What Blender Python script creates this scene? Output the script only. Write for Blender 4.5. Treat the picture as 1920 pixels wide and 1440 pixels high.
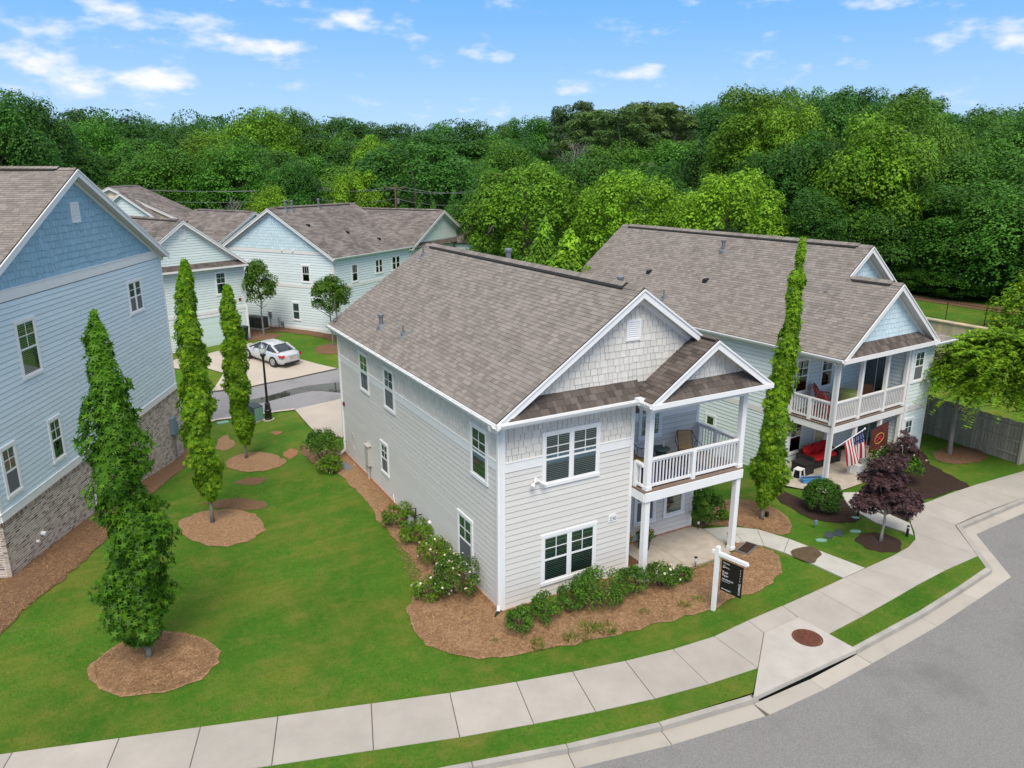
import bpy, bmesh, math, random
import numpy as np
from mathutils import Vector, Matrix, geometry

for o in list(bpy.data.objects):
    bpy.data.objects.remove(o)
SC = bpy.context.scene
COL = SC.collection
R = math.radians
rng = random.Random(7)

# ------------------------------------------------------------------ camera
CAM = Vector((-9.166, -16.874, 12.334)); FPX = 1410.4; PITCH = .2751; YAW = .513; ROLL = -.001
cam = bpy.data.cameras.new('camera'); camo = bpy.data.objects.new('camera', cam); COL.objects.link(camo)
cam.sensor_width = 36; cam.lens = 36 * FPX / 1920; cam.clip_start = .1; cam.clip_end = 5000
camo.location = CAM
camo.rotation_euler = (Matrix.Rotation(-YAW, 3, 'Z') @ Matrix.Rotation(math.pi/2 - PITCH, 3, 'X') @ Matrix.Rotation(-ROLL, 3, 'Z')).to_euler()
SC.camera = camo
SC.render.resolution_x = 1024; SC.render.resolution_y = 768

# ------------------------------------------------------------------ sky, sun, exposure
SUN_EL = R(55); SUN_AZ = R(-153)            # azimuth measured from +Y towards +X
SC.view_settings.view_transform = 'Standard'; SC.view_settings.look = 'None'
SC.view_settings.exposure = 1.2; SC.view_settings.gamma = 1; SC.view_settings.use_curve_mapping = False
world = bpy.data.worlds.new('World'); SC.world = world; world.use_nodes = True
def build_sky():
    nt = world.node_tree; N = nt.nodes; L = nt.links; N.clear()
    out = N.new('ShaderNodeOutputWorld'); bg = N.new('ShaderNodeBackground'); L.new(bg.outputs[0], out.inputs[0])
    sky = N.new('ShaderNodeTexSky'); sky.sky_type = 'NISHITA'; sky.sun_disc = False
    sky.sun_elevation = SUN_EL; sky.sun_rotation = SUN_AZ; sky.altitude = 1200
    sky.air_density = 1.0; sky.dust_density = .05; sky.ozone_density = 3.0
    bg.inputs['Strength'].default_value = .10
    tc = N.new('ShaderNodeTexCoord'); sep = N.new('ShaderNodeSeparateXYZ'); L.new(tc.outputs['Generated'], sep.inputs[0])
    def M(op, a, b=None):
        n = N.new('ShaderNodeMath'); n.operation = op
        for i, v in enumerate((a, b)):
            if v is None: continue
            if isinstance(v, (int, float)): n.inputs[i].default_value = v
            else: L.new(v, n.inputs[i])
        return n.outputs[0]
    az = M('ARCTAN2', sep.outputs[0], sep.outputs[1]); el = M('ARCSINE', sep.outputs[2])
    # clouds: streaky noise in (azimuth, elevation), gathered in a few banks and thin elsewhere
    cmb = N.new('ShaderNodeCombineXYZ'); L.new(M('MULTIPLY', az, 13.), cmb.inputs[0]); L.new(M('MULTIPLY', el, 30.), cmb.inputs[1])
    n1 = N.new('ShaderNodeTexNoise'); n1.inputs['Scale'].default_value = 1.1; n1.inputs['Detail'].default_value = 9; n1.inputs['Roughness'].default_value = .56
    L.new(cmb.outputs[0], n1.inputs['Vector'])
    total = None
    def blob(px, py, rx, ry, s):
        nonlocal total
        d = ray(px, py); a0 = math.atan2(d.x, d.y); e0 = math.asin(d.z)
        u = M('DIVIDE', M('SUBTRACT', az, a0), rx / FPX); v = M('DIVIDE', M('SUBTRACT', el, e0), ry / FPX)
        g = M('MULTIPLY', M('EXPONENT', M('MULTIPLY', M('ADD', M('MULTIPLY', u, u), M('MULTIPLY', v, v)), -1.)), s)
        total = g if total is None else M('ADD', total, g)
    for b in ((230, 26, 130, 30, .34), (60, 45, 100, 18, .30), (330, 62, 70, 20, .26), (450, 88, 55, 20, .36), (90, 85, 60, 13, .36), (50, 115, 60, 24, .40), (170, 150, 110, 26, .48), (290, 145, 70, 16, .38), (375, 152, 55, 12, .34), (110, 178, 110, 18, .22), (440, 40, 60, 10, .22),
              (548, 90, 50, 10, .42), (655, 30, 45, 24, .5), (560, 8, 40, 12, .34), (905, 100, 55, 18, .4), (800, 130, 28, 18, .3), (797, 188, 26, 8, .4), (640, 159, 30, 8, .3), (480, 160, 40, 10, .22),
              (1222, 132, 50, 14, .4), (1156, 138, 24, 10, .38), (1570, 106, 42, 14, .48), (1503, 125, 36, 12, .4), (1600, 4, 90, 12, .4), (1890, 40, 50, 14, .42), (1885, 76, 45, 14, .34), (1085, 82, 40, 8, .22)):
        blob(*b)
    # out of view overhead: broken cloud cover added to make ambient light soft and neutral
    n2 = N.new('ShaderNodeTexNoise'); n2.inputs['Scale'].default_value = 2.6; n2.inputs['Detail'].default_value = 7; n2.inputs['Roughness'].default_value = .6
    L.new(tc.outputs['Generated'], n2.inputs['Vector'])
    hi = N.new('ShaderNodeMapRange'); hi.inputs[1].default_value = .27; hi.inputs[2].default_value = .55; hi.inputs[4].default_value = .85; L.new(el, hi.inputs[0])
    total = M('ADD', total, M('MULTIPLY', M('ADD', n2.outputs[0], .5), hi.outputs[0]))
    v = M('ADD', M('MULTIPLY', M('SUBTRACT', n1.outputs[0], .5), 2.6), total)
    mr = N.new('ShaderNodeMapRange'); mr.interpolation_type = 'SMOOTHSTEP'
    mr.inputs[1].default_value = .16; mr.inputs[2].default_value = .95; mr.inputs[4].default_value = .92
    L.new(v, mr.inputs[0])
    # clear-sky colour by elevation, pale at the horizon and deep blue higher up, laid over the physical sky
    ramp = N.new('ShaderNodeValToRGB'); cr = ramp.color_ramp; el_n = N.new('ShaderNodeMapRange'); el_n.inputs[1].default_value = -.05; el_n.inputs[2].default_value = .60; L.new(el, el_n.inputs[0]); L.new(el_n.outputs[0], ramp.inputs[0])
    stops = ((.0,(.54,.74,.97)),(.10,(.52,.73,.98)),(.22,(.38,.64,.99)),(.34,(.22,.53,.98)),(.45,(.14,.44,.95)),(1.,(.08,.30,.85)))
    cr.elements[0].position = stops[0][0]; cr.elements[0].color = (*stops[0][1],1); cr.elements[1].position = stops[-1][0]; cr.elements[1].color = (*stops[-1][1],1)
    for p_, c_ in stops[1:-1]: e_ = cr.elements.new(p_); e_.color = (*c_,1)
    sc_ = N.new('ShaderNodeVectorMath'); sc_.operation = 'SCALE'; sc_.inputs['Scale'].default_value = 4.25; L.new(ramp.outputs[0], sc_.inputs[0])
    m0 = N.new('ShaderNodeMix'); m0.data_type = 'RGBA'; m0.inputs['Factor'].default_value = .92; L.new(sky.outputs[0], m0.inputs['A']); L.new(sc_.outputs[0], m0.inputs['B'])
    mix = N.new('ShaderNodeMix'); mix.data_type = 'RGBA'
    L.new(mr.outputs[0], mix.inputs['Factor']); L.new(m0.outputs['Result'], mix.inputs['A']); mix.inputs['B'].default_value = (4.6, 4.55, 4.55, 1)
    L.new(mix.outputs['Result'], bg.inputs['Color'])
FW = Vector((math.sin(YAW)*math.cos(PITCH), math.cos(YAW)*math.cos(PITCH), -math.sin(PITCH)))
_r = Vector((math.cos(YAW), -math.sin(YAW), 0)); _u = _r.cross(FW)
RT = math.cos(ROLL)*_r + math.sin(ROLL)*_u; UP = math.cos(ROLL)*_u - math.sin(ROLL)*_r
def ray(px, py): return ((px-960)*RT - (py-720)*UP + FPX*FW).normalized()
build_sky()
sun = bpy.data.lights.new('sun', 'SUN'); sun.energy = 1.5; sun.angle = R(30); sun.color = (1, .935, .82)
suno = bpy.data.objects.new('sun', sun); COL.objects.link(suno)
sd = Vector((math.sin(SUN_AZ)*math.cos(SUN_EL), math.cos(SUN_AZ)*math.cos(SUN_EL), math.sin(SUN_EL)))
suno.rotation_euler = sd.to_track_quat('Z', 'Y').to_euler(); suno.location = (-20, -20, 40)
SC.render.engine = 'CYCLES'
SC.cycles.use_denoising = True
SC.cycles.max_bounces = 6; SC.cycles.transparent_max_bounces = 12
SC.cycles.diffuse_bounces = 3; SC.cycles.glossy_bounces = 3; SC.cycles.transmission_bounces = 3

# ------------------------------------------------------------------ surveying helpers: image point -> place on the terrain
def at(px, py, z=0.):
    d = ray(px, py); t = (z - CAM.z) / d.z; return CAM + d*t
CTRL = [(-25,0,0),(-15,0,0),(-12.5,9.2,0),(-16,4,0),(-8,2.5,0),(0,0,0),(5,0,0),(9,0,0),(15,0,0),(25,-1,0),(-5,-5,0),(5,-7,0),(20,-8,0),(-5,-12,0),(10,-20,0),(35,-5,0),(25.3,3,0),(-4,3,0),(-3,6,-.03),
 (0,5,0),(0,10,-.03),(0,14.8,-.06),(8.6,1.5,0),(8.6,8,-.12),(8.6,14.8,-.15),(-10.1,14.2,-.4),(-6.07,22.7,-1.55),(-8.2,18.2,-.95),(-12,20,-1.2),(-6.4,10.2,-.12),(-4.1,16.2,-.4),
 (-3.6,25.6,-1.15),(-1.3,23.2,-.72),(2.8,25.0,-.6),(6,27,-.6),(0,27.5,-.7),(3.6,26.5,-.6),(-3.5,31,-1.),(-.5,33,-.62),(5.2,33.6,-.55),(9,29,-.6),(5.7,24,-.4),(3,19,-.2),
 (-2.9,39.3,0),(1,42,0),(-7,37,0),(-1,38,-.12),(4,40,-.05),(7.3,40.3,0),(1.5,47.5,0),(13,46,0),(10,38,-.1),(-20,45,-.3),(16.2,1.9,0),(14,0,0),(16,6,-.6),(12.5,5,-.35),(16,20,-.6),(12,14,-.5),(22,25,-.4),
 (0,80,0),(40,60,0),(-40,60,0),(70,0,0),(-40,20,0),(60,40,0),(20,55,0),(30,30,0)]
_P = np.array([c[:2] for c in CTRL], float); _Z = np.array([c[2] for c in CTRL])
_ker = lambda r2: np.sqrt(r2 + 4.)
_A = np.zeros((len(CTRL)+1,)*2); _A[:-1,:-1] = _ker(((_P[:,None]-_P[None])**2).sum(-1)); _A[-1,:-1] = 1; _A[:-1,-1] = 1
_W = np.linalg.solve(_A, np.append(_Z, 0))
def H(x, y):
    z = float(_ker((_P[:,0]-x)**2+(_P[:,1]-y)**2) @ _W[:-1] + _W[-1])
    if y < 4 and x > -14 and x < 40:
        z *= max(0, min(1, (y-1.)/3)) if x < 10 or x > 13 else max(0, min(1, (y+.5)/4))
    return z
def on(px, py):
    z = 0.
    for _ in range(25):
        q = at(px, py, z); z = .5*z + .5*H(q.x, q.y)
    q = at(px, py, z); return Vector((q.x, q.y, H(q.x, q.y)))
def pts(*l): return [tuple(on(*a)[:2]) for a in l]

# ------------------------------------------------------------------ mesh building
class MB:
    def __init__(s): s.v = []; s.f = []; s.t = []; s.m = []; s.tint = 0.5; s.mi = 0
    def face(s, *pp):
        i = len(s.v); s.v += [tuple(p) for p in pp]; s.f.append(tuple(range(i, i+len(pp)))); s.t.append(s.tint); s.m.append(s.mi)
    def idx(s, vs, fs):
        i = len(s.v); s.v += [tuple(p) for p in vs]
        for f in fs: s.f.append(tuple(i+k for k in f)); s.t.append(s.tint); s.m.append(s.mi)
    def hexa(s, c):   # 8 corners: bottom 4 (ccw from above), top 4
        s.idx(c, [(3,2,1,0),(4,5,6,7),(0,1,5,4),(1,2,6,5),(2,3,7,6),(3,0,4,7)])
    def box(s, x0, x1, y0, y1, z0, z1):
        x0, x1 = min(x0,x1), max(x0,x1); y0, y1 = min(y0,y1), max(y0,y1); z0, z1 = min(z0,z1), max(z0,z1)
        s.hexa([(x0,y0,z0),(x1,y0,z0),(x1,y1,z0),(x0,y1,z0),(x0,y0,z1),(x1,y0,z1),(x1,y1,z1),(x0,y1,z1)])
    def fbox(s, F, u0, u1, v0, v1, n0, n1):
        s.hexa([F(u0,v0,n0),F(u1,v0,n0),F(u1,v0,n1),F(u0,v0,n1),F(u0,v1,n0),F(u1,v1,n0),F(u1,v1,n1),F(u0,v1,n1)])
    def prism(s, poly, off):   # poly: 3D points, off: vector
        n = len(poly); off = Vector(off); a = [Vector(p) for p in poly]; b = [p+off for p in a]
        s.idx(a+b, [tuple(range(n-1,-1,-1)), tuple(range(n,2*n))] + [(i,(i+1)%n,n+(i+1)%n,n+i) for i in range(n)])
    def bar(s, p, q, w, h=None, up=(0,0,1)):
        p, q = Vector(p), Vector(q); h = h or w; d = (q-p).normalized(); upv = Vector(up)
        if abs(d.dot(upv)) > .98: upv = Vector((0,1,0))
        a = d.cross(upv).normalized()*(w/2); b = a.cross(d).normalized()*(h/2)
        s.hexa([p-a-b,p+a-b,q+a-b,q-a-b,p-a+b,p+a+b,q+a+b,q-a+b])
    def tube(s, path, r, n=8, cap=True):
        path = [Vector(p) for p in path]; rs = r if isinstance(r, (list,tuple)) else [r]*len(path)
        vs = []; fs = []
        prev = None
        for i, p in enumerate(path):
            d = (path[min(i+1,len(path)-1)]-path[max(i-1,0)]).normalized()
            if prev is None:
                a = d.cross(Vector((0,0,1)) if abs(d.z) < .9 else Vector((1,0,0))).normalized()
            else:
                a = (prev - d*prev.dot(d)).normalized()
            prev = a; b = d.cross(a)
            for k in range(n):
                t = 2*math.pi*k/n; vs.append(p + (a*math.cos(t)+b*math.sin(t))*rs[i])
        for i in range(len(path)-1):
            for k in range(n):
                fs.append((i*n+k, i*n+(k+1)%n, (i+1)*n+(k+1)%n, (i+1)*n+k))
        if cap: fs.append(tuple(range(n-1,-1,-1))); fs.append(tuple((len(path)-1)*n+k for k in range(n)))
        s.idx(vs, fs)
    def lathe(s, prof, c=(0,0,0), n=16, sq=False):   # prof: (r, z)
        vs = []; fs = []
        for r_, z in prof:
            for k in range(n):
                t = 2*math.pi*(k+.5)/n; vs.append((c[0]+r_*math.cos(t), c[1]+r_*math.sin(t), c[2]+z))
        for i in range(len(prof)-1):
            for k in range(n): fs.append((i*n+k, i*n+(k+1)%n, (i+1)*n+(k+1)%n, (i+1)*n+k))
        fs.append(tuple(range(n-1,-1,-1))); fs.append(tuple((len(prof)-1)*n+k for k in range(n)))
        s.idx(vs, fs)
    def mesh(s, name, mat, smooth=False, tint=True):
        me = bpy.data.meshes.new(name); me.from_pydata(s.v, [], s.f)
        for m in (mat if isinstance(mat, (list,tuple)) else [mat]): me.materials.append(m)
        if len(set(s.m)) > 1 or (s.m and s.m[0]): me.polygons.foreach_set('material_index', s.m)
        if tint and s.t:
            a = me.attributes.new('tint', 'FLOAT', 'FACE'); a.data.foreach_set('value', s.t)
        if smooth: me.polygons.foreach_set('use_smooth', [True]*len(me.polygons))
        me.update(); return me
    def build(s, name, mat, parent=None, smooth=False, kind=None):
        o = bpy.data.objects.new(name, s.mesh(name, mat, smooth)); COL.objects.link(o)
        if parent is not None: o.parent = parent
        if kind: o['kind'] = kind
        return o
def empty(name, label, cat, loc=(0,0,0), rz=0, group=None):
    o = bpy.data.objects.new(name, None); COL.objects.link(o); o.location = loc; o.rotation_euler = (0,0,rz); o.empty_display_size = .3
    return tag(o, label, cat, group)
def tag(o, label, cat, group=None):
    o['label'] = label; o['category'] = cat
    if group: o['group'] = group
    return o
def inst(name, me, parent=None, loc=(0,0,0), rot=(0,0,0), sc=1.):
    o = bpy.data.objects.new(name, me); COL.objects.link(o); o.location = loc; o.rotation_euler = rot
    o.scale = (sc,sc,sc) if isinstance(sc, (int,float)) else sc
    if parent is not None: o.parent = parent
    return o
def copy_tree(o, parent=None):
    c = o.copy(); COL.objects.link(c)
    if parent is not None: c.parent = parent
    for ch in list(o.children): copy_tree(ch, c)
    return c
def frame(o, U, N):
    o, U, N = Vector(o), Vector(U).normalized(), Vector(N).normalized()
    def F(u, v, n=0.): return o + U*u + Vector((0,0,v)) + N*n
    return F
def sframe(o, U, V):
    o, U, V = Vector(o), Vector(U).normalized(), Vector(V).normalized(); N = U.cross(V)
    def F(u, v, n=0.): return o + U*u + V*v + N*n
    F.axes = (o, U, V, N)
    return F
def clip(poly, conv):
    """Sutherland-Hodgman: poly clipped by the convex polygon conv (ccw)."""
    out = poly
    for i in range(len(conv)):
        a, b = conv[i], conv[(i+1) % len(conv)]
        side = lambda p: (b[0]-a[0])*(p[1]-a[1]) - (b[1]-a[1])*(p[0]-a[0])
        inp, out = out, []
        for j in range(len(inp)):
            p, q = inp[j], inp[(j+1) % len(inp)]; sp, sq_ = side(p), side(q)
            if sp >= -1e-9: out.append(p)
            if (sp > 1e-9 and sq_ < -1e-9) or (sp < -1e-9 and sq_ > 1e-9):
                t = sp/(sp-sq_); out.append((p[0]+(q[0]-p[0])*t, p[1]+(q[1]-p[1])*t))
        if len(out) < 3: return []
    return out
def piece(mb, F, poly, v0, v1, t0, t1, base=0.):
    """one lapped board / tab: thickness runs from t0 at v0 to t1 at v1."""
    th = lambda v: base + t0 + (t1-t0)*(v-v0)/(v1-v0)
    n = len(poly); lo = [F(u, v, base-.004) for u, v in poly]; hi = [F(u, v, th(v)) for u, v in poly]
    mb.idx(lo+hi, [tuple(range(n,2*n))] + [(i,(i+1)%n,n+(i+1)%n,n+i) for i in range(n)])

# ------------------------------------------------------------------ materials
def mat(name, col, rough=.7, var=0., scale=3., bump=0., bscale=40., spec=.35, metal=0., tint=0., col2=None, stretch=None, wear=0., wscale=1.3):
    m = bpy.data.materials.new(name); m.use_nodes = True; nt = m.node_tree; N = nt.nodes; L = nt.links
    b = N['Principled BSDF']; b.inputs['Roughness'].default_value = rough; b.inputs['Metallic'].default_value = metal
    b.inputs['Specular IOR Level'].default_value = spec
    geo = N.new('ShaderNodeNewGeometry'); vec = geo.outputs['Position']
    if stretch:
        mp = N.new('ShaderNodeMapping'); mp.inputs['Scale'].default_value = stretch; L.new(vec, mp.inputs[0]); vec = mp.outputs[0]
    c = N.new('ShaderNodeRGB'); c.outputs[0].default_value = (*col, 1); cur = c.outputs[0]
    def mixc(fac, a, bcol, mode='MIX'):
        x = N.new('ShaderNodeMix'); x.data_type = 'RGBA'; x.blend_type = mode
        if isinstance(fac, float): x.inputs['Factor'].default_value = fac
        else: L.new(fac, x.inputs['Factor'])
        L.new(a, x.inputs['A'])
        if isinstance(bcol, tuple): x.inputs['B'].default_value = (*bcol, 1)
        else: L.new(bcol, x.inputs['B'])
        return x.outputs['Result']
    def noise(sc, det=5., ro=.6):
        n = N.new('ShaderNodeTexNoise'); n.inputs['Scale'].default_value = sc; n.inputs['Detail'].default_value = det; n.inputs['Roughness'].default_value = ro
        L.new(vec, n.inputs['Vector']); return n.outputs[0]
    def rmap(x, a, b_, lo=0., hi=1.):
        r_ = N.new('ShaderNodeMapRange'); L.new(x, r_.inputs[0])
        for i, v in enumerate((a, b_, lo, hi)): r_.inputs[1+i].default_value = v
        return r_.outputs[0]
    if col2: cur = mixc(rmap(noise(scale), .35, .65), cur, col2)
    if var:
        v = rmap(noise(scale*2.3 if col2 else scale, 6.), .25, .75, 1-var, 1+var)
        cmb = N.new('ShaderNodeCombineColor')
        for i in range(3): L.new(v, cmb.inputs[i])
        cur = mixc(1., cur, cmb.outputs[0], 'MULTIPLY')
    if tint:
        a = N.new('ShaderNodeAttribute'); a.attribute_name = 'tint'; v = rmap(a.outputs['Fac'], 0, 1, 1-tint, 1+tint)
        cmb = N.new('ShaderNodeCombineColor')
        for i in range(3): L.new(v, cmb.inputs[i])
        cur = mixc(1., cur, cmb.outputs[0], 'MULTIPLY')
    if wear:
        cur = mixc(rmap(noise(wscale, 8., .7), .5, .75, 0., wear), cur, tuple(x*.55 for x in col))
    L.new(cur, b.inputs['Base Color'])
    if bump:
        bp = N.new('ShaderNodeBump'); bp.inputs['Strength'].default_value = bump; bp.inputs['Distance'].default_value = .02
        L.new(noise(bscale, 4., .7), bp.inputs['Height']); L.new(bp.outputs[0], b.inputs['Normal'])
    return m
def leafmat(name, dark, light, tr=.3, rough=.5, objcol=False):
    m = bpy.data.materials.new(name); m.use_nodes = True; nt = m.node_tree; N = nt.nodes; L = nt.links; N.clear()
    out = N.new('ShaderNodeOutputMaterial'); geo = N.new('ShaderNodeNewGeometry')
    cr = N.new('ShaderNodeMix'); cr.data_type = 'RGBA'; L.new(geo.outputs['Random Per Island'], cr.inputs['Factor'])
    cr.inputs['A'].default_value = (*dark, 1); cr.inputs['B'].default_value = (*light, 1); cur = cr.outputs['Result']
    a = N.new('ShaderNodeAttribute'); a.attribute_name = 'tint'
    x = N.new('ShaderNodeMix'); x.data_type = 'RGBA'; x.blend_type = 'MULTIPLY'; x.inputs['Factor'].default_value = 1
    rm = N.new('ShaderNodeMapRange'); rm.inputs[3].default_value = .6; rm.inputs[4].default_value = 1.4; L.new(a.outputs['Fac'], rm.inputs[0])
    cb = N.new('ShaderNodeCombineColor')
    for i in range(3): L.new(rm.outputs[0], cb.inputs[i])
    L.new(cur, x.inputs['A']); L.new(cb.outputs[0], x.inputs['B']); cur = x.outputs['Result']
    if objcol:
        oi = N.new('ShaderNodeObjectInfo'); y = N.new('ShaderNodeMix'); y.data_type = 'RGBA'; y.blend_type = 'MULTIPLY'; y.inputs['Factor'].default_value = 1
        L.new(cur, y.inputs['A']); L.new(oi.outputs['Color'], y.inputs['B']); cur = y.outputs['Result']
    p = N.new('ShaderNodeBsdfPrincipled'); p.inputs['Roughness'].default_value = rough; p.inputs['Specular IOR Level'].default_value = .22
    t = N.new('ShaderNodeBsdfTranslucent'); ms = N.new('ShaderNodeMixShader'); ms.inputs[0].default_value = tr
    L.new(cur, p.inputs['Base Color']); L.new(cur, t.inputs['Color']); L.new(p.outputs[0], ms.inputs[1]); L.new(t.outputs[0], ms.inputs[2])
    L.new(ms.outputs[0], out.inputs[0]); return m
def glassmat(name, tcol, refl):
    m = bpy.data.materials.new(name); m.use_nodes = True; nt = m.node_tree; N = nt.nodes; L = nt.links; N.clear()
    out = N.new('ShaderNodeOutputMaterial'); tr = N.new('ShaderNodeBsdfTransparent'); tr.inputs[0].default_value = (*tcol, 1)
    gl = N.new('ShaderNodeBsdfGlossy'); gl.inputs['Roughness'].default_value = .02; gl.inputs[0].default_value = (.85,.95,.92,1)
    fr = N.new('ShaderNodeFresnel'); fr.inputs[0].default_value = 1.5; ad = N.new('ShaderNodeMath'); ad.inputs[1].default_value = refl; ad.use_clamp = True
    L.new(fr.outputs[0], ad.inputs[0]); ms = N.new('ShaderNodeMixShader'); L.new(ad.outputs[0], ms.inputs[0]); L.new(tr.outputs[0], ms.inputs[1]); L.new(gl.outputs[0], ms.inputs[2])
    L.new(ms.outputs[0], out.inputs[0]); return m

M = {}
M['shingle'] = mat('weathered_shingle', (.240,.211,.186), .95, .10, 1.1, .5, 140, spec=.15, tint=.18)
M['shingle_dark'] = mat('dark_brown_shingle', (.118,.097,.085), .85, .12, 1.2, .5, 140, spec=.2, tint=.34)  # darker, browner shingle for the porch and pent roofs
M['shingle_far'] = mat('streaked_shingle', (.18,.157,.143), .95, .32, .5, .4, 120, spec=.15, tint=.26, stretch=(1,1,.35))
M['underlay'] = mat('roof_underlay', (.06,.05,.045), .95)
M['ridge_dark'] = mat('ridge_vent', (.03,.027,.025), .9)
M['taupe'] = mat('greige_siding', (.66,.635,.605), .55, .045, 2.5, .08, 60, spec=.3, tint=.03, stretch=(.3,.3,5))
M['taupe_shake'] = mat('greige_shake', (.665,.635,.585), .7, .04, 3, .25, 90, spec=.2, tint=.06)
M['blue'] = mat('pale_blue_siding', (.66,.77,.83), .5, .04, 2.0, .06, 60, spec=.3, tint=.03, stretch=(.3,.3,5))
M['blue_shake'] = mat('slate_blue_shake', (.29,.46,.57), .65, .05, 3, .2, 90, spec=.25, tint=.07)
M['ice'] = mat('ice_blue_siding', (.69,.77,.77), .5, .03, 2.5, .05, 60, spec=.3, tint=.03)
M['ice_shake'] = mat('ice_blue_shake', (.60,.74,.79), .65, .04, 3, .2, 90, spec=.2, tint=.05)
M['mint'] = mat('mint_siding', (.70,.78,.75), .5, .03, 2.5, .05, 60, spec=.3, tint=.03)
M['sky_siding'] = mat('powder_blue_siding', (.71,.79,.81), .5, .03, 2.5, .05, 60, spec=.3, tint=.03)
M['cream'] = mat('cream_siding', (.78,.66,.46), .6, .03, 2)
M['white'] = mat('white_trim', (.80,.80,.80), .45, .025, 4, .03, 50, spec=.4)
M['offwhite'] = mat('warm_white_trim', (.76,.74,.72), .5, .03, 4, spec=.35)
M['painted_shadow_gap'] = mat('painted_shadow_gap', (.15,.145,.14), .9)  # dark backing seen through board gaps, imitating the siding's shadow lines
M['soffit'] = mat('soffit_board', (.66,.64,.60), .6, .03, 4)
M['glass'] = glassmat('window_glass', (.62,.74,.69), .12)
M['glass_dark'] = glassmat('dark_window_glass', (.22,.27,.27), .14)
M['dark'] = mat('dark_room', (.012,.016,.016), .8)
M['curtain'] = mat('curtain_cloth', (.36,.42,.40), .9, .12, 6)
M['blind'] = mat('blind_slat', (.55,.60,.57), .6)
M['screen'] = mat('insect_screen', (.13,.14,.145), .8)
M['concrete'] = mat('sidewalk_concrete', (.40,.367,.325), .9, .11, .9, .25, 120, spec=.2, tint=.06, wear=.12)
M['concrete_new'] = mat('basin_concrete', (.43,.40,.36), .9, .10, 1.6, .3, 120, spec=.2, tint=.05, wear=.2)
M['patio'] = mat('patio_concrete', (.44,.375,.30), .85, .16, 1.2, .2, 90, spec=.25, col2=(.43,.38,.32))
M['walkway'] = mat('walkway_concrete', (.47,.45,.40), .9, .12, 1.6, .25, 100, spec=.2, tint=.05, wear=.2)
M['curb'] = mat('curb_concrete', (.37,.345,.31), .9, .16, 1.6, .35, 90, spec=.2, tint=.06, wear=.35)
M['gutter_pan'] = mat('gutter_concrete', (.42,.385,.335), .9, .14, 1.3, .3, 90, spec=.2, tint=.06, wear=.28)
M['drive'] = mat('driveway_concrete', (.46,.405,.345), .9, .10, .6, .2, 90, spec=.2)
M['joint'] = mat('joint_dirt', (.07,.06,.05), .95)
M['grass'] = mat('lawn_turf', (.066,.168,.014), .9, .34, 9.0, 1., 70, spec=.1, col2=(.088,.185,.018))
M['mulch'] = mat('pine_straw', (.345,.21,.115), .95, .5, 9, 1., 45, spec=.1, col2=(.25,.148,.08))
M['mulch_brown'] = mat('brown_bark_mulch', (.034,.022,.018), .95, .5, 20, .9, 50, spec=.1, col2=(.058,.038,.028))
M['mulch_old'] = mat('grey_brown_straw', (.20,.115,.065), .95, .35, 12, .9, 45, spec=.1, col2=(.145,.085,.052))
M['dirt'] = mat('red_dirt', (.30,.15,.075), .95, .3, 5, .5, 40, spec=.1)
M['clay'] = mat('brick_ledge', (.42,.21,.115), .85, .2, 12, .3, 60, tint=.22)
M['forest_floor'] = mat('forest_floor', (.03,.04,.014), .95, .4, .3)
M['metal'] = mat('galvanised_metal', (.26,.27,.29), .35, .06, 8, metal=.6)
M['grey'] = mat('grey_box', (.16,.17,.18), .5)
M['taupe_box'] = mat('painted_meter_box', (.50,.46,.42), .5)
M['slate_box'] = mat('blue_grey_meter_box', (.16,.235,.30), .5)
M['black'] = mat('black_metal', (.012,.012,.013), .4, spec=.5)
M['plastic_black'] = mat('black_plastic', (.02,.02,.021), .5)
M['red_alarm'] = mat('red_alarm', (.22,.01,.02), .4)
M['deck'] = mat('weathered_deck', (.20,.145,.11), .85, .2, 6, .3, 60, tint=.12)
M['bark'] = mat('grey_bark', (.20,.185,.165), .9, .3, 12, .8, 40, stretch=(1,1,.3))
M['bark_dark'] = mat('dark_bark', (.10,.08,.065), .9, .3, 12, .8, 40, stretch=(1,1,.3))
M['rust'] = mat('rusty_iron', (.16,.055,.03), .75, .35, 9, .4, 60, spec=.3, col2=(.10,.04,.028))
M['teal'] = mat('teal_utility_cover', (.17,.32,.26), .6, .1, 6)
M['slate'] = mat('slate_cover', (.045,.06,.07), .7, .15, 8)
M['bin'] = mat('dark_green_bin', (.012,.035,.028), .45)
M['sign_black'] = mat('sign_panel_black', (.012,.012,.012), .35)
M['sign_white'] = mat('sign_lettering', (.75,.75,.75), .5)
M['digit'] = mat('grey_numerals', (.12,.12,.12), .5)
M['flag_red'] = mat('flag_red', (.48,.03,.045), .8, .06, 8)
M['flag_white'] = mat('flag_white', (.80,.78,.76), .8)
M['flag_blue'] = mat('flag_blue', (.022,.03,.12), .8)
M['maroon'] = mat('maroon_cloth', (.10,.025,.02), .8, .1, 8)
M['gold'] = mat('gold_print', (.50,.26,.05), .6)
M['wicker'] = mat('dark_wicker', (.022,.019,.018), .6, .3, 50, .6, 120)
M['red_cushion'] = mat('red_cushion', (.50,.012,.018), .85, .06, 6)
M['red_chair'] = mat('red_painted_wood', (.36,.06,.045), .55, .1, 8)
M['rope'] = mat('ochre_cord', (.42,.25,.06), .8, .25, 30, .5, 150)
M['navy'] = mat('navy_rug', (.02,.018,.10), .95, .15, 20)
M['charcoal'] = mat('charcoal_cloth', (.014,.014,.018), .9)
M['drum'] = mat('teal_drum', (.07,.11,.095), .5, .1, 8)
M['planter'] = mat('slate_planter', (.05,.075,.08), .5, .1, 8)
M['blue_plastic'] = mat('blue_plastic', (.06,.26,.60), .45)
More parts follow.
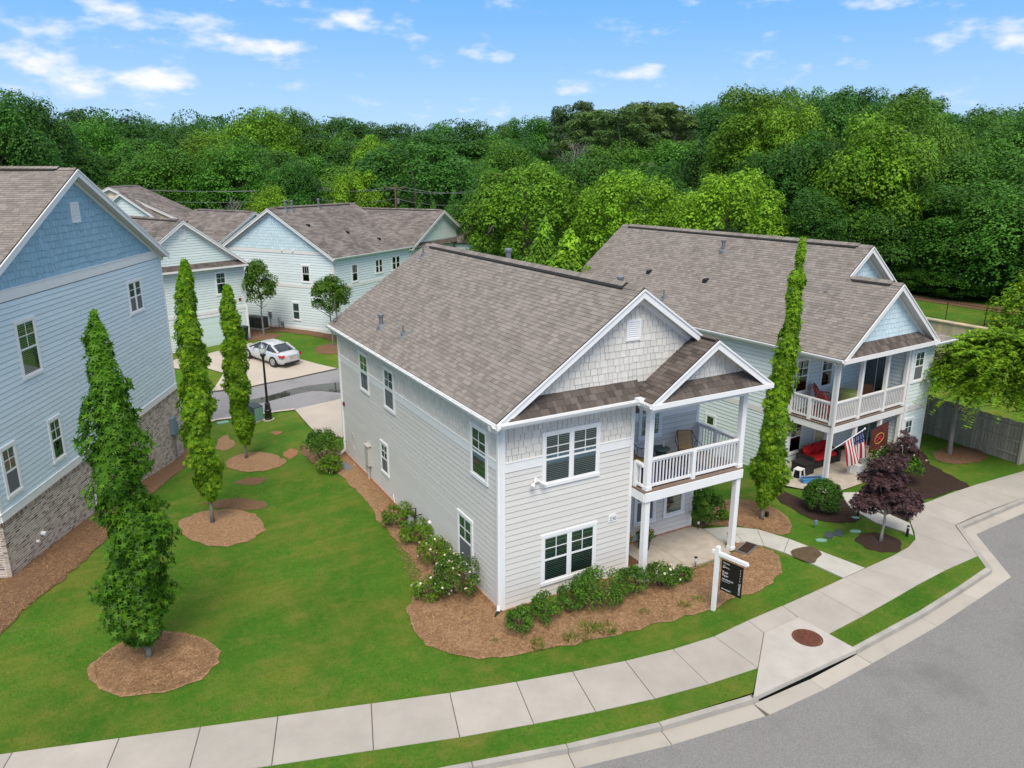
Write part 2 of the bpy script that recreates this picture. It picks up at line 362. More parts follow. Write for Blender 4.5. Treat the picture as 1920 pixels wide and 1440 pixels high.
M['white_plastic'] = mat('white_plastic', (.70,.68,.65), .45)
M['lime_cloth'] = mat('lime_cloth', (.30,.36,.13), .9)
M['wood'] = mat('brown_wood', (.16,.075,.04), .6, .2, 8)
M['fence'] = mat('weathered_fence_board', (.36,.32,.25), .9, .16, 3, .4, 60, tint=.14, stretch=(3,3,.4))
M['stain_wall'] = mat('stained_concrete_wall', (.62,.47,.27), .9, .3, 1.2, .3, 60, col2=(.36,.33,.28), stretch=(1.2,1.2,.12))
M['car'] = mat('silver_car_paint', (.62,.64,.66), .22, spec=.6, metal=.35)
M['car_glass'] = mat('car_window', (.02,.03,.04), .06, spec=.7)
M['tyre'] = mat('tyre_rubber', (.015,.015,.015), .8)
M['alloy'] = mat('alloy_rim', (.55,.56,.57), .3, metal=.7)
M['tail'] = mat('red_tail_lamp', (.45,.012,.02), .15, spec=.6)
M['plate'] = mat('number_plate', (.70,.62,.62), .5)
M['lamp_glass'] = mat('frosted_lamp_glass', (.62,.64,.66), .15, spec=.6)
M['door_white'] = mat('panel_garage_door', (.62,.74,.71), .5)
M['far_white'] = mat('far_white_siding', (.66,.70,.72), .6)
M['far_blue'] = mat('far_blue_siding', (.27,.42,.55), .6)
M['wire'] = mat('power_cable', (.16,.17,.18), .6)
M['pole'] = mat('utility_pole_wood', (.15,.095,.06), .9)
M['ac'] = mat('condenser_louvre', (.075,.075,.07), .5)
M['frosted'] = mat('frosted_pane', (.22,.36,.42), .3, .06, 6)
def asphalt(name, c, patch=None):
    m = mat(name, c, .9, .26, 22, .5, 160, spec=.25, col2=tuple(x*1.34 for x in c), wear=.5, wscale=.45); return m
M['asphalt'] = asphalt('street_asphalt', (.19,.184,.176))
M['alley'] = asphalt('alley_asphalt', (.225,.22,.225))
M['puddle'] = mat('wet_asphalt', (.045,.045,.042), .04, .2, 2, spec=.5)
M['wet'] = mat('wet_silt', (.10,.068,.034), .6, .3, 6)
M['crack'] = mat('tar_crack', (.08,.08,.08), .9)
def brickmat():
    m = mat('tumbled_brick', (.20,.155,.13), .9, .25, 14, .4, 70, tint=.0)
    nt = m.node_tree; N = nt.nodes; L = nt.links; b = N['Principled BSDF']
    a = N.new('ShaderNodeAttribute'); a.attribute_name = 'tint'; r_ = N.new('ShaderNodeValToRGB')
    e = r_.color_ramp.elements; e[0].position = 0; e[0].color = (.09,.07,.062,1); e[1].position = 1; e[1].color = (.60,.54,.49,1)
    for p, c in ((.12,(.24,.185,.15)),(.45,(.46,.37,.30)),(.8,(.58,.47,.39))):
        k = e.new(p); k.color = (*c, 1)
    L.new(a.outputs['Fac'], r_.inputs[0])
    old = b.inputs['Base Color'].links[0].from_socket
    x = N.new('ShaderNodeMix'); x.data_type = 'RGBA'; x.inputs['Factor'].default_value = .8; L.new(old, x.inputs['A']); L.new(r_.outputs[0], x.inputs['B']); L.new(x.outputs['Result'], b.inputs['Base Color'])
    return m
M['brick'] = brickmat(); M['mortar'] = mat('pale_mortar', (.86,.80,.73), .95, .12, 8)
def turf():
    """lawn colour: broad mown patches, thin spots and fine blade noise (world position)."""
    m = M['grass']; nt = m.node_tree; N = nt.nodes; L = nt.links; b = N['Principled BSDF']
    cur = b.inputs['Base Color'].links[0].from_socket; geo = N.new('ShaderNodeNewGeometry')
    def layer(scale, lo, hi, col, f, stretch=None):
        nonlocal cur
        n = N.new('ShaderNodeTexNoise'); n.inputs['Scale'].default_value = scale; n.inputs['Detail'].default_value = 6; n.inputs['Roughness'].default_value = .65
        v = geo.outputs['Position']
        if stretch:
            mp = N.new('ShaderNodeMapping'); mp.inputs['Rotation'].default_value = (0,0,stretch[1]); mp.inputs['Scale'].default_value = stretch[0]; L.new(v, mp.inputs[0]); v = mp.outputs[0]
        L.new(v, n.inputs['Vector'])
        r_ = N.new('ShaderNodeMapRange'); r_.inputs[1].default_value = lo; r_.inputs[2].default_value = hi; r_.inputs[4].default_value = f; L.new(n.outputs[0], r_.inputs[0])
        x = N.new('ShaderNodeMix'); x.data_type = 'RGBA'; L.new(r_.outputs[0], x.inputs['Factor']); L.new(cur, x.inputs['A']); x.inputs['B'].default_value = (*col, 1); cur = x.outputs['Result']
    layer(.22, .42, .62, (.034,.118,.009), .8)
    layer(.40, .44, .66, (.20,.195,.032), .74)
    layer(1.6, .52, .72, (.20,.17,.05), .45)
    layer(5.5, .48, .66, (.15,.19,.026), .5)
    layer(14., .5, .7, (.028,.09,.008), .5)
    layer(.9, .4, .7, (.045,.14,.011), .5, ((.25,2.2,1), .5))
    L.new(cur, b.inputs['Base Color'])
turf()
LM = {
 'gum': leafmat('sweetgum_leaf', (.032,.118,.008), (.14,.31,.016), .42),
 'gum_bright': leafmat('young_sweetgum_leaf', (.075,.225,.008), (.30,.48,.018), .48),
 'wood': leafmat('woodland_leaf', (.029,.092,.014), (.082,.20,.026), .36, objcol=True),
 'pine': leafmat('pine_needle', (.045,.085,.028), (.09,.15,.04), .2, objcol=True),
 'shrub': leafmat('shrub_leaf', (.030,.092,.011), (.11,.21,.022), .36, objcol=True),
 'maple': leafmat('purple_maple_leaf', (.045,.025,.028), (.125,.064,.062), .25),
 'myrtle': leafmat('arching_leaf', (.055,.17,.010), (.32,.50,.022), .45),
 'tuft': leafmat('grass_blade', (.10,.17,.02), (.22,.28,.04), .3),
 'flower': leafmat('cream_petal', (.62,.55,.35), (.85,.82,.72), .2),
 'orange': leafmat('orange_petal', (.55,.12,.02), (.75,.38,.03), .2),
 'turf': leafmat('turf_blade', (.038,.12,.009), (.13,.25,.025), .3),
 'straw': leafmat('straw_needle', (.17,.09,.04), (.50,.31,.165), .1),
}

# ------------------------------------------------------------------ ground, lawns, beds, pavements
def smooth_closed(pl, k=4):
    n = len(pl); out = []
    for i in range(n):
        p0, p1, p2, p3 = pl[i-1], pl[i], pl[(i+1)%n], pl[(i+2)%n]
        for j in range(k):
            t = j/k
            out.append(tuple(.5*((2*p1[a]) + (-p0[a]+p2[a])*t + (2*p0[a]-5*p1[a]+4*p2[a]-p3[a])*t*t + (-p0[a]+3*p1[a]-3*p2[a]+p3[a])*t**3) for a in (0,1)))
    return out
def inside(p, poly):
    c = False; j = len(poly)-1
    for i in range(len(poly)):
        a, b = poly[i], poly[j]
        if (a[1] > p[1]) != (b[1] > p[1]) and p[0] < (b[0]-a[0])*(p[1]-a[1])/(b[1]-a[1])+a[0]: c = not c
        j = i
    return c
def edge_dist(p, poly):
    d = 1e9
    for i in range(len(poly)):
        a, b = poly[i-1], poly[i]; ux, uy = b[0]-a[0], b[1]-a[1]; L2 = ux*ux+uy*uy or 1e-9
        t = max(0, min(1, ((p[0]-a[0])*ux+(p[1]-a[1])*uy)/L2)); d = min(d, math.hypot(p[0]-a[0]-ux*t, p[1]-a[1]-uy*t))
    return d
def area(name, poly, m, dz, step=.6, mound=0., parent=None, kind='structure', hf=None, ragged=0., seed=1):
    hf = hf or H; g = random.Random(seed)
    P = [Vector((a[0]+g.uniform(-ragged,ragged), a[1]+g.uniform(-ragged,ragged))) for a in poly]; n = len(P)
    # resample long edges
    Q = []
    for i in range(n):
        a, b = P[i], P[(i+1)%n]; k = max(1, int((b-a).length/step))
        for j in range(k):
            q = a+(b-a)*j/k
            if ragged and j: q = q + Vector((g.uniform(-ragged,ragged), g.uniform(-ragged,ragged)))
            Q.append(q)
    pq = [(q.x,q.y) for q in Q]; nb = len(Q); V = list(Q)
    xs = [q.x for q in Q]; ys = [q.y for q in Q]
    x = min(xs)
    while x < max(xs):
        y = min(ys)
        while y < max(ys):
            q = (x+g.uniform(-.2,.2)*step, y+g.uniform(-.2,.2)*step)
            if inside(q, pq) and edge_dist(q, pq) > step*.35: V.append(Vector(q))
            y += step
        x += step
    r = geometry.delaunay_2d_cdt(V, [(i,(i+1)%nb) for i in range(nb)], [list(range(nb))], 1, 1e-5)
    mb = MB(); vs = []
    for v in r[0]:
        z = hf(v.x, v.y) + dz
        if mound: z += mound*min(1, edge_dist((v.x,v.y), pq)/.35)**.7*(.7+.6*g.random())
        vs.append((v.x, v.y, z))
    fs = []
    for f in r[2]:
        a, b, c = (r[0][k] for k in f[:3])
        if (b.x-a.x)*(c.y-a.y)-(b.y-a.y)*(c.x-a.x) < 0: f = list(reversed(f))
        fs.append(tuple(f))
    mb.v = vs; mb.f = fs; mb.t = [.5]*len(fs); mb.m = [0]*len(fs)
    o = mb.build(name, m, parent, smooth=True); o['kind'] = kind; return o
def offset(pl, d):
    out = []
    for i in range(len(pl)):
        a = Vector(pl[max(i-1,0)]); b = Vector(pl[min(i+1,len(pl)-1)]); t = (b-a).normalized(); n = Vector((-t.y, t.x))
        out.append((pl[i][0]+n.x*d, pl[i][1]+n.y*d))
    return out

# far ground: one sheet to the horizon, a little below the lawns and the street
def ground():
    mb = MB(); xs = sorted(set([-2500,-1200,-600,-300,-150,-100]+list(range(-80,121,4))+[150,200,300,600,1200,2500])); ys = sorted(set([-2500,-1000,-400,-150,-60]+list(range(-40,141,4))+[160,200,300,600,1200,2500]))
    for y in ys:
        for x in xs: mb.v.append((x, y, (H(x,y) if -80<=x<=120 and -40<=y<=140 else 0) - (.45 if y < 78 else .2)))
    nx = len(xs)
    for j in range(len(ys)-1):
        for i in range(nx-1): mb.f.append((j*nx+i, j*nx+i+1, (j+1)*nx+i+1, (j+1)*nx+i)); mb.t.append(.5); mb.m.append(0)
    o = mb.build('ground', M['forest_floor'], smooth=True); o['kind'] = 'structure'
ground()
SW_IN = [(-25,4.7),(-23.4,4.17),(-21.8,3.65),(-20.2,3.12),(-18.6,2.6),(-17,2.08),(-15.4,1.56),(-13.8,1.05),(-12.0,.47),(-9.93,-.19),(-8.28,-.71),(-6.65,-1.23),(-4.59,-1.87),(-2.78,-2.44),(-1.15,-2.88),(.3,-3.24),(1.75,-3.55),(3.17,-3.77),(4.55,-3.88),(5.93,-3.79)]
SW_OUT = offset(SW_IN, -1.55); SW_OUT[-1] = (5.87,-4.44); SW_OUT[-2] = (4.55,-5.46)
EAST_IN = [(5.93,-3.79),(7.39,-3.74),(8.99,-3.66),(10.3,-3.58),(11.44,-3.52),(13.16,-3.42),(13.97,-3.31),(14.74,-3.07),(15.15,-2.77),(15.72,-2.25),(16.91,-1.40),(18.25,-1.40),(19.81,-1.34),(21.25,-1.35),(24.5,-1.5),(30,-2.0),(38,-3.2),(46,-5)]
CF_L = [(-25,1.55),(-20,.0),(-14,-1.82),(-10,-3.0),(-6.5,-4.0),(-3.35,-4.86),(-1.27,-5.42),(1.0,-5.9),(3.56,-6.27)]
CF_R = [(7.44,-6.22),(10.56,-6.04),(12.94,-5.80),(14.97,-5.57),(17.12,-3.30),(21.48,-3.16),(26,-3.3),(32,-3.9),(40,-5.2),(48,-7)]
CB_L = offset(CF_L, .15); CB_R = offset(CF_R, .15); CB_R[3] = (14.90,-5.40); CB_R[4] = (17.02,-3.13)
GP_L = offset(CF_L, -.46); GP_R = offset(CF_R, -.46); GP_R[3] = (15.25,-6.02); GP_R[4] = (17.25,-3.76)
# one lawn sheet fills everything behind the pavement
lawn_poly = SW_IN + EAST_IN[1:] + [(46,40),(46,78),(-45,78),(-45,11)]
area('lawn', lawn_poly, M['grass'], 0, 1.0)
area('verge', SW_OUT[:-1] + [(3.72,-6.08)] + list(reversed(CB_L))[1:], M['grass'], .02, .8)
area('verge', [(7.35,-5.36),(9.0,-5.25),(10.5,-5.12),(12.0,-4.97),(13.6,-4.86),(15.43,-4.83),(14.9,-5.40),(12.95,-5.65),(10.58,-5.89),(7.45,-6.07)], M['grass'], .02, .6)

def slab(mb, poly, ztop, thick, inset=.007):
    c = Vector((sum(p[0] for p in poly)/len(poly), sum(p[1] for p in poly)/len(poly)))
    P = [];
    for p in poly:
        d = Vector(p)-c; P.append(c+d*(1-inset*1.4/max(d.length,.05)))
    a = sum(P[i].x*P[(i+1)%len(P)].y-P[(i+1)%len(P)].x*P[i].y for i in range(len(P)))
    if a < 0: P.reverse()
    b = .012; top = []
    for p in P:
        d = p-c; top.append(c+d*(1-b/max(d.length,.05)))
    n = len(P); z = ztop+rng.uniform(-.003,.003)
    vs = [(p.x,p.y,ztop-thick) for p in P]+[(p.x,p.y,z-b) for p in P]+[(p.x,p.y,z) for p in top]
    fs = [(i,(i+1)%n,n+(i+1)%n,n+i) for i in range(n)]+[(n+i,n+(i+1)%n,2*n+(i+1)%n,2*n+i) for i in range(n)]+[tuple(range(2*n,3*n))]
    mb.tint = rng.random(); mb.idx(vs, fs)
def slabs(name, piece_name, polys, m, ztop, thick, base=None, inset=.007):
    root = bpy.data.objects.new(name, None); 
    mbj = MB()
    for p in (base or polys):
        a = sum(p[i][0]*p[(i+1)%len(p)][1]-p[(i+1)%len(p)][0]*p[i][1] for i in range(len(p)))
        mbj.face(*[(x,y,ztop-.022) for x,y in (p if a > 0 else reversed(p))])
    root = mbj.build(name, M['joint'], kind='structure')
    for p in polys:
        mb = MB(); slab(mb, p, ztop, thick, inset); mb.build(piece_name, m, root)
    return root
sp = [[SW_IN[i],SW_IN[i+1],SW_OUT[i+1],SW_OUT[i]] for i in range(len(SW_IN)-1)]
sp += [[EAST_IN[0],EAST_IN[1],(7.31,-4.39),(5.87,-4.44)],[EAST_IN[1],EAST_IN[2],(9.0,-5.25),(7.36,-5.36),(7.31,-4.39)],
       [EAST_IN[2],EAST_IN[3],(10.5,-5.12),(9.0,-5.25)],[EAST_IN[3],EAST_IN[4],(12.0,-4.97),(10.5,-5.12)],[EAST_IN[4],EAST_IN[5],(13.6,-4.86),(12.0,-4.97)],
       [EAST_IN[5],EAST_IN[6],EAST_IN[7],EAST_IN[8],(15.43,-4.83),(13.6,-4.86)],[EAST_IN[8],EAST_IN[9],EAST_IN[10],(17.02,-3.10),(15.43,-4.83)],
       [EAST_IN[10],EAST_IN[11],(18.3,-3.02),(17.02,-3.10)],[EAST_IN[11],EAST_IN[12],(19.85,-3.0),(18.3,-3.02)],[EAST_IN[12],EAST_IN[13],(21.4,-3.0),(19.85,-3.0)],
       [EAST_IN[13],(22.9,-1.42),(23.0,-3.06),(21.4,-3.0)],[(22.9,-1.42),EAST_IN[14],(24.6,-3.1),(23.0,-3.06)],[EAST_IN[14],EAST_IN[15],(30.2,-3.55),(24.6,-3.1)],[EAST_IN[15],EAST_IN[16],(38.2,-4.75),(30.2,-3.55)]]
slabs('sidewalk', 'slab', sp, M['concrete'], .035, .12)
def strip_pieces(A, B, cuts):
    """split the ribbon between polylines A and B (same length) at cumulative lengths."""
    out = []
    for i in range(len(A)-1):
        a0, a1, b0, b1 = Vector(A[i]), Vector(A[i+1]), Vector(B[i]), Vector(B[i+1]); k = max(1, round((a1-a0).length/cuts))
        for j in range(k):
            t0, t1 = j/k, (j+1)/k; out.append([tuple(a0.lerp(a1,t0)), tuple(a0.lerp(a1,t1)), tuple(b0.lerp(b1,t1)), tuple(b0.lerp(b1,t0))])
    return out
slabs('curb', 'curb_stone', strip_pieces(CB_L, CF_L, 2.2) + strip_pieces(CB_R, CF_R, 2.6), M['curb'], .03, .22, inset=.004)
slabs('gutter_strip', 'gutter_slab', strip_pieces(CF_L, GP_L, 2.2) + [[(3.56,-6.27),(5.5,-6.31),(5.5,-6.76),(3.6,-6.74)],[(5.5,-6.31),(7.44,-6.22),(7.46,-6.69),(5.5,-6.76)]] + strip_pieces(CF_R, GP_R, 2.6), M['gutter_pan'], -.105, .12, inset=.005)
road = GP_L + [(3.6,-6.74),(5.5,-6.76)] + GP_R + [(60,-12),(60,-60),(-60,-60),(-60,8)]
area('road', [(x, y) for x, y in road], M['asphalt'], -.10, 3.0, hf=lambda x, y: 0.)
# the ribbon of asphalt is seen to the very edge of the gutter: a strip of fine edge overlaps nothing
# storm drain: thick slab over a dark throat, with its round cover
def basin():
    r = MB(); slab(r, [(5.86,-4.445),(7.31,-4.40),(7.45,-6.21),(3.55,-6.24)], .05, .13, .006)
    o = r.build('storm_drain_slab', M['concrete_new']); tag(o, 'large pale concrete drain slab set into the pavement with an iron cover in it', 'drain slab')
    c = MB(); c.box(3.75,7.4,-6.1,-5.6,-.4,-.09); c.build('throat', M['dark'], o)
    c = MB(); c.hexa([(3.45,-6.3,-.5),(3.75,-6.3,-.5),(3.75,-6.0,-.5),(3.45,-6.0,-.5),(3.45,-6.26,-.085),(3.75,-6.26,-.085),(3.75,-6.0,-.085),(3.45,-6.0,-.085)]); c.build('side_wall', M['curb'], o)
    k = MB(); X, Y, r0 = 6.70, -5.21, .36
    k.lathe([(r0+.05,.03),(r0+.05,.056),(r0+.005,.056),(r0+.005,.05)], (X,Y,0), 32)
    k.lathe([(r0,.03),(r0,.062),(r0-.03,.066),(0.01,.066)], (X,Y,0), 32)
    for i in range(-5,6):
        w = math.sqrt(max(.0,(r0-.05)**2-(i*.06)**2))
        for j in range(-5,6):
            if abs(j*.06) < w: k.box(X+i*.06-.017,X+i*.06+.017,Y+j*.06-.017,Y+j*.06+.017,.064,.074)
    cv = k.build('manhole_cover', M['rust']); tag(cv, 'round rust-brown iron manhole cover in the pale drain slab', 'manhole cover')
basin()
# crack running across the street
ck = MB()
cp = [Vector((x,y,-.094)) for x,y in ((2.5,-15.5),(4.5,-13.9),(6.2,-13.2),(7.4,-12.1),(9.5,-11.4),(11.2,-10.2),(13.6,-9.4),(15.4,-7.4))]
for a, b in zip(cp, cp[1:]):
    k = 7
    for j in range(k):
        p = a.lerp(b,j/k)+Vector((rng.uniform(-.05,.05),rng.uniform(-.05,.05),0)) if j else a; q = a.lerp(b,(j+1)/k)
        n = Vector((-(b-a).y,(b-a).x,0)).normalized()*.012; ck.face(p-n,q-n,q+n,p+n)
o = ck.build('road_crack', M['crack']); o['kind'] = 'structure'

# mulch beds
def bed(name, poly, m=None, mound=.05, dz=.02, ragged=.07, step=.22, seed=3):
    return area(name, smooth_closed(poly, 4), m or M['mulch'], dz, step, mound, ragged=ragged, seed=seed)
BED_MAIN = [(-1.73,2.32),(-2.37,1.36),(-2.54,.54),(-2.51,-.32),(-2.08,-1.1),(-1.27,-1.69),(-.17,-2.05),(1.34,-2.36),(2.99,-2.58),(4.61,-2.74),(6.3,-2.78),(7.86,-2.70),(8.85,-2.38),(9.6,-1.61),(9.72,-1.05),(9.35,-.3),(8.75,-.05),(8.4,-.72),(4.6,-.72),(4.4,.2),(.2,.2),(.2,14.6),(-1.4,15.6),(-1.55,13.84),(-1.0,12.5),(-.9,10.55),(-.98,8.34),(-1.05,5.92),(-1.05,4.2),(-1.25,3.14)]
bed('mulch_bed', BED_MAIN)
BED_SIDE = [(8.75,1.5),(9.89,1.90),(11.27,2.7),(12.18,2.25),(12.4,.9),(11.9,-.15),(11.1,-.58),(10.7,-.25),(10.45,.35),(9.8,.95),(8.9,1.3)]
bed('mulch_bed', BED_SIDE, seed=4)
bed('mulch_bed', [(13.6,2.3),(13.0,1.0),(12.95,-.2),(13.6,-.95),(14.5,-1.15),(14.78,-.6),(15.3,.1),(15.7,.75),(14.2,.9),(14.1,2.3)], M['mulch_brown'], seed=5)
bed('mulch_bed', [(16.02,.3),(15.86,-.65),(15.72,-1.63),(15.75,-2.15),(16.91,-1.36),(19.59,-1.28),(21.0,-1.25),(21.5,-.2),(21.9,.9),(23.1,2),(22.5,2.6),(19,1.4)], M['mulch_brown'], seed=6)
bed('tree_ring', [(13.04,-1.95),(13.74,-1.88),(14.2,-2.31),(14.05,-3.03),(13.47,-3.28),(12.86,-3.03),(12.68,-2.5)], M['mulch_brown'], seed=7)
bed('tree_ring', [(-10.48,2.76),(-10.07,3.54),(-8.94,3.90),(-7.87,3.15),(-7.45,2.05),(-7.85,1.22),(-8.87,.98),(-10.02,1.60)], seed=8)
bed('tree_ring', pts((335,985),(365,965),(410,957),(470,962),(497,985),(485,1005),(430,1025),(360,1015)), seed=9)
bed('tree_ring', pts((423,868),(450,853),(500,850),(535,865),(515,880),(470,886),(430,880)), seed=10)
bed('tree_ring', pts((410,825),(428,818),(440,835),(425,845),(405,843)), seed=11)
bed('mulch_bed', [(-14.5,5.2),(-12.9,5.3),(-11.9,7.06),(-10.95,8.62),(-9.99,10.53),(-8.37,14.49),(-6.9,18.3),(-5.2,22.2),(-5.6,23.3),(-7,22),(-13,9.6),(-15.5,10.5)], M['mulch_old'], seed=12)
bed('bare_patch', pts((385,945),(440,935),(505,945),(480,958),(420,955)), M['mulch_old'], .0, .012, .08, seed=13)
bed('bare_patch', pts((506,812),(520,809),(530,811),(520,816)), M['dirt'], .0, .012, seed=14)
bed('bare_patch', pts((528,852),(545,842),(558,847),(545,862)), M['dirt'], .0, .012, seed=15)
bed('bare_patch', pts((562,842),(590,835),(610,862),(640,885),(600,880)), M['mulch_old'], .0, .014, seed=16)
bed('bare_patch', pts((440,905),(480,895),(500,902),(470,912)), M['mulch_old'], .0, .012, .06, seed=17)
# paths
wn = [(8.72,-.05),(9.3,-.35),(9.75,-.85),(9.98,-1.5),(10.15,-2.2),(10.30,-3.58)]
wf = [(8.83,1.12),(9.78,.78),(10.49,.15),(10.9,-.92),(11.13,-2.06),(11.44,-3.52)]
slabs('walkway', 'walk_slab', [[wn[i],wn[i+1],wf[i+1],wf[i]] for i in range(5)], M['walkway'], .048, .1, inset=.006)
area('silt_patch', smooth_closed([(10.02,-1.95),(10.2,-1.6),(10.6,-1.55),(11.1,-1.7),(11.0,-2.2),(10.6,-2.35),(10.2,-2.5)],3), M['wet'], .053, .3, hf=lambda x,y: 0)
slabs('walkway', 'walk_slab', [[(15.8,.83),(14.95,-.3),(15.85,-.72),(16.5,.5)],[(14.95,-.3),(14.66,-1.6),(15.73,-1.55),(15.85,-.72)],[(14.66,-1.6),(14.97,-2.86),(15.70,-2.24),(15.73,-1.55)]], M['walkway'], .048, .1, inset=.006)
slabs('patio', 'patio_slab', [[(4.58,.02),(4.58,1.46),(6.5,1.46),(6.5,-.75),(4.45,-.78)],[(6.5,1.46),(8.55,1.46),(8.80,1.12),(8.70,-.06),(8.35,-.72),(6.5,-.75)]], M['patio'], .06, .14, inset=.005)
area('right_porch_slab', [(15.3,.9),(14.3,2.6),(15.6,4.4),(21.9,3.7),(22.2,1.2)], M['patio'], .05, 1., hf=lambda x,y: 0)
bpy.data.objects['right_porch_slab'].name = 'porch_floor'
# alley, driveways behind
AL_N = [on(*q) for q in ((330,815),(406,789),(486,778.5),(553,769.5),(638,748.5),(700,733))]
AL_F = [on(*q) for q in ((330,748),(398,735.5),(469,726.5),(551,710),(633,692),(700,677))]
AL_N[-1] = Vector((9,24.6,0)); AL_F[-1] = Vector((13,29.5,0)); AL_N.append(Vector((24,25.5,0))); AL_F.append(Vector((26,31,0)))
AL_N.insert(0, Vector((-9.5,26,0))); AL_F.insert(0, Vector((-13,32,0)))
alp = [(v.x,v.y) for v in AL_N]+[(v.x,v.y) for v in reversed(AL_F)]
area('alley', alp, M['alley'], .03, .8)
area('puddle', smooth_closed(pts((440,758),(500,745),(560,728),(600,722),(660,716),(700,716),(690,735),(640,738),(585,735),(520,750),(475,760)),3), M['puddle'], .038, .5)
mb = MB()
def ribbon(mb, pl, w, z0, dz=0.):
    for i in range(len(pl)-1):
        a, b = Vector(pl[i][:2]), Vector(pl[i+1][:2]); k = max(1, int((b-a).length/.8)); n = Vector((-(b-a).y,(b-a).x)).normalized()*(w/2)
        for j in range(k):
            p, q = a.lerp(b,j/k), a.lerp(b,(j+1)/k)
            f = lambda v: (v.x, v.y, H(v.x,v.y)+z0)
            mb.face(f(p-n), f(q-n), f(q+n), f(p+n))
ribbon(mb, AL_N[:5], .3, .06); o = mb.build('alley_kerb', M['drive']); o['kind'] = 'structure'
dr = [tuple(on(*q)[:2]) for q in ((398,736),(469,727),(551,710.5),(632,692.5))] 
dr2 = [tuple(on(*q)[:2]) for q in ((565,676),(520,664),(470,645),(395,664),(340,672),(300,690),(345,695),(385,692),(420,702))]
area('driveway', dr+dr2, M['drive'], .055, .8)
mb = MB(); ribbon(mb, [on(*q) for q in ((398,737),(469,728),(551,711.5),(632,693.5))], .16, .066); o = mb.build('driveway_joint', M['joint']); o['kind'] = 'structure'
gd = [tuple(on(*q)[:2]) for q in ((553,770),(640,749))]
area('driveway', [gd[0], gd[1], (6,23.4),(8.6,23),(8.6,15.2),(1.2,15.2),(.6,17.2),(-.2,19.4)], M['drive'], .05, .7)
bed('mulch_bed', [tuple(on(*q)[:2]) for q in ((468,642),(500,624),(560,627),(634,641),(634,633),(560,617),(470,612),(463,625))], M['mulch_old'], .04, .03, seed=21)
for i, q in enumerate(((495,632),(622,655))):
    c = on(*q); bed('tree_ring', [(c.x+1.25*math.cos(t), c.y+1.25*math.sin(t)) for t in [k*math.pi/4 for k in range(8)]], M['mulch_old'], seed=22+i)
c = on(1775,852); bed('tree_ring', [(c.x+.5+1.5*math.cos(t), c.y-.3+.9*math.sin(t)) for t in [k*math.pi/4 for k in range(8)]], M['mulch_old'], seed=25)
# raised lawn behind the stained retaining wall on the right
mb = MB()
mb.face((41.0,-10,2.55),(70,-10,2.6),(70,45,2.6),(41.0,45,2.55)); o = mb.build('upper_lawn', M['grass']); o['kind'] = 'structure'
mb = MB(); mb.face((47.8,-10,2.59),(50,-10,2.62),(50,45,2.62),(47.8,45,2.59)); o = mb.build('upper_bank', M['mulch_old']); o['kind'] = 'structure'

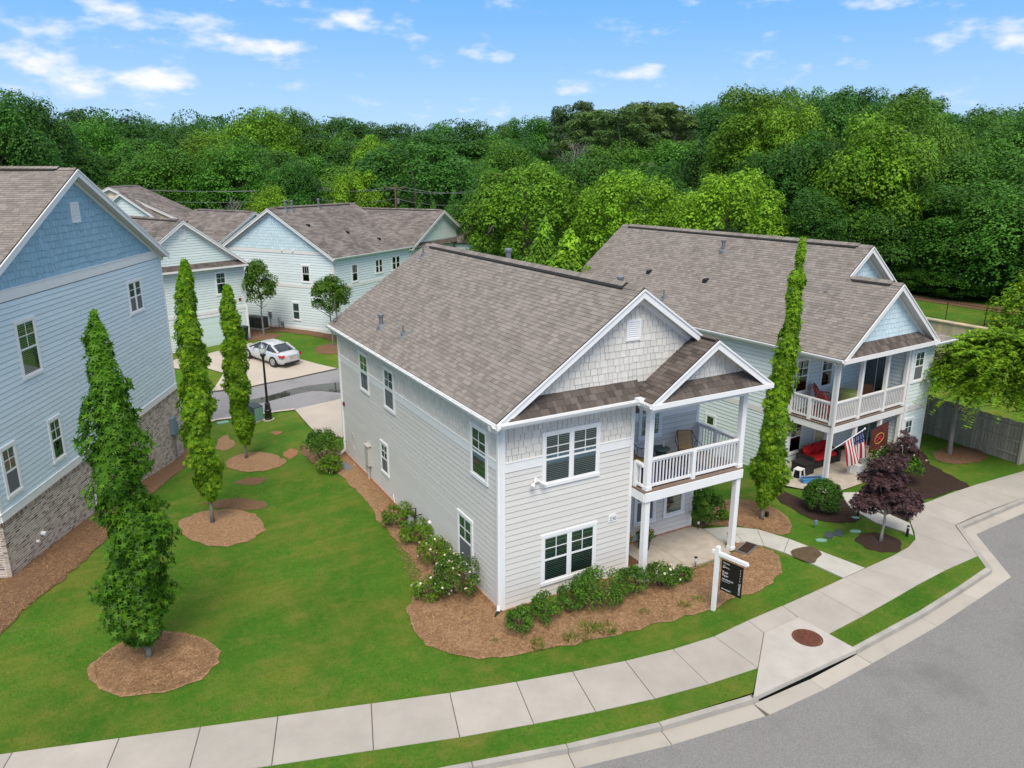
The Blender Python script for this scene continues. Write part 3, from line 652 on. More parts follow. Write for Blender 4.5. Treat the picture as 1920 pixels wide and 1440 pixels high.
# ------------------------------------------------------------------ house kit
class House:
    def __init__(s, name, label, loc, rz, cat='house', group=None):
        s.root = empty(name, label, cat, loc, rz, group); s.mw = Matrix.Translation(Vector(loc)) @ Matrix.Rotation(rz, 4, 'Z'); s.pool = {}
    def part(s, mb, name, m, parent=None, kind=None): return mb.build(name, m, parent or s.root, kind=kind)
    def wall(s, F, poly, thick=.14, m=None, name='wall'):
        mb = MB(); a = [F(u,v,0) for u,v in poly]; n = F(0,0,-thick)-F(0,0,0); mb.prism(a, n)
        return s.part(mb, name, m or M['painted_shadow_gap'])
    def siding(s, w, F, poly, z0, z1, ex, m, name='siding_board', seams=False):
        us = [p[0] for p in poly]; u0, u1 = min(us)-1, max(us)+1; v = z0
        while v < z1-.02:
            v1 = min(v+ex, z1); c = clip([(u0,v),(u1,v),(u1,v1-.017*ex/.178),(u0,v1-.017*ex/.178)], poly)
            if len(c) >= 3:
                a_, b_ = min(p[0] for p in c), max(p[0] for p in c); cuts = [a_]
                if b_-a_ > 6 and seams:
                    u = a_+rng.uniform(1.,3.66)
                    while u < b_-.6: cuts.append(u); u += 3.66
                cuts.append(b_)
                for i in range(len(cuts)-1):
                    lo, hi = cuts[i]+(.003 if i else -.1), cuts[i+1]-(.003 if i < len(cuts)-2 else -.1); d = clip([(lo,v-.1),(hi,v-.1),(hi,v1+.1),(lo,v1+.1)], c) if len(cuts) > 2 else c
                    if len(d) < 3: continue
                    mb = MB(); mb.tint = rng.random(); piece(mb, F, d, v, v+ex, .020, .004); mb.build(name, m, w)
            v += ex
    def lay(s, kind, w, F, poly, z0, z1, ex, wr, m, t=(.016,.004), stag=0., hk=1.02, tintr=(0,1)):
        us = [p[0] for p in poly]; u0, u1 = min(us), max(us); v = z0; row = 0
        pl = s.pool.setdefault(kind, [])
        while v < z1-.01:
            u = u0-rng.uniform(0,wr[1]); 
            while u < u1:
                wd = rng.uniform(*wr); a = v-rng.choice((0,stag))*rng.random() if stag else v
                g = .0065 if hk < 1 else .004; c = clip([(u+g,a),(u+wd-g,a),(u+wd-g,v+ex*hk),(u+g,v+ex*hk)], poly)
                if len(c) >= 3:
                    th = t[0]*rng.uniform(.75,1.25); cx = sum(p[0] for p in c)/len(c); cy = sum(p[1] for p in c)/len(c)
                    wc = s.mw @ F(cx,cy,0); d = (wc-CAM)
                    full = len(c) == 4 and abs((max(p[0] for p in c)-min(p[0] for p in c))-(wd-2*g)) < 1e-3
                    infr = abs(d.dot(RT)/d.dot(FW)*FPX) < 930 and abs(d.dot(UP)/d.dot(FW)*FPX) < 690 and d.dot(FW) > 0
                    pl.append((d.length + (0 if full and infr else 1000), F, c, v, v+ex, th, t[1], rng.uniform(*tintr), w, m))
                u += wd
            v += ex; row += 1
    def finish(s, limit=300):
        for kind, pl in s.pool.items():
            pl.sort(key=lambda e: e[0]); rest = {}
            for i, (d, F, c, v0, v1, t0, t1, ti, w, m) in enumerate(pl):
                if i < limit and d < 900:
                    mb = MB(); mb.tint = ti; piece(mb, F, c, v0, v1, t0, t1); mb.build(kind, m, w)
                else:
                    mb = rest.setdefault((w.name, m.name), (MB(), w, m))[0]; mb.tint = ti; piece(mb, F, c, v0, v1, t0, t1)
            for mb, w, m in rest.values(): mb.build(kind+'_field', m, w, kind='stuff')
    def slope(s, o, U, V, poly, m, ex=.145, wr=(.17,.34), thick=.13, under=None, name='roof', kind='shingle', parent=None, tintr=(0,1)):
        F = sframe(o, U, V); mb = MB(); N = F.axes[3]
        mb.prism([F(u,v,-.004) for u,v in poly], -N*thick); r = s.part(mb, name, under or M['underlay'], parent)
        vs = [p[1] for p in poly]; s.lay(kind, r, F, poly, min(vs), max(vs), ex, wr, m, t=(.014,.003), tintr=tintr)
        return r, F
    def board(s, p, q, w, h, name='rake_board', m=None, up=(0,0,1), parent=None):
        mb = MB(); mb.bar(p, q, w, h, up); return s.part(mb, name, m or M['white'], parent)
    def ridge(s, roof, p, q, m, gap=.6, ang=.7):
        p, q = Vector(p), Vector(q); d = (q-p).normalized(); L_ = (q-p).length; x = d.cross(Vector((0,0,1)))
        mb = MB()
        a, b = p+d*gap+Vector((0,0,.03)), q-d*gap+Vector((0,0,.03))
        for sg in (-1,1):
            k = x*sg*.20-Vector((0,0,.20*ang)); mb.hexa([a+k-Vector((0,0,.03)),b+k-Vector((0,0,.03)),b-Vector((0,0,.03)),a-Vector((0,0,.03)),a+k+Vector((0,0,.025)),b+k+Vector((0,0,.025)),b+Vector((0,0,.025)),a+Vector((0,0,.025))])
        v = s.part(mb, 'ridge_vent', M['ridge_dark'], roof)
        mb = MB(); n = int(L_/.2)
        for i in range(n):
            t0, t1 = i*.2, i*.2+.22; inner = gap-.1 < t0 < L_-gap-.1; h = .075 if inner else .022; mb.tint = rng.random()
            for sg in (-1,1):
                k = x*sg*.155-Vector((0,0,.155*ang)); A, B = p+d*t0+Vector((0,0,h+.012)), p+d*min(t1,L_)+Vector((0,0,h))
                mb.hexa([A+k-Vector((0,0,.012)),B+k-Vector((0,0,.012)),B-Vector((0,0,.012)),A-Vector((0,0,.012)),A+k,B+k,B,A])
        s.part(mb, 'ridge_cap', m, roof, 'stuff')
    def window(s, F, u, z, w, h, cols=1, fill='blind', glass='glass', c=.095, munt=(1,1), split=True, off=.0, screen=False):
        mb = MB(); o = off
        mb.fbox(F,u,u+c,z+c,z+h-c,o,o+.05); mb.fbox(F,u+w-c,u+w,z+c,z+h-c,o,o+.05); mb.fbox(F,u-.01,u+w+.01,z+h-c,z+h+.01,o,o+.056); mb.fbox(F,u-.012,u+w+.012,z-.005,z+c,o,o+.064)
        cw = .085; uw = (w-2*c-(cols-1)*cw)/cols
        for i in range(1,cols): mb.fbox(F,u+c+i*uw+(i-1)*cw,u+c+i*(uw+cw),z+c,z+h-c,o,o+.048)
        W = s.part(mb, 'window', M['white'])
        for i in range(cols):
            a = u+c+i*(uw+cw); b = a+uw; z0, z1 = z+c, z+h-c; zm = (z0+z1)/2 if split else z1
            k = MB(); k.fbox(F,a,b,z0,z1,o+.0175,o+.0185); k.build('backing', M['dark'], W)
            k = MB(); f = .04
            k.fbox(F,a,a+f,z0,z1,o+.022,o+.040); k.fbox(F,b-f,b,z0,z1,o+.022,o+.040); k.fbox(F,a+f,b-f,z0,z0+f+.015,o+.022,o+.040); k.fbox(F,a+f,b-f,z1-f,z1,o+.022,o+.040)
            if split: k.fbox(F,a+f,b-f,zm-.028,zm+.028,o+.022,o+.043)
            k.build('sash', M['white'], W)
            if munt and split:
                k = MB(); nu, nv = munt
                for j in range(1,nu+1): x = a+(b-a)*j/(nu+1); k.fbox(F,x-.011,x+.011,zm,z1-f,o+.030,o+.039)
                for j in range(1,nv+1): y = zm+(z1-zm)*j/(nv+1); k.fbox(F,a+f,b-f,y-.011,y+.011,o+.030,o+.0385)
                k.build('muntin', M['white'], W)
            if fill == 'blind':
                k = MB(); y = z0+.02
                while y < z1-.03: k.hexa([F(a+f-.01,y,o+.020),F(b-f+.01,y,o+.020),F(b-f+.01,y+.008,o+.026),F(a+f-.01,y+.008,o+.026),F(a+f-.01,y+.026,o+.020),F(b-f+.01,y+.026,o+.020),F(b-f+.01,y+.03,o+.026),F(a+f-.01,y+.03,o+.026)]); y += .058
                k.build('blind', M['blind'], W, kind='stuff')
            elif fill == 'none' and split and glass == 'glass':
                k = MB(); k.fbox(F,a+f,b-f,z0+f,zm-.03,o+.032,o+.034); k.build('insect_screen', M['screen'], W)
                k = MB(); y = zm+.03
                while y < z1-.03: k.fbox(F,a+f,b-f,y,y+.034,o+.019,o+.022); y += .05
                k.build('blind', M['blind'], W, kind='stuff')
            elif fill == 'curtain':
                k = MB(); n = 14
                for j in range(n):
                    x0, x1 = a+(b-a)*j/n, a+(b-a)*(j+1)/n; d0, d1 = (.020,.026) if j % 2 else (.026,.020)
                    if 4 < j < 9: continue
                    k.face(F(x0,z0,o+d0),F(x1,z0,o+d1),F(x1,z1,o+d1),F(x0,z1,o+d0))
                k.build('curtain', M['curtain'], W)
            elif fill == 'frost':
                k = MB(); k.fbox(F,a,b,z0,z1,o+.019,o+.024); k.build('frosted_panel', M['frosted'], W)
            k = MB(); k.face(F(a+f-.005,z0,o+.030),F(b-f+.005,z0,o+.030),F(b-f+.005,z1,o+.030),F(a+f-.005,z1,o+.030))
            k.build('pane', M[glass], W)
        return W
    def louvre(s, F, u, z, w, h, m=None):
        mb = MB(); c = .07; mb.fbox(F,u,u+c,z,z+h,0,.05); mb.fbox(F,u+w-c,u+w,z,z+h,0,.05); mb.fbox(F,u+c,u+w-c,z,z+c,0,.05); mb.fbox(F,u+c,u+w-c,z+h-c,z+h,0,.05); mb.fbox(F,u+c,u+w-c,z+c,z+h-c,.0,.019)
        V = s.part(mb, 'louvre_vent', m or M['white']); n = int((h-2*c)/.055)
        for i in range(n):
            y = z+c+(h-2*c)*i/n; k = MB(); k.hexa([F(u+c,y,.02),F(u+w-c,y,.02),F(u+w-c,y,.048),F(u+c,y,.048),F(u+c,y+.045,.02),F(u+w-c,y+.045,.02),F(u+w-c,y+.014,.048),F(u+c,y+.014,.048)]); k.build('slat', m or M['white'], V)
    def railing(s, p, q, h=.95, gap=.125, posts=(), m=None, name='railing', bw=.036):
        m = m or M['white']; p, q = Vector(p), Vector(q); d = (q-p).normalized(); L_ = (q-p).length; z = Vector((0,0,1))
        mb = MB(); mb.bar(p+z*h, q+z*h, .13, .045); mb.bar(p+z*(h-.06), q+z*(h-.06), .05, .075); Rr = s.part(mb, name, m)
        mb = MB(); mb.bar(p+z*.11, q+z*.11, .05, .08); mb.build('bottom_rail', m, Rr)
        for t in posts:
            k = MB(); c = p+d*(L_*t); k.bar(c, c+z*(h-.02), .14, .14, up=d); k.build('newel_post', m, Rr)
        n = max(2, int(L_/gap)); me = None
        for i in range(1,n):
            if any(abs(L_*i/n-L_*t) < .09 for t in posts): continue
            c = p+d*(L_*i/n)
            if me is None:
                k = MB(); k.bar((0,0,.14),(0,0,h-.09),bw,bw,up=d); me = k.mesh('baluster', m)
            inst('baluster', me, Rr, c)
        return Rr
    def gutter(s, p, q, out, name='gutter', m=None):
        p, q, out = Vector(p), Vector(q), Vector(out); mb = MB(); z = Vector((0,0,1))
        prof = [out*0, out*.0-z*.0+z*.0, ]
        A = [(0,.0),(0,-.11),(.075,-.11),(.12,-.02),(.12,.0),(.105,.0),(.105,-.02),(.068,-.095),(.015,-.095),(.015,.0)]
        a = [p+out*x+z*y for x,y in A]; b = [q+out*x+z*y for x,y in A]; n = len(A)
        mb.idx(a+b, [(i,(i+1)%n,n+(i+1)%n,n+i) for i in range(n)]+[(0,1,8,9),(1,2,7,8),(2,3,6,7),(3,4,5,6)]+[(n+9,n+8,n+1,n),(n+8,n+7,n+2,n+1),(n+7,n+6,n+3,n+2),(n+6,n+5,n+4,n+3)])
        return s.part(mb, name, m or M['white'])
    def downspout(s, path, foot=None, m=None):
        mb = MB()
        for a, b in zip(path, path[1:]): mb.bar(a, b, .085, .065, up=(1,0,0) if abs(Vector(b)[0]-Vector(a)[0]) < .5 and abs((Vector(b)-Vector(a)).normalized().z) > .9 else (0,0,1))
        D = s.part(mb, 'downspout', m or M['white'])
        if foot:
            k = MB(); k.tube([foot[0], foot[1]], .06, 10); k.build('drain_elbow', M['plastic_black'], D)
        return D
    def flood(s, c, U, N):
        c, U, N = Vector(c), Vector(U), Vector(N); mb = MB(); mb.tube([c, c+N*.05], .07, 10)
        fl = s.part(mb, 'flood_light', M['white'])
        for sg in (-1,1):
            k = MB(); a = c+N*.05+U*sg*.03; b = a+U*sg*.13+N*.09-Vector((0,0,.07)); k.tube([a, a.lerp(b,.5), b, b+(b-a).normalized()*.09], [.02,.02,.055,.065], 10); k.build('lamp_head', M['white'], fl)
    def pipe(s, c, h=.45, r=.04, cap=None, flash=True, roofn=(0,0,1), m=None, parent=None):
        mb = MB(); c = Vector(c); mb.tube([c-Vector((0,0,.1)), c+Vector((0,0,h))], r, 12)
        if cap: mb.tube([c+Vector((0,0,h)), c+Vector((0,0,h+.015)), c+Vector((0,0,h+.09)), c+Vector((0,0,h+.12))], [cap*.8,cap,cap,cap*.7], 14)
        V = s.part(mb, 'vent_pipe', m or M['metal'], parent)
        if flash:
            k = MB(); n = Vector(roofn).normalized(); x = n.cross(Vector((0,1,0))).normalized() if abs(n.y) < .5 else n.cross(Vector((1,0,0))).normalized(); y = n.cross(x)
            k.hexa([c+x*.2+y*.17+n*.012,c+x*.2-y*.17+n*.012,c-x*.2-y*.17+n*.012,c-x*.2+y*.17+n*.012,c+x*.19+y*.16+n*.028,c+x*.19-y*.16+n*.028,c-x*.19-y*.16+n*.028,c-x*.19+y*.16+n*.028][::1]); k.tube([c-n*.02,c+n*.14],[r*2.6,r*1.15],12); k.build('flashing', m or M['grey'], V)
        return V

# ------------------------------------------------------------------ the greige house in the middle
def main_house():
    h = House('house', 'greige two-storey house with brown shingled roof, corner balcony and house number 230', (0,0,0), 0)
    W, Ld = 8.6, 14.8; AX, AZ = 4.41, 9.18; EX, EZ = -.33, 5.95; s_ = (AZ-EZ)/(AX-EX)
    bz = 4.35; bt = 4.62; ez = 5.93
    Ff = frame((0,0,0),(1,0,0),(0,-1,0)); Fl = frame((0,Ld,0),(0,-1,0),(-1,0,0)); Fb = frame((4.56,1.5,0),(1,0,0),(0,-1,0))
    # walls
    front = [(0,.1),(4.56,.1),(4.56,ez),(0,ez)]; w = h.wall(Ff, front)
    h.siding(w, Ff, [(.1,.1),(4.46,.1),(4.46,bz),(.1,bz)], .1, bz, .178, M['taupe'])
    h.lay('shake', w, Ff, [(.1,bt),(4.46,bt),(4.46,ez),(.1,ez)], bt, ez, .205, (.13,.27), M['taupe_shake'], stag=.03, hk=.95)
    left = [(0,.1),(Ld,.1),(Ld,ez+.05),(0,ez+.05)]; w2 = h.wall(Fl, left)
    h.siding(w2, Fl, [(.1,.1),(Ld-.1,.1),(Ld-.1,bz),(.1,bz)], .1, bz, .178, M['taupe'], seams=True)
    h.lay('shake', w2, Fl, [(.1,bt),(Ld-.1,bt),(Ld-.1,ez),(.1,ez)], bt, ez, .205, (.13,.27), M['taupe_shake'], stag=.03, hk=.95)
    back = [(0,.08),(W-4.56-.02,.08),(W-4.56-.02,5.8),(0,5.8)]; w3 = h.wall(Fb, back)
    h.siding(w3, Fb, [(0,.08),(W-4.64,.08),(W-4.64,4.45),(0,4.45)], .08, 4.45, .178, M['taupe'])
    mb = MB(); mb.box(4.42,4.558,.01,1.36,.1,5.8); h.part(mb, 'wall', M['taupe'])
    mb = MB(); mb.box(W-.16,W-.02,1.52,Ld,.1,6.0); h.part(mb, 'wall', M['taupe'])
    mb = MB(); mb.box(.01,W-.03,Ld-.15,Ld,.1,6.0); h.part(mb, 'wall', M['taupe'])
    # gable wall above the pent roof, and its shakes
    g0 = 5.95; gx = lambda z: (z-EZ)/s_+EX+.05
    gp = [(gx(g0)+.1,g0),(2*AX-gx(g0)-.1,g0),(AX,AZ-.12)]; w4 = h.wall(Ff, gp)
    h.lay('shake', w4, Ff, [(gx(6.35)+.08,6.35),(6.9,6.35),(6.9,7.25),(AX,AZ-.16)], 6.35, AZ, .205, (.13,.27), M['taupe_shake'], stag=.03, hk=.95)
    pg = [(4.75,6.0),(8.75,6.0),(6.74,7.40)]; Fp = frame((0,-.6,0),(1,0,0),(0,-1,0)); w5 = h.wall(Fp, pg)
    h.lay('shake', w5, Fp, [(4.85,6.25),(8.63,6.25),(6.74,7.40)], 6.28, 7.4, .205, (.13,.27), M['taupe_shake'], stag=.03, hk=.95)
    # trim
    for (F, u0, u1, z0, z1) in ((Ff,0,.11,.1,ez),(Ff,4.45,4.56,.1,ez),(Fl,0,.1,.1,ez),(Fl,Ld-.11,Ld,.1,ez),(Fb,W-4.56-.14,W-4.56-.02,.08,5.8)):
        mb = MB(); mb.fbox(F,u0,u1,z0,z1,-.01,.028); h.part(mb, 'corner_board', M['white'])
    for F, u0, u1 in ((Ff,.11,4.45),(Fl,.1,Ld-.11)):
        mb = MB(); mb.fbox(F,u0,u1,bz,bt,0,.03); mb.fbox(F,u0,u1,bt,bt+.03,0,.045); h.part(mb, 'belt_board', M['white'])
    mb = MB(); mb.fbox(Fb,0,W-4.72,4.45,4.75,0,.03); h.part(mb, 'belt_board', M['white'])
    # brick ledge at the foot of the walls
    mb = MB()
    for F, L_ in ((Ff,4.56),(Fl,Ld),(Fb,W-4.58)):
        u = 0.
        while u < L_-.03:
            mb.tint = rng.random(); mb.fbox(F,u+.004,min(u+.069,L_),-.18,.098,-.02,.06+rng.uniform(-.004,.004)); u += .075
    h.part(mb, 'brick_ledge', M['clay'], kind='stuff')
    mb = MB()
    for F, L_ in ((Ff,4.56),(Fl,Ld)): mb.fbox(F,0,L_,-.2,.088,-.1,.052)
    h.part(mb, 'footing', M['joint'])
    # windows
    h.window(Ff, 1.30, 3.665, 1.985, 1.66, 2); h.window(Ff, 1.30, .515, 1.97, 1.64, 2)
    for y1, z in ((1.83,3.70),(12.0,3.74),(9.17,3.74)): h.window(Fl, Ld-y1, z, 1.08, 1.65, fill='blind' if y1 < 3 else 'curtain' if y1 > 11 else 'none')
    h.window(Fl, Ld-2.83, .42, 1.06, 1.74, fill='none'); h.window(Fl, Ld-9.88, .90, .84, 1.34, fill='none', munt=(1,1))
    h.window(Fb, 1.38, 3.78, .98, 1.72, fill='blind', munt=(0,0)); h.window(Fb, 1.36, .66, .95, 1.75, fill='none', munt=(0,0)); h.window(Fb, 2.66, .68, .93, 1.6, fill='none', split=False)
    h.louvre(Ff, 4.09, 7.63, .52, .62)
    # main roof
    SL = math.hypot(AX-EX, AZ-EZ); y0, y1 = -.33, Ld+.33
    rf, _ = h.slope((EX,y1,EZ),(0,-1,0),(AX-EX,0,AZ-EZ),[(0,0),(y1-y0,0),(y1-y0,SL),(0,SL)], M['shingle'])
    SR = math.hypot(9.15-AX, AZ-EZ)
    rr, _ = h.slope((9.15,y0,EZ),(0,1,0),(AX-9.15,0,AZ-EZ),[(1.7,0),(y1-y0,0),(y1-y0,SR),(0,SR),(0,SR*.49),(1.7,.5)], M['shingle'], wr=(.3,.42))
    h.ridge(rf, (AX,y0,AZ+.01), (AX,y1,AZ+.01), M['shingle'], .75)
    nrm = Vector((-s_,0,1)).normalized()
    # rake boards (a wide board with a thin crown) and soffits
    for sg, xe, lim in ((-1,EX,1.),(1,2*AX-EX,.50)):
        a = Vector((AX,y0,AZ-.02)); b = a.lerp(Vector((xe,y0,EZ-.02)), lim); dn = Vector((0,0,-.135))
        for off, hh, yy, nm in ((.13,.24,-.018,'rake_board'),(.02,.06,-.05,'rake_crown')):
            k = MB(); z = Vector((0,0,1)); t = Vector((0,yy,0)); A, B = a+t, b+t; o2 = Vector((0,-.022,0))
            k.hexa([A-z*(off+hh/2),B-z*(off+hh/2),B-z*(off+hh/2)+o2,A-z*(off+hh/2)+o2,A-z*(off-hh/2),B-z*(off-hh/2),B-z*(off-hh/2)+o2,A-z*(off-hh/2)+o2]); h.part(k, nm, M['white'])
        k = MB(); k.face(a+Vector((0,.0,-.17)), b+Vector((0,0,-.17)), b+Vector((0,.33,-.17)), a+Vector((0,.33,-.17))); k.face(*[Vector(p)+Vector((0,.0,-.015)) for p in (a+Vector((0,.33,-.17)), b+Vector((0,.33,-.17)), b+Vector((0,0,-.17)), a+Vector((0,0,-.17)))]); h.part(k, 'soffit', M['soffit'])
        k = MB(); q = b+Vector((0,.335,-.28)); r_ = a+Vector((0,.335,-.28)); k.bar(r_+Vector((0,-.03,0)), q+Vector((0,-.03,0)), .03, .14); h.part(k, 'frieze_board', M['white'])
    # eave on the left: fascia, soffit, gutter with hangers, downspouts
    mb = MB(); mb.box(EX,.02,y0+.02,y1-.02,EZ-.17,EZ-.15); h.part(mb, 'soffit', M['soffit'])
    mb = MB(); mb.box(EX-.022,EX,y0,y1,EZ-.18,EZ-.01); h.part(mb, 'fascia', M['white'])
    G = h.gutter((EX-.024,y0-.02,EZ-.015),(EX-.024,y1,EZ-.015),(-1,0,0))
    mb = MB(); y = .4
    while y < y1: mb.box(EX-.15,EX-.02,y,y+.025,EZ-.018,EZ-.006); y += .62
    mb.build('gutter_hanger', M['white'], G)
    h.downspout([(EX-.09,-.12,EZ-.12),(EX-.07,-.12,EZ-.22),(-.05,.08,EZ-.45),(-.055,.08,.22),(-.12,-.02,.06)], ((-.10,-.0,.07),(-.30,-.16,.02)))
    h.downspout([(EX-.09,Ld-.05,EZ-.12),(EX-.07,Ld-.05,EZ-.22),(-.05,Ld-.06,EZ-.45),(-.055,Ld-.06,.2),(-.30,Ld-.1,.02)])
    # pent roof across the front
    P0 = Vector((-.12,-.42,5.96)); V = Vector((0,.42,.46)); VL = V.length
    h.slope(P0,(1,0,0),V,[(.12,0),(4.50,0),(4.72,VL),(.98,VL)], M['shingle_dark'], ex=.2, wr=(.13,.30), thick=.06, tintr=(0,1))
    mb = MB(); mb.box(EX-.05,4.36,-.50,-.42,5.80,5.96); mb.box(EX-.05,4.36,-.42,0,5.80,5.83); h.part(mb, 'fascia', M['white'])
    h.gutter((EX,-.50,5.965),(4.30,-.50,5.965),(0,-1,0))
    mb = MB(); mb.box(4.18,4.44,-.66,-.42,5.84,6.03); h.part(mb, 'gutter_box', M['white'])
    # porch roof
    PX, PZ, PE, PEZ = 6.74, 7.58, 4.34, 5.98; vl = math.hypot(PX-PE, PZ-PEZ)
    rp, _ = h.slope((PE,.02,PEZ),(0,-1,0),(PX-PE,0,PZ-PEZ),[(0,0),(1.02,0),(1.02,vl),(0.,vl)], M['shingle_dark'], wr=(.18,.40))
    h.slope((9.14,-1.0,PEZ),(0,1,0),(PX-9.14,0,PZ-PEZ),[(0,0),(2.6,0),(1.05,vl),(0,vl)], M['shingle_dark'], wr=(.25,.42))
    k = MB(); k.bar((PX,-1.0,PZ+.012),(PX,-.1,PZ+.012),.26,.03); k.build('ridge_cap', M['shingle_dark'], rp)
    for sg, xe in ((-1,PE),(1,9.14)):
        a = Vector((PX,-1.0,PZ-.02)); b = Vector((xe,-1.0,PEZ-.02))
        for off, hh, yy, nm in ((.13,.24,-.018,'rake_board'),(.02,.06,-.05,'rake_crown')):
            k = MB(); z = Vector((0,0,1)); t = Vector((0,yy,0)); A, B = a+t, b+t; o2 = Vector((0,-.022,0))
            k.hexa([A-z*(off+hh/2),B-z*(off+hh/2),B-z*(off+hh/2)+o2,A-z*(off+hh/2)+o2,A-z*(off-hh/2),B-z*(off-hh/2),B-z*(off-hh/2)+o2,A-z*(off-hh/2)+o2]); h.part(k, nm, M['white'])
        k = MB(); k.face(a+Vector((0,0,-.17)), b+Vector((0,0,-.17)), b+Vector((0,.4,-.17)), a+Vector((0,.4,-.17))); h.part(k, 'soffit', M['soffit'])
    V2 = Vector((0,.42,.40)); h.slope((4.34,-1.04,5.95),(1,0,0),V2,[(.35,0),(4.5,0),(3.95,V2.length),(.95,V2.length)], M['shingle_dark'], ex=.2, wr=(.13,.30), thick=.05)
    mb = MB(); mb.box(4.30,9.18,-1.10,-1.03,5.80,5.94); mb.box(4.28,4.36,-1.03,-.42,5.80,5.95); mb.box(9.12,9.2,-1.03,1.4,5.80,5.95); h.part(mb, 'fascia', M['white'])
    h.gutter((4.28,-1.12,5.97),(4.28,-.6,5.97),(-1,0,0))
    mb = MB(); mb.box(4.58,9.1,-1.02,1.48,5.77,5.80); h.part(mb, 'porch_ceiling', M['soffit'])
    # balcony: floor, beams, posts, railings
    mb = MB(); mb.box(4.58,8.66,-.60,1.48,2.98,3.02); B = h.part(mb, 'balcony_floor', M['deck']); y = -.60
    while y < 1.45: k = MB(); k.tint = rng.random(); k.box(4.56,8.68,y+.004,y+.134,3.02,3.05); k.build('deck_board', M['deck'], B); y += .14
    mb = MB(); mb.box(4.60,8.66,-.64,-.58,2.70,2.985); mb.box(4.57,4.63,-.58,.0,2.70,2.985); mb.box(8.60,8.66,-.58,1.5,2.70,2.985); h.part(mb, 'beam', M['white'])
    mb = MB(); mb.box(4.62,8.62,-.57,1.48,2.88,2.92); h.part(mb, 'porch_ceiling', M['soffit'])
    for x in (4.76,8.55):
        for z0, z1 in ((.06,2.70),(3.05,5.52)):
            mb = MB(); mb.box(x-.09,x+.09,-.58,-.40,z0,z1); mb.box(x-.105,x+.105,-.595,-.385,z0,z0+.12); h.part(mb, 'post', M['white'])
    mb = MB(); mb.box(4.66,8.65,-.60,-.42,5.52,5.80); mb.box(4.67,4.83,-.42,.0,5.52,5.80); mb.box(8.47,8.63,-.42,1.5,5.52,5.80); h.part(mb, 'beam', M['white'])
    h.railing((4.86,-.49,3.05),(8.45,-.49,3.05),.96,posts=(.475,)); h.railing((4.66,-.02,3.05),(4.66,-.40,3.05),.80,posts=(.12,)); h.railing((8.55,-.38,3.05),(8.55,1.46,3.05),.96,posts=(.5,.96))
    # small fittings
    mb = MB(); F = Ff; pl = [F(3.70,2.0,.02),F(4.03,2.0,.02),F(4.03,2.20,.02),F(3.96,2.25,.02),F(3.77,2.25,.02),F(3.70,2.20,.02)]; mb.prism(pl, (0,-.02,0)); num = h.part(mb, 'house_number', M['white'])
    text('230', (3.745,-.0435,2.05), (math.pi/2,0,0), .17, M['digit'], num, 'numerals')
    h.flood((1.10,-.02,3.95),(1,0,0),(0,-1,0))
    mb = MB(); mb.fbox(Fl,Ld-14.56,Ld-14.42,2.36,2.52,0,.08); h.part(mb, 'fire_alarm', M['red_alarm'])
    mb = MB(); mb.fbox(Fl,Ld-11.5,Ld-11.12,.66,1.52,.0,.16); mb.fbox(Fl,Ld-11.55,Ld-11.07,1.52,1.56,-.0,.2); e = h.part(mb, 'meter_box', M['taupe_box'])
    k = MB(); k.tube([(-.09,11.3,.68),(-.09,11.3,-.05)],.035,8); k.tube([(-.05,11.55,1.2),(-.13,11.55,1.2)],.085,12); k.box(-.12,0,11.5,11.62,.35,.9); k.build('conduit', M['taupe_box'], e)
    k = MB(); k.tube([(-.03,13.5,1.3),(-.03,13.5,.8),(-.035,13.3,.7),(-.035,13.25,.05),(-.3,13.0,.0)],.015,6); k.box(-.05,-.015,13.42,13.56,1.1,1.36); k.build('cable_box', M['taupe_box'], e)
    g = MB(); g.tube([(-.05,5.75,.75),(-.34,5.75,.75),(-.34,5.75,.48)],.02,8); g.tube([(-.34,6.35,.50),(-.34,6.35,.74),(-.04,6.35,.74),(-.04,6.35,.1)],.02,8); gm = h.part(g, 'gas_pipe', M['plastic_black'])
    k = MB(); k.lathe([(.10,0),(.15,.04),(.16,.22),(.12,.30),(.05,.34)],(-.34,6.05,.22),14); k.bar((-.34,5.75,.5),(-.34,6.35,.5),.08,.08); k.build('gas_meter', M['grey'], gm)
    k = MB(); k.tube([(.0,5.1,.72),(-.09,5.1,.70)],.065,10); h.part(k, 'exhaust_hood', M['white'])
    k = MB(); k.tube([(0,8.55,.40),(-.06,8.55,.42),(-.06,8.45,.1)],.018,6); h.part(k, 'spigot', M['white'])
    # roof penetrations
    on_l = lambda x, y: (x, y, EZ+(x-EX)*s_)
    h.pipe(on_l(.50,10.63), .42, .085, .13, roofn=nrm, parent=rf); h.pipe(on_l(.60,8.57), .36, .035, roofn=nrm, m=M['grey'], parent=rf); h.pipe(on_l(3.80,14.1), .42, .04, roofn=nrm, m=M['grey'], parent=rf)
    h.pipe((4.85,8.3,8.87), .55, .1, .15, flash=False, parent=rf); h.pipe((4.75,1.2,8.9), .32, .08, .11, flash=False, parent=rf)
    h.finish(300)
    return h
def text(body, loc, rot, size, m, parent=None, name='lettering', extr=.002, align='LEFT', world=None):
    c = bpy.data.curves.new(name, 'FONT'); c.body = body; c.size = size; c.extrude = extr; c.align_x = align; c.resolution_u = 3; c.materials.append(m)
    tmp = bpy.data.objects.new('lettering_curve', c); COL.objects.link(tmp); me = bpy.data.meshes.new_from_object(tmp.evaluated_get(bpy.context.evaluated_depsgraph_get())); bpy.data.objects.remove(tmp); bpy.data.curves.remove(c)
    o = bpy.data.objects.new(name, me); COL.objects.link(o); o.location = loc; o.rotation_euler = rot
    if parent is not None: o.parent = parent
    return o

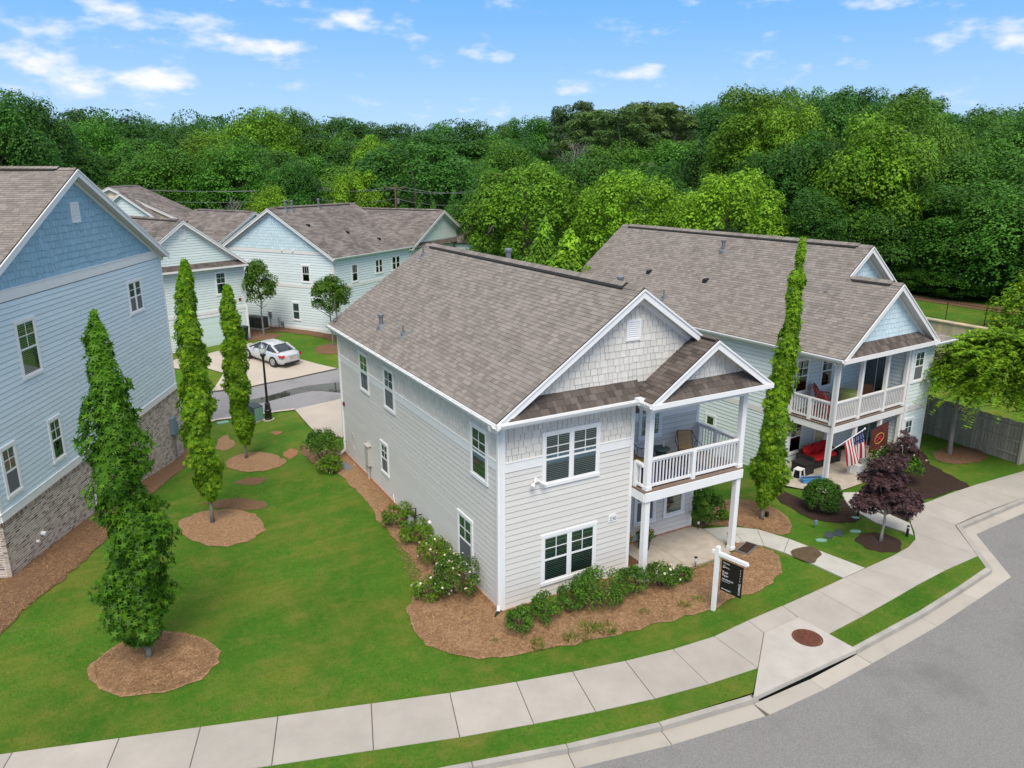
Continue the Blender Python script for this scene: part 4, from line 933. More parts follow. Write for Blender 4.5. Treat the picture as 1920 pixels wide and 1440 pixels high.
def gable_trim(h, apex, foot, y, depth=.33, inward=1, wide=.24, m=None, rows=True):
    """rake board, crown and soffit down one side of a gable whose face looks to local -Y (or along any axis given by inward)."""
    a, b = Vector(apex), Vector(foot); ax = Vector((0,1,0)) if not isinstance(inward, Vector) else inward
    z = Vector((0,0,1)); o2 = -ax*.022
    for off, hh, yy, nm in ((.13,wide,.018,'rake_board'),(.02,.06,.05,'rake_crown')):
        k = MB(); A, B = a-ax*yy, b-ax*yy
        k.hexa([A-z*(off+hh/2),B-z*(off+hh/2),B-z*(off+hh/2)+o2,A-z*(off+hh/2)+o2,A-z*(off-hh/2),B-z*(off-hh/2),B-z*(off-hh/2)+o2,A-z*(off-hh/2)+o2]); h.part(k, nm, m or M['white'])
    k = MB(); t = z*-.17; k.face(a+t, b+t, b+t+ax*depth, a+t+ax*depth); h.part(k, 'soffit', M['soffit'])
    k = MB(); k.bar(a+ax*(depth-.03)-z*.27, b+ax*(depth-.03)-z*.27, .03, .14); h.part(k, 'frieze_board', m or M['white'])

def blue_house():
    h = House('house', 'blue house with slate blue shingled gable on a whitewashed brick base', (-12.48,9.19,0), math.atan2(.904,.428))
    W, AX, AZ, EZ = 14.98, 7.4, 12.42, 8.58; s_ = (AZ-EZ)/7.8
    F = frame((0,0,0),(1,0,0),(0,-1,0)); Fs = frame((0,11,0),(0,-1,0),(-1,0,0))
    low = lambda u: -.09-max(0,u-1.)*.106-.18
    bp = [(0,-.25),(6,low(6)),(W,low(W)),(W,1.88),(0,1.88)]
    w = h.wall(F, bp, m=M['mortar']); h.lay('brick', w, F, [(0.,-.25),(6,low(6)),(W,low(W)),(W,1.80),(0,1.80)], low(W), 1.80, .080, (.215,.225), M['brick'], t=(.005,.005), hk=.74)
    w2 = h.wall(Fs, [(0,-.25),(11,-.25),(11,1.88),(0,1.88)], m=M['mortar']); h.lay('brick', w2, Fs, [(8.,-.25),(11,-.25),(11,1.80),(8.,1.80)], -.25, 1.80, .080, (.215,.225), M['brick'], t=(.005,.005), hk=.74)
    mb = MB(); u = 0
    while u < W: mb.tint = rng.uniform(0,.45); mb.fbox(F,u+.004,u+.064,1.80,1.90,-.05,.055+rng.uniform(-.004,.004)); u += .07
    u = 8.
    while u < 11: mb.tint = rng.uniform(0,.45); mb.fbox(Fs,u+.004,u+.064,1.80,1.90,-.05,.055); u += .07
    h.part(mb, 'brick_ledge', M['brick'], kind='stuff')
    up = [(0,1.9),(W,1.9),(W,8.6),(0,8.6)]; w3 = h.wall(F, up); h.siding(w3, F, [(.12,2.17),(W-.12,2.17),(W-.12,8.42),(.12,8.42)], 2.17, 8.42, .178, M['blue'], seams=True)
    w4 = h.wall(Fs, [(0,1.9),(11,1.9),(11,8.5),(0,8.5)]); h.siding(w4, Fs, [(6,2.17),(10.9,2.17),(10.9,8.4),(6,8.4)], 2.17, 8.42, .178, M['blue'])
    gp = [(.05,8.55),(W-.05,8.55),(AX,AZ-.1)]; w5 = h.wall(F, gp)
    h.lay('shake', w5, F, [(.3,8.78),(W-.5,8.78),(AX,AZ-.2)], 8.78, AZ, .24, (.13,.30), M['blue_shake'], stag=.05, hk=.95, t=(.020,.004))
    mb = MB(); mb.fbox(F,0,W,8.42,8.76,0,.035); mb.fbox(F,0,W,8.76,8.79,0,.055); h.part(mb, 'belt_board', M['white'])
    mb = MB(); mb.fbox(F,0,W,1.92,2.17,0,.04); mb.fbox(F,-.05,W+.05,2.17,2.2,0,.05); mb.fbox(Fs,0,11,1.92,2.17,0,.04); h.part(mb, 'skirt_board', M['white'])
    for u0, u1 in ((0,.13),(W-.13,W)): mb = MB(); mb.fbox(F,u0,u1,2.2,8.42,-.01,.03); h.part(mb, 'corner_board', M['white'])
    h.window(F, 10.97, 6.34, 1.42, 1.46, 2, fill='none', munt=(0,1)); h.window(F, 2.40, 5.80, 1.20, 1.92, fill='blind'); h.window(F, 3.29, 2.54, .84, 1.58, fill='curtain'); h.window(F, .48, 2.48, .84, 1.66, fill='none')
    h.louvre(F, 7.12, 10.5, .64, .74)
    vl = math.hypot(7.8, AZ-EZ)
    r, _ = h.slope((-.4,12.,EZ),(0,-1,0),(7.8,0,AZ-EZ),[(0,0),(12.33,0),(12.33,vl),(0,vl)], M['shingle'])
    h.slope((15.2,-.33,EZ),(0,1,0),(-7.8,0,AZ-EZ),[(0,0),(12.33,0),(12.33,vl),(0,vl)], M['shingle'], ex=.3, wr=(.4,.6))
    h.ridge(r, (AX,-.33,AZ+.01), (AX,12.,AZ+.01), M['shingle'], .7, ang=.5)
    for xe in (-.4,15.2): gable_trim(h, (AX,-.33,AZ-.02), (xe,-.33,EZ-.02), -.33)
    h.gutter((15.22,-.33,EZ-.01),(15.22,11,EZ-.01),(1,0,0)); h.downspout([(15.28,-.1,EZ-.1),(15.06,.1,EZ-.4),(15.06,.1,-1.7)])
    mb = MB(); mb.fbox(F,13.6,14.0,-.05,.78,.0,.18); mb.fbox(F,14.05,14.3,-.15,.45,.0,.14); e = h.part(mb, 'meter_box', M['slate_box'])
    k = MB(); k.tube([F(13.8,-.05,.1),F(13.8,-1.6,.1)],.05,8); k.build('conduit', M['grey'], e)
    mb = MB(); mb.tube([F(5.6,.35,.06),F(5.6,-.25,.06)],.04,8); mb.tube([F(5.6,.35,.06),F(5.35,.42,.05)],.04,8); h.part(mb, 'drain_pipe', M['white'])
    mb = MB(); mb.tube([F(1.9,.62,.0),F(1.9,.60,.14)],.075,10); mb.tube([F(1.55,.5,.0),F(1.55,.5,.10)],.05,8); h.part(mb, 'exhaust_hood', M['white'])
    mb = MB(); mb.box(.1,W-.1,3.,11.9,-1.5,8.5); h.part(mb, 'rear_wall', M['blue'])
    h.finish(300)

def right_house():
    psi = -.06817; h = House('house', 'ice blue two-storey house with porch, balcony and flags behind the purple maple', (16.2,1.83,0), -psi)
    F = frame((0,0,0),(1,0,0),(0,-1,0)); L_ = 16.; Fl = frame((0,L_,0),(0,-1,0),(-1,0,0)); D = 2.2; XI = 5.2; W = 7.0
    Fb = frame((0,D,0),(1,0,0),(0,-1,0)); Fi = frame((XI,D,0),(0,-1,0),(-1,0,0)); dz = 2.45; ez = 5.18; bz, bt = 2.12, 2.38
    IC = M['ice']
    w = h.wall(Fl, [(0,-1.2),(L_-D,-1.2),(L_-D,ez),(0,ez)]); h.siding(w, Fl, [(0,-.9),(L_-D-.1,-.9),(L_-D-.1,bz),(0,bz)], -.9, bz, .17, IC); h.siding(w, Fl, [(0,bt),(L_-D-.1,bt),(L_-D-.1,ez),(0,ez)], bt, ez, .17, IC)
    w = h.wall(Fb, [(0,.06),(XI,.06),(XI,ez),(0,ez)]); h.siding(w, Fb, [(.1,.06),(XI,.06),(XI,2.2),(.1,2.2)], .06, 2.2, .17, IC); h.siding(w, Fb, [(.1,dz),(XI,dz),(XI,ez),(.1,ez)], dz, ez, .17, IC)
    w = h.wall(Fi, [(0,.06),(D-.01,.06),(D-.01,ez),(0,ez)]); h.siding(w, Fi, [(0,.06),(D-.02,.06),(D-.02,2.2),(0,2.2)], .06, 2.2, .17, IC); h.siding(w, Fi, [(0,dz),(D-.02,dz),(D-.02,ez),(0,ez)], dz, ez, .17, IC)
    w = h.wall(F, [(XI,.0),(W,.0),(W,ez),(XI,ez)]); h.siding(w, F, [(XI+.1,.06),(W-.1,.06),(W-.1,bz),(XI+.1,bz)], .06, bz, .17, IC); h.siding(w, F, [(XI+.1,bt),(W-.1,bt),(W-.1,ez),(XI+.1,ez)], bt, ez, .17, IC)
    mb = MB(); mb.box(W-.16,W-.01,.15,L_,-.3,ez); h.part(mb, 'wall', IC)
    mb = MB(); mb.fbox(Fl,0,L_-D,bz,bt,0,.03); mb.fbox(F,XI,W,bz,bt,0,.03); h.part(mb, 'belt_board', M['offwhite'])
    for (G, u0, u1) in ((Fl,L_-D-.1,L_-D),(F,XI,XI+.11),(F,W-.1,W),(Fi,D-.12,D-.01)): mb = MB(); mb.fbox(G,u0,u1,.06,ez,-.01,.028); h.part(mb, 'corner_board', M['offwhite'])
    # windows and doors
    for z in (3.15,.42): h.window(Fb, .30, z, .95, 1.6, fill='none', glass='glass_dark'); h.window(Fb, 2.05, z, .92, 1.6, fill='none', glass='glass_dark')
    h.window(F, 5.42, 3.42, .86, 1.48, fill='none', munt=(1,1)); h.window(F, 5.36, .28, .74, 1.5, fill='none', munt=(1,1)); h.window(Fl, L_-6.63, .60, .66, .66, fill='frost', split=False)
    h.window(Fb, 3.5, .9, .7, 1.1, fill='none', glass='glass_dark', split=False)
    for z in (.08,dz+.02):
        mb = MB(); mb.fbox(Fi,.06,1.36,z,z+2.1,.02,.045); d = h.part(mb, 'sliding_door', M['white'])
        for a, b in ((.12,.72),(.76,1.30)): k = MB(); k.fbox(Fi,a,b,z+.07,z+2.02,.046,.05); k.build('door_panel', M['dark'] if z > 1 else M['frosted'], d); k = MB(); k.face(Fi(a,z+.07,.056),Fi(b,z+.07,.056),Fi(b,z+2.02,.056),Fi(a,z+2.02,.056)); k.build('pane', M['glass'], d)
    # gables
    AX, AZ, EX, EZ = 3.05, 8.02, -.35, 5.34; s_ = (AZ-EZ)/(AX-EX); BX, BZ = 4.6, 9.24
    gp = [(.35,5.3),(5.75,5.3),(AX,AZ-.15)]; w = h.wall(F, gp); h.lay('shake', w, F, [(.3,5.72),(5.8,5.72),(AX,AZ-.18)], 5.72, AZ, .205, (.13,.27), M['ice_shake'], stag=.03, hk=.95)
    F2 = frame((0,2.45,0),(1,0,0),(0,-1,0)); gp = [(2.2,7.4),(7.0,7.4),(BX,BZ-.15)]; w = h.wall(F2, gp); h.lay('shake', w, F2, [(2.6,7.5),(6.6,7.5),(BX,BZ-.2)], 7.5, BZ, .205, (.13,.27), M['ice_shake'], stag=.03, hk=.95)
    yb = 18.3; vA = math.hypot(AX-EX, AZ-EZ); vB = math.hypot(BX-EX, BZ-EZ)
    r, _ = h.slope((EX,yb,EZ),(0,-1,0),(BX-EX,0,BZ-EZ),[(0,0),(yb+.38,0),(yb+.38,vA),(yb-2.05,vA*1.0),(yb-2.05,vB),(0,vB)], M['shingle'], kind='unused') if False else (None, None)
    r, _ = h.slope((EX,yb,EZ),(0,-1,0),(BX-EX,0,BZ-EZ),[(0,0),(yb+.38,0),(yb+.38,vA),(0,vA)], M['shingle'])
    r2, _ = h.slope((EX,yb,EZ),(0,-1,0),(BX-EX,0,BZ-EZ),[(0,vA),(yb-2.05,vA),(yb-2.05,vB),(0,vB)], M['shingle'])
    h.slope((2*AX-EX,-.38,EZ),(0,1,0),(AX-(2*AX-EX),0,AZ-EZ),[(0,0),(3.2,0),(3.2,vA),(0,vA)], M['shingle'], ex=.2, wr=(.3,.5))
    h.slope((2*BX-EX,2.05,EZ),(0,1,0),(BX-(2*BX-EX),0,BZ-EZ),[(0,0),(yb-2.05,0),(yb-2.05,vB),(0,vB)], M['shingle'], ex=.25, wr=(.3,.5))
    h.ridge(r2, (BX,2.05,BZ+.01), (BX,yb,BZ+.01), M['shingle'], .7, ang=.78); h.ridge(r, (AX,-.38,AZ+.01), (AX,2.2,AZ+.01), M['shingle'], .45, ang=.78)
    for xe in (EX,2*AX-EX): gable_trim(h, (AX,-.38,AZ-.02), (xe,-.38,EZ-.02), -.38, depth=.38, m=M['offwhite'])
    for xe, f in ((EX,.42),(2*BX-EX,.55)): gable_trim(h, (BX,2.05,BZ-.02), tuple(Vector((BX,2.05,BZ-.02)).lerp(Vector((xe,2.05,EZ-.02)), f)), 2.05, depth=.4, m=M['offwhite'])
    V = Vector((0,.40,.42)); h.slope((-.3,-.42,5.33),(1,0,0),V,[(.15,0),(6.25,0),(5.65,V.length),(.75,V.length)], M['shingle_dark'], ex=.3, wr=(.10,.2), thick=.05)
    # little hipped roof over the right-hand wing
    hp = [(6.3,-.35,5.25),(7.5,-.35,5.25),(7.5,6,5.25),(6.3,1.2,5.95),(6.3,6,5.95)]
    h.slope((6.1,-.4,5.22),(1,0,0),(0,1.8,.8),[(0,0),(1.75,0),(.0,1.97)], M['shingle'], wr=(.25,.4), thick=.08)
    h.slope((7.85,-.4,5.22),(0,1,0),(-1.75,0,.8),[(0,0),(7,0),(7,1.92),(1.8,1.92)], M['shingle'], wr=(.25,.4), thick=.08)
    h.gutter((6.15,-.42,5.22),(7.85,-.42,5.22),(0,-1,0)); mb = MB(); mb.box(6.1,7.83,-.40,5,5.06,5.10); h.part(mb, 'soffit', M['soffit'])
    mb = MB(); mb.box(EX-.02,EX,-.38,yb,EZ-.16,EZ-.02); mb.box(EX,.02,-.36,yb,EZ-.16,EZ-.14); h.part(mb, 'fascia', M['offwhite'])
    h.gutter((EX-.02,-.4,EZ-.02),(EX-.02,yb,EZ-.02),(-1,0,0)); h.downspout([(EX-.08,-.2,EZ-.1),(-.05,-.08,4.95),(-.05,-.06,.06)], m=M['offwhite'])
    mb = MB(); mb.box(-.38,6.45,-.47,-.40,5.16,5.34); mb.box(0,XI,-.02,.2,5.02,5.2); mb.box(-.02,.2,.2,D,5.02,5.2); h.part(mb, 'beam', M['offwhite'])
    mb = MB(); mb.box(-.3,6.2,-.40,D,5.17,5.19); h.part(mb, 'porch_ceiling', M['soffit'])
    # deck, posts, rails
    mb = MB(); mb.box(.0,XI,.02,D-.02,dz-.06,dz-.03); B = h.part(mb, 'balcony_floor', M['deck']); y = 0.
    while y < D-.15: k = MB(); k.tint = rng.random(); k.box(-.03,XI-.02,y+.004,y+.134,dz-.03,dz); k.build('deck_board', M['deck'], B); y += .14
    mb = MB(); mb.box(0,XI,-.01,.05,bz,dz-.065); mb.box(0,.06,.05,D,bz,dz-.065); mb.box(.06,XI,.06,D-.02,dz-.13,dz-.10); h.part(mb, 'beam', M['offwhite'])
    for x in (.10,1.78,3.58,XI-.08):
        for z0, z1 in ((.05,bz),(dz,5.02)):
            mb = MB(); wd = .085 if x < 1 else .07; mb.box(x-wd,x+wd,.02,.02+2*wd,z0,z1); mb.box(x-wd-.012,x+wd+.012,.008,.032+2*wd,z0,z0+.1); h.part(mb, 'post', M['white'] if x < 1 else M['offwhite'])
    for a, b in ((.20,1.70),(1.86,3.50),(3.66,XI-.16)): h.railing((a,.09,dz),(b,.09,dz),.92,gap=.115,m=M['offwhite'],bw=.034)
    h.railing((.08,.24,dz),(.08,D-.05,dz),.92,gap=.12,posts=(.48,.97),m=M['offwhite'],bw=.034)
    h.flood((6.72,-.02,3.5),(1,0,0),(0,-1,0))
    nrm = Vector((-s_,0,1)).normalized(); zl = lambda x: EZ+(x-EX)*(BZ-EZ)/(BX-EX)
    def loc(px, py):   # place on the left roof slope seen at this image point
        o = Vector((16.2,1.83,0)); X = Vector((math.cos(psi),-math.sin(psi),0)); Y = Vector((math.sin(psi),math.cos(psi),0)); d = ray(px,py)
        k = (BZ-EZ)/(BX-EX); c = CAM-o; t = (EZ+k*(c.dot(X)-EX)-c.z)/(d.z-k*d.dot(X)); q = c+d*t; return (q.dot(X), q.dot(Y), q.z)
    h.pipe(loc(1355,471), .5, .09, .14, roofn=nrm, parent=r); h.pipe(loc(1244,558), .42, .035, roofn=nrm, m=M['grey'], parent=r)
    for q in ((1217,510),(1323,526)):
        p = Vector(loc(*q)); k = MB(); k.hexa([p+Vector(v) for v in ((-.14,-.13,-.1),(.14,-.13,.02),(.14,.13,.02),(-.14,.13,-.1),(-.12,-.1,.1),(.12,-.1,.14),(.12,.1,.14),(-.12,.1,.1))]); h.part(k, 'box_vent', M['black'], r)
    h.finish(300)

def mid_house():
    h = House('house', 'mint green house with a garage door behind the columnar trees', (.99-6.8*math.sin(1.1586)*1, 42.05-6.8*math.cos(1.1586), 0), math.pi/2-1.1586)
    X0 = 6.8; F = frame((0,0,0),(1,0,0),(0,-1,0)); W = X0; Fr = frame((W,0,0),(0,1,0),(1,0,0)); AX, AZ, EX, EZ = W-4.5, 9.11, W+.15, 5.92; L0 = 2*AX-EX
    w = h.wall(F, [(L0+.3,-1.2),(W,-.3),(W,5.85),(L0+.3,5.85)]); c = [(L0+.3,-1.),(W-.1,-.3),(W-.1,2.4),(L0+.3,2.4)]
    h.siding(w, F, [(L0+.3,0.),(W-.1,0.),(W-.1,2.40),(L0+.3,2.40)], 0., 2.40, .18, M['mint']); h.siding(w, F, [(L0+.3,2.62),(W-.1,2.62),(W-.1,5.8),(L0+.3,5.8)], 2.62, 5.8, .18, M['mint'])
    w = h.wall(F, [(L0+.2,5.85),(W-.05,5.85),(AX,AZ-.1)]); h.siding(w, F, [(L0+.5,6.05),(W-.2,6.05),(AX,AZ-.2)], 6.05, AZ, .18, M['mint'])
    w = h.wall(Fr, [(0,-.3),(9,-.3),(9,5.9),(0,5.9)]); h.siding(w, Fr, [(.1,0),(9,0),(9,5.8),(.1,5.8)], 0, 5.8, .18, M['mint'])
    for G, u0, u1 in ((F,W-.12,W),(Fr,0,.12)): mb = MB(); mb.fbox(G,u0,u1,-.1,5.85,-.01,.03); h.part(mb, 'corner_board', M['offwhite'])
    mb = MB(); mb.fbox(F,L0+.3,W,2.40,2.62,0,.035); h.part(mb, 'belt_board', M['offwhite'])
    h.window(F, W-2.4, 3.62, .92, 1.72, fill='curtain'); h.louvre(F, W-4.72, 7.8, .46, .74)
    mb = MB(); gx0, gx1 = W-5.3, W-.42; mb.fbox(F,gx0-.12,gx0,0,2.15,0,.05); mb.fbox(F,gx1,gx1+.12,0,2.15,0,.05); mb.fbox(F,gx0-.12,gx1+.12,2.15,2.3,0,.06); g = h.part(mb, 'garage_frame', M['offwhite'])
    for i in range(4):
        mb = MB(); mb.fbox(F,gx0,gx1,.02+i*.535,.545+i*.535,.0,.022); pn = mb.build('door_panel', M['door_white'], g); mb = MB()
        for j in range(6): a = gx0+(gx1-gx0)*(j+.1)/6; b = gx0+(gx1-gx0)*(j+.9)/6; mb.fbox(F,a,b,.10+i*.535,.46+i*.535,.022,.028)
        mb.build('raised_field', M['door_white'], pn)
    mb = MB(); mb.fbox(F,W-3.9,W-3.8,.9,1.05,.03,.07); mb.build('handle', M['black'], g)
    vl = math.hypot(EX-AX, AZ-EZ); r, _ = h.slope((L0,9.5,EZ),(0,-1,0),(AX-L0,0,AZ-EZ),[(0,0),(9.8,0),(9.8,vl),(0,vl)], M['shingle_far'], ex=.2, wr=(.3,.6))
    h.slope((EX,-.3,EZ),(0,1,0),(AX-EX,0,AZ-EZ),[(0,0),(9.8,0),(9.8,vl),(0,vl)], M['shingle_far'], ex=.3, wr=(.4,.8)); h.ridge(r, (AX,-.3,AZ+.01), (AX,9.5,AZ+.01), M['shingle_far'], .6)
    for xe in (L0,EX): gable_trim(h, (AX,-.3,AZ-.02), (xe,-.3,EZ-.02), -.3, depth=.3, m=M['offwhite'])
    V = Vector((0,.45,.36)); h.slope((L0,-.45,5.72),(1,0,0),V,[(.3,0),(W+.1-L0,0),(W-.4-L0,V.length),(.7,V.length)], M['shingle_dark'], ex=.2, wr=(.15,.3), thick=.05)
    mb = MB(); mb.box(L0,W+.15,-.52,-.45,5.6,5.73); h.part(mb, 'fascia', M['offwhite'])
    h.downspout([(W+.08,-.2,5.7),(W-.02,-.06,5.4),(W-.02,-.06,.1)])
    mb = MB(); mb.fbox(F,W-.62,W-.45,3.05,3.22,0,.08); h.part(mb, 'fire_alarm', M['red_alarm']); mb = MB(); mb.fbox(F,.75,1.15,1.5,1.75,0,.03); h.part(mb, 'house_number', M['white'])
    h.finish(300)

def powder_house():
    b = .9649; h = House('house', 'powder blue house with a streaked roof beyond the driveway', (7.3,40.26,0), -b)
    F = frame((-11.7,0,0),(1,0,0),(0,-1,0)); W = 11.7; D = 10.35; Fr = frame((0,0,0),(0,1,0),(1,0,0)); AX, AZ, EX, EZ = -5.85, 9.57, .3, 6.0; L0 = 2*AX-EX; s_ = (AZ-EZ)/(EX-AX)
    m = M['sky_siding']; w = h.wall(F, [(0,-.4),(W,-.4),(W,6.1),(0,6.1)])
    for z0, z1 in ((.3,3.48),(3.72,6.12)): h.siding(w, F, [(0,z0),(W-.12,z0),(W-.12,z1),(0,z1)], z0, z1, .2, m)
    w = h.wall(Fr, [(0,-.4),(D,-.4),(D,6.0),(0,6.0)])
    for z0, z1 in ((.3,3.48),(3.72,5.9)): h.siding(w, Fr, [(.12,z0),(D,z0),(D,z1),(.12,z1)], z0, z1, .2, m)
    w = h.wall(F, [(.1,6.1),(W-.1,6.1),(W+AX,AZ-.1)]); h.lay('shake', w, F, [(.8,6.42),(W-.8,6.42),(W+AX,AZ-.2)], 6.42, AZ, .24, (.16,.3), M['ice_shake'], stag=.03, hk=.95)
    mb = MB(); mb.fbox(F,0,W,3.48,3.72,0,.035); mb.fbox(Fr,0,D,3.48,3.72,0,.035); mb.fbox(F,.3,W-.3,6.12,6.40,0,.04); mb.fbox(F,0,W,-.1,.3,0,.04); mb.fbox(Fr,0,D,-.1,.3,0,.04); h.part(mb, 'belt_board', M['offwhite'])
    for G, u0, u1 in ((F,W-.14,W),(Fr,0,.14)): mb = MB(); mb.fbox(G,u0,u1,.3,6.05,-.01,.032); h.part(mb, 'corner_board', M['offwhite'])
    h.window(F, W-3.15, 3.9, .88, 1.42, fill='none', glass='glass_dark', munt=(2,0)); h.window(F, W-4.4, .8, .84, 1.5, fill='frost', split=True, munt=None); h.window(F, W-9.0, 3.9, .95, 1.42, fill='none', glass='glass_dark', munt=(2,0))
    h.window(Fr, 2.15, 3.8, .84, 1.5, fill='none', glass='glass_dark', munt=(2,0)); h.window(Fr, 5.3, 4.1, 1.1, 1.28, 2, fill='none', glass='glass_dark', munt=(0,0)); h.window(Fr, 7.7, 4.1, 1.3, 1.3, 2, fill='none', glass='glass_dark', munt=(0,0))
    vl = math.hypot(EX-AX, AZ-EZ); y1 = 10.7
    r, _ = h.slope((EX,-.3,EZ),(0,1,0),(AX-EX,0,AZ-EZ),[(0,0),(y1+.3,0),(y1+.3,vl),(0,vl)], M['shingle_far'], ex=.2, wr=(.3,.7))
    h.slope((L0,y1,EZ),(0,-1,0),(AX-L0,0,AZ-EZ),[(0,0),(y1+.3,0),(y1+.3,vl),(0,vl)], M['shingle_far'], ex=.3, wr=(.4,.8)); h.ridge(r, (AX,-.3,AZ+.01), (AX,y1,AZ+.01), M['shingle_far'], .9, ang=.58)
    for xe in (L0,EX): gable_trim(h, (AX,-.3,AZ-.02), (xe,-.3,EZ-.02), -.3, depth=.3, m=M['offwhite'])
    h.gutter((EX+.02,-.3,EZ-.02),(EX+.02,y1,EZ-.02),(1,0,0)); mb = MB(); mb.box(0,EX,-.3,y1,EZ-.18,EZ-.16); mb.box(EX,EX+.02,-.3,y1,EZ-.17,EZ-.02); h.part(mb, 'fascia', M['white'])
    mb = MB(); mb.box(-11.6,-.1,y1-.4,y1-.2,0,6.0); h.part(mb, 'wall', m)
    # roof pipes and vents
    o = Vector((7.3,40.26,0)); X = Vector((math.cos(b),-math.sin(b),0)); Y = Vector((math.sin(b),math.cos(b),0))
    def loc(px, py):
        d = ray(px,py); c = CAM-o; t = (EZ-s_*(c.dot(X)-EX)-c.z)/(d.z+s_*d.dot(X)); q = c+d*t; return (q.dot(X), q.dot(Y), q.z)
    nr = Vector((s_,0,1)).normalized()
    for q in ((535,397),(547,397),(597,393)): h.pipe(loc(*q), .75, .09, .13, roofn=nr, parent=r)
    for q in ((577,424),(651,437),(710,449)):
        p = Vector(loc(*q)); k = MB(); k.hexa([p+Vector(v) for v in ((-.15,-.15,0),(.15,-.15,-.1),(.15,.15,-.1),(-.15,.15,0),(-.1,-.1,.16),(.1,-.1,.12),(.1,.1,.12),(-.1,.1,.16))]); h.part(k, 'box_vent', M['black'], r)
    # fittings at the foot of the wall
    for u in (3.9,5.0): mb = MB(); mb.fbox(F,W-u,W-u+.12,6.3,6.45,.04,.13); h.part(mb, 'wall_light', M['white'])
    mb = MB(); mb.fbox(F,W-6.9,W-6.6,.9,1.3,0,.12); e = h.part(mb, 'meter_box', M['grey']); k = MB(); k.tube([F(W-6.75,.9,.06),F(W-6.75,.0,.06)],.03,6); k.build('conduit', M['grey'], e)
    mb = MB(); mb.tube([F(W-5.7,.0,.25),F(W-5.7,.9,.25),F(W-5.7,.9,.0)],.03,6); mb.lathe([(.12,0),(.15,.1),(.1,.3)],F(W-5.35,.35,.25),10); mb.tube([F(W-5.2,.0,.25),F(W-5.2,.6,.25),F(W-5.7,.6,.25)],.025,6); h.part(mb, 'gas_meter', M['grey'])
    h.finish(300)
    # separate pale green house with its ridge across, behind
    g = House('house', 'pale green house whose gable end shows behind the powder blue house', tuple(o+Y*11.6), -b)
    Fg = frame((-.6,0,0),(0,1,0),(1,0,0)); mg = M['mint']; AY, GZ, ez = 5.4, 8.8, 5.75
    w = g.wall(Fg, [(0,-.3),(10.8,-.3),(10.8,ez),(0,ez)], m=mg); w2 = g.wall(Fg, [(.1,ez),(10.7,ez),(AY,GZ-.1)], m=mg); g.siding(w2, Fg, [(.4,ez+.4),(10.4,ez+.4),(AY,GZ-.2)], ez+.4, GZ, .2, mg); g.siding(w, Fg, [(.1,0),(10.7,0),(10.7,ez),(.1,ez)], 0, ez, .2, mg)
    mb = MB(); mb.box(-12,-.6,.02,.18,-.3,ez); g.part(mb, 'wall', mg)
    mb = MB(); mb.box(-.72,-.57,-.02,.12,0,ez); g.part(mb, 'corner_board', M['offwhite'])
    vl = math.hypot(AY+.3, GZ-ez); r, _ = g.slope((-12,-.3,ez),(1,0,0),(0,AY+.3,GZ-ez),[(0,0),(11.8,0),(11.8,vl),(0,vl)], M['shingle_far'], ex=.22, wr=(.3,.7))
    g.slope((-.2,11.1,ez),(-1,0,0),(0,-(11.1-AY),GZ-ez),[(0,0),(11.8,0),(11.8,vl),(0,vl)], M['shingle_far'], ex=.4, wr=(.5,.9)); g.ridge(r, (-12,AY,GZ+.01), (-.2,AY,GZ+.01), M['shingle_far'], .5, ang=.55)
    for ye in (-.3,11.1): gable_trim(g, (-.2,AY,GZ-.02), (-.2,ye,ez-.02), 0, depth=.35, inward=Vector((-1,0,0)), m=M['offwhite'])
    V = Vector((-.5,0,.35)); g.slope((-.1,0,ez-.05),(0,1,0),V,[(0,0),(10.8,0),(10.2,V.length),(.6,V.length)], M['shingle_dark'], ex=.25, wr=(.2,.4), thick=.05)
    g.slope((-.5,7.5,5.6),(1,0,0),(0,2.6,1.6),[(0,0),(3.2,0),(3.2,3.05),(0,3.05)], M['shingle_far'], ex=.25, wr=(.3,.6)); mb = MB(); mb.box(-.5,2.5,7.8,10,0,5.5); g.part(mb, 'wall', mg)
    g.finish(0)

def simple_house(label, x, y, z, rz, w, d, he, hr, m, roof, ax='y', wins=(), cat='house', gabm=None):
    """far house: walls, gabled roof with shingle courses, rakes, windows."""
    h = House('house', label, (x,y,z), rz, cat); F = frame((0,0,0),(1,0,0),(0,-1,0)); Fr = frame((w,0,0),(0,1,0),(1,0,0)); Fl = frame((0,d,0),(0,-1,0),(-1,0,0))
    for G, L_ in ((F,w),(Fr,d),(Fl,d)): q = h.wall(G, [(0,0),(L_,0),(L_,he),(0,he)], m=m); h.siding(q, G, [(0,.1),(L_,.1),(L_,he),(0,he)], .1, he, .3, m)
    gw = h.wall(F, [(0,he),(w,he),(w/2,hr-.1)], m=gabm or m); h.siding(gw, F, [(.1,he),(w-.1,he),(w/2,hr-.15)], he, hr, .3, gabm or m)
    s_ = (hr-he)/(w/2+.3); vl = math.hypot(w/2+.3, hr-he); k = dict(ex=.3, wr=(.4,.9))
    r, _ = h.slope((-.3,d+.3,he),(0,-1,0),(w/2+.3,0,hr-he),[(0,0),(d+.6,0),(d+.6,vl),(0,vl)], roof, **k); h.slope((w+.3,-.3,he),(0,1,0),(-w/2-.3,0,hr-he),[(0,0),(d+.6,0),(d+.6,vl),(0,vl)], roof, **k)
    h.ridge(r, (w/2,-.3,hr), (w/2,d+.3,hr), roof, .6)
    for xe in (-.3,w+.3): gable_trim(h, (w/2,-.3,hr-.02), (xe,-.3,he-.02), 0, depth=.3, m=M['offwhite'])
    for (f, u, zz, ww, hh) in wins: h.window({'f':F,'r':Fr,'l':Fl}[f], u, zz, ww, hh, fill='none', glass='glass_dark', munt=(0,0))
    h.finish(0); return h

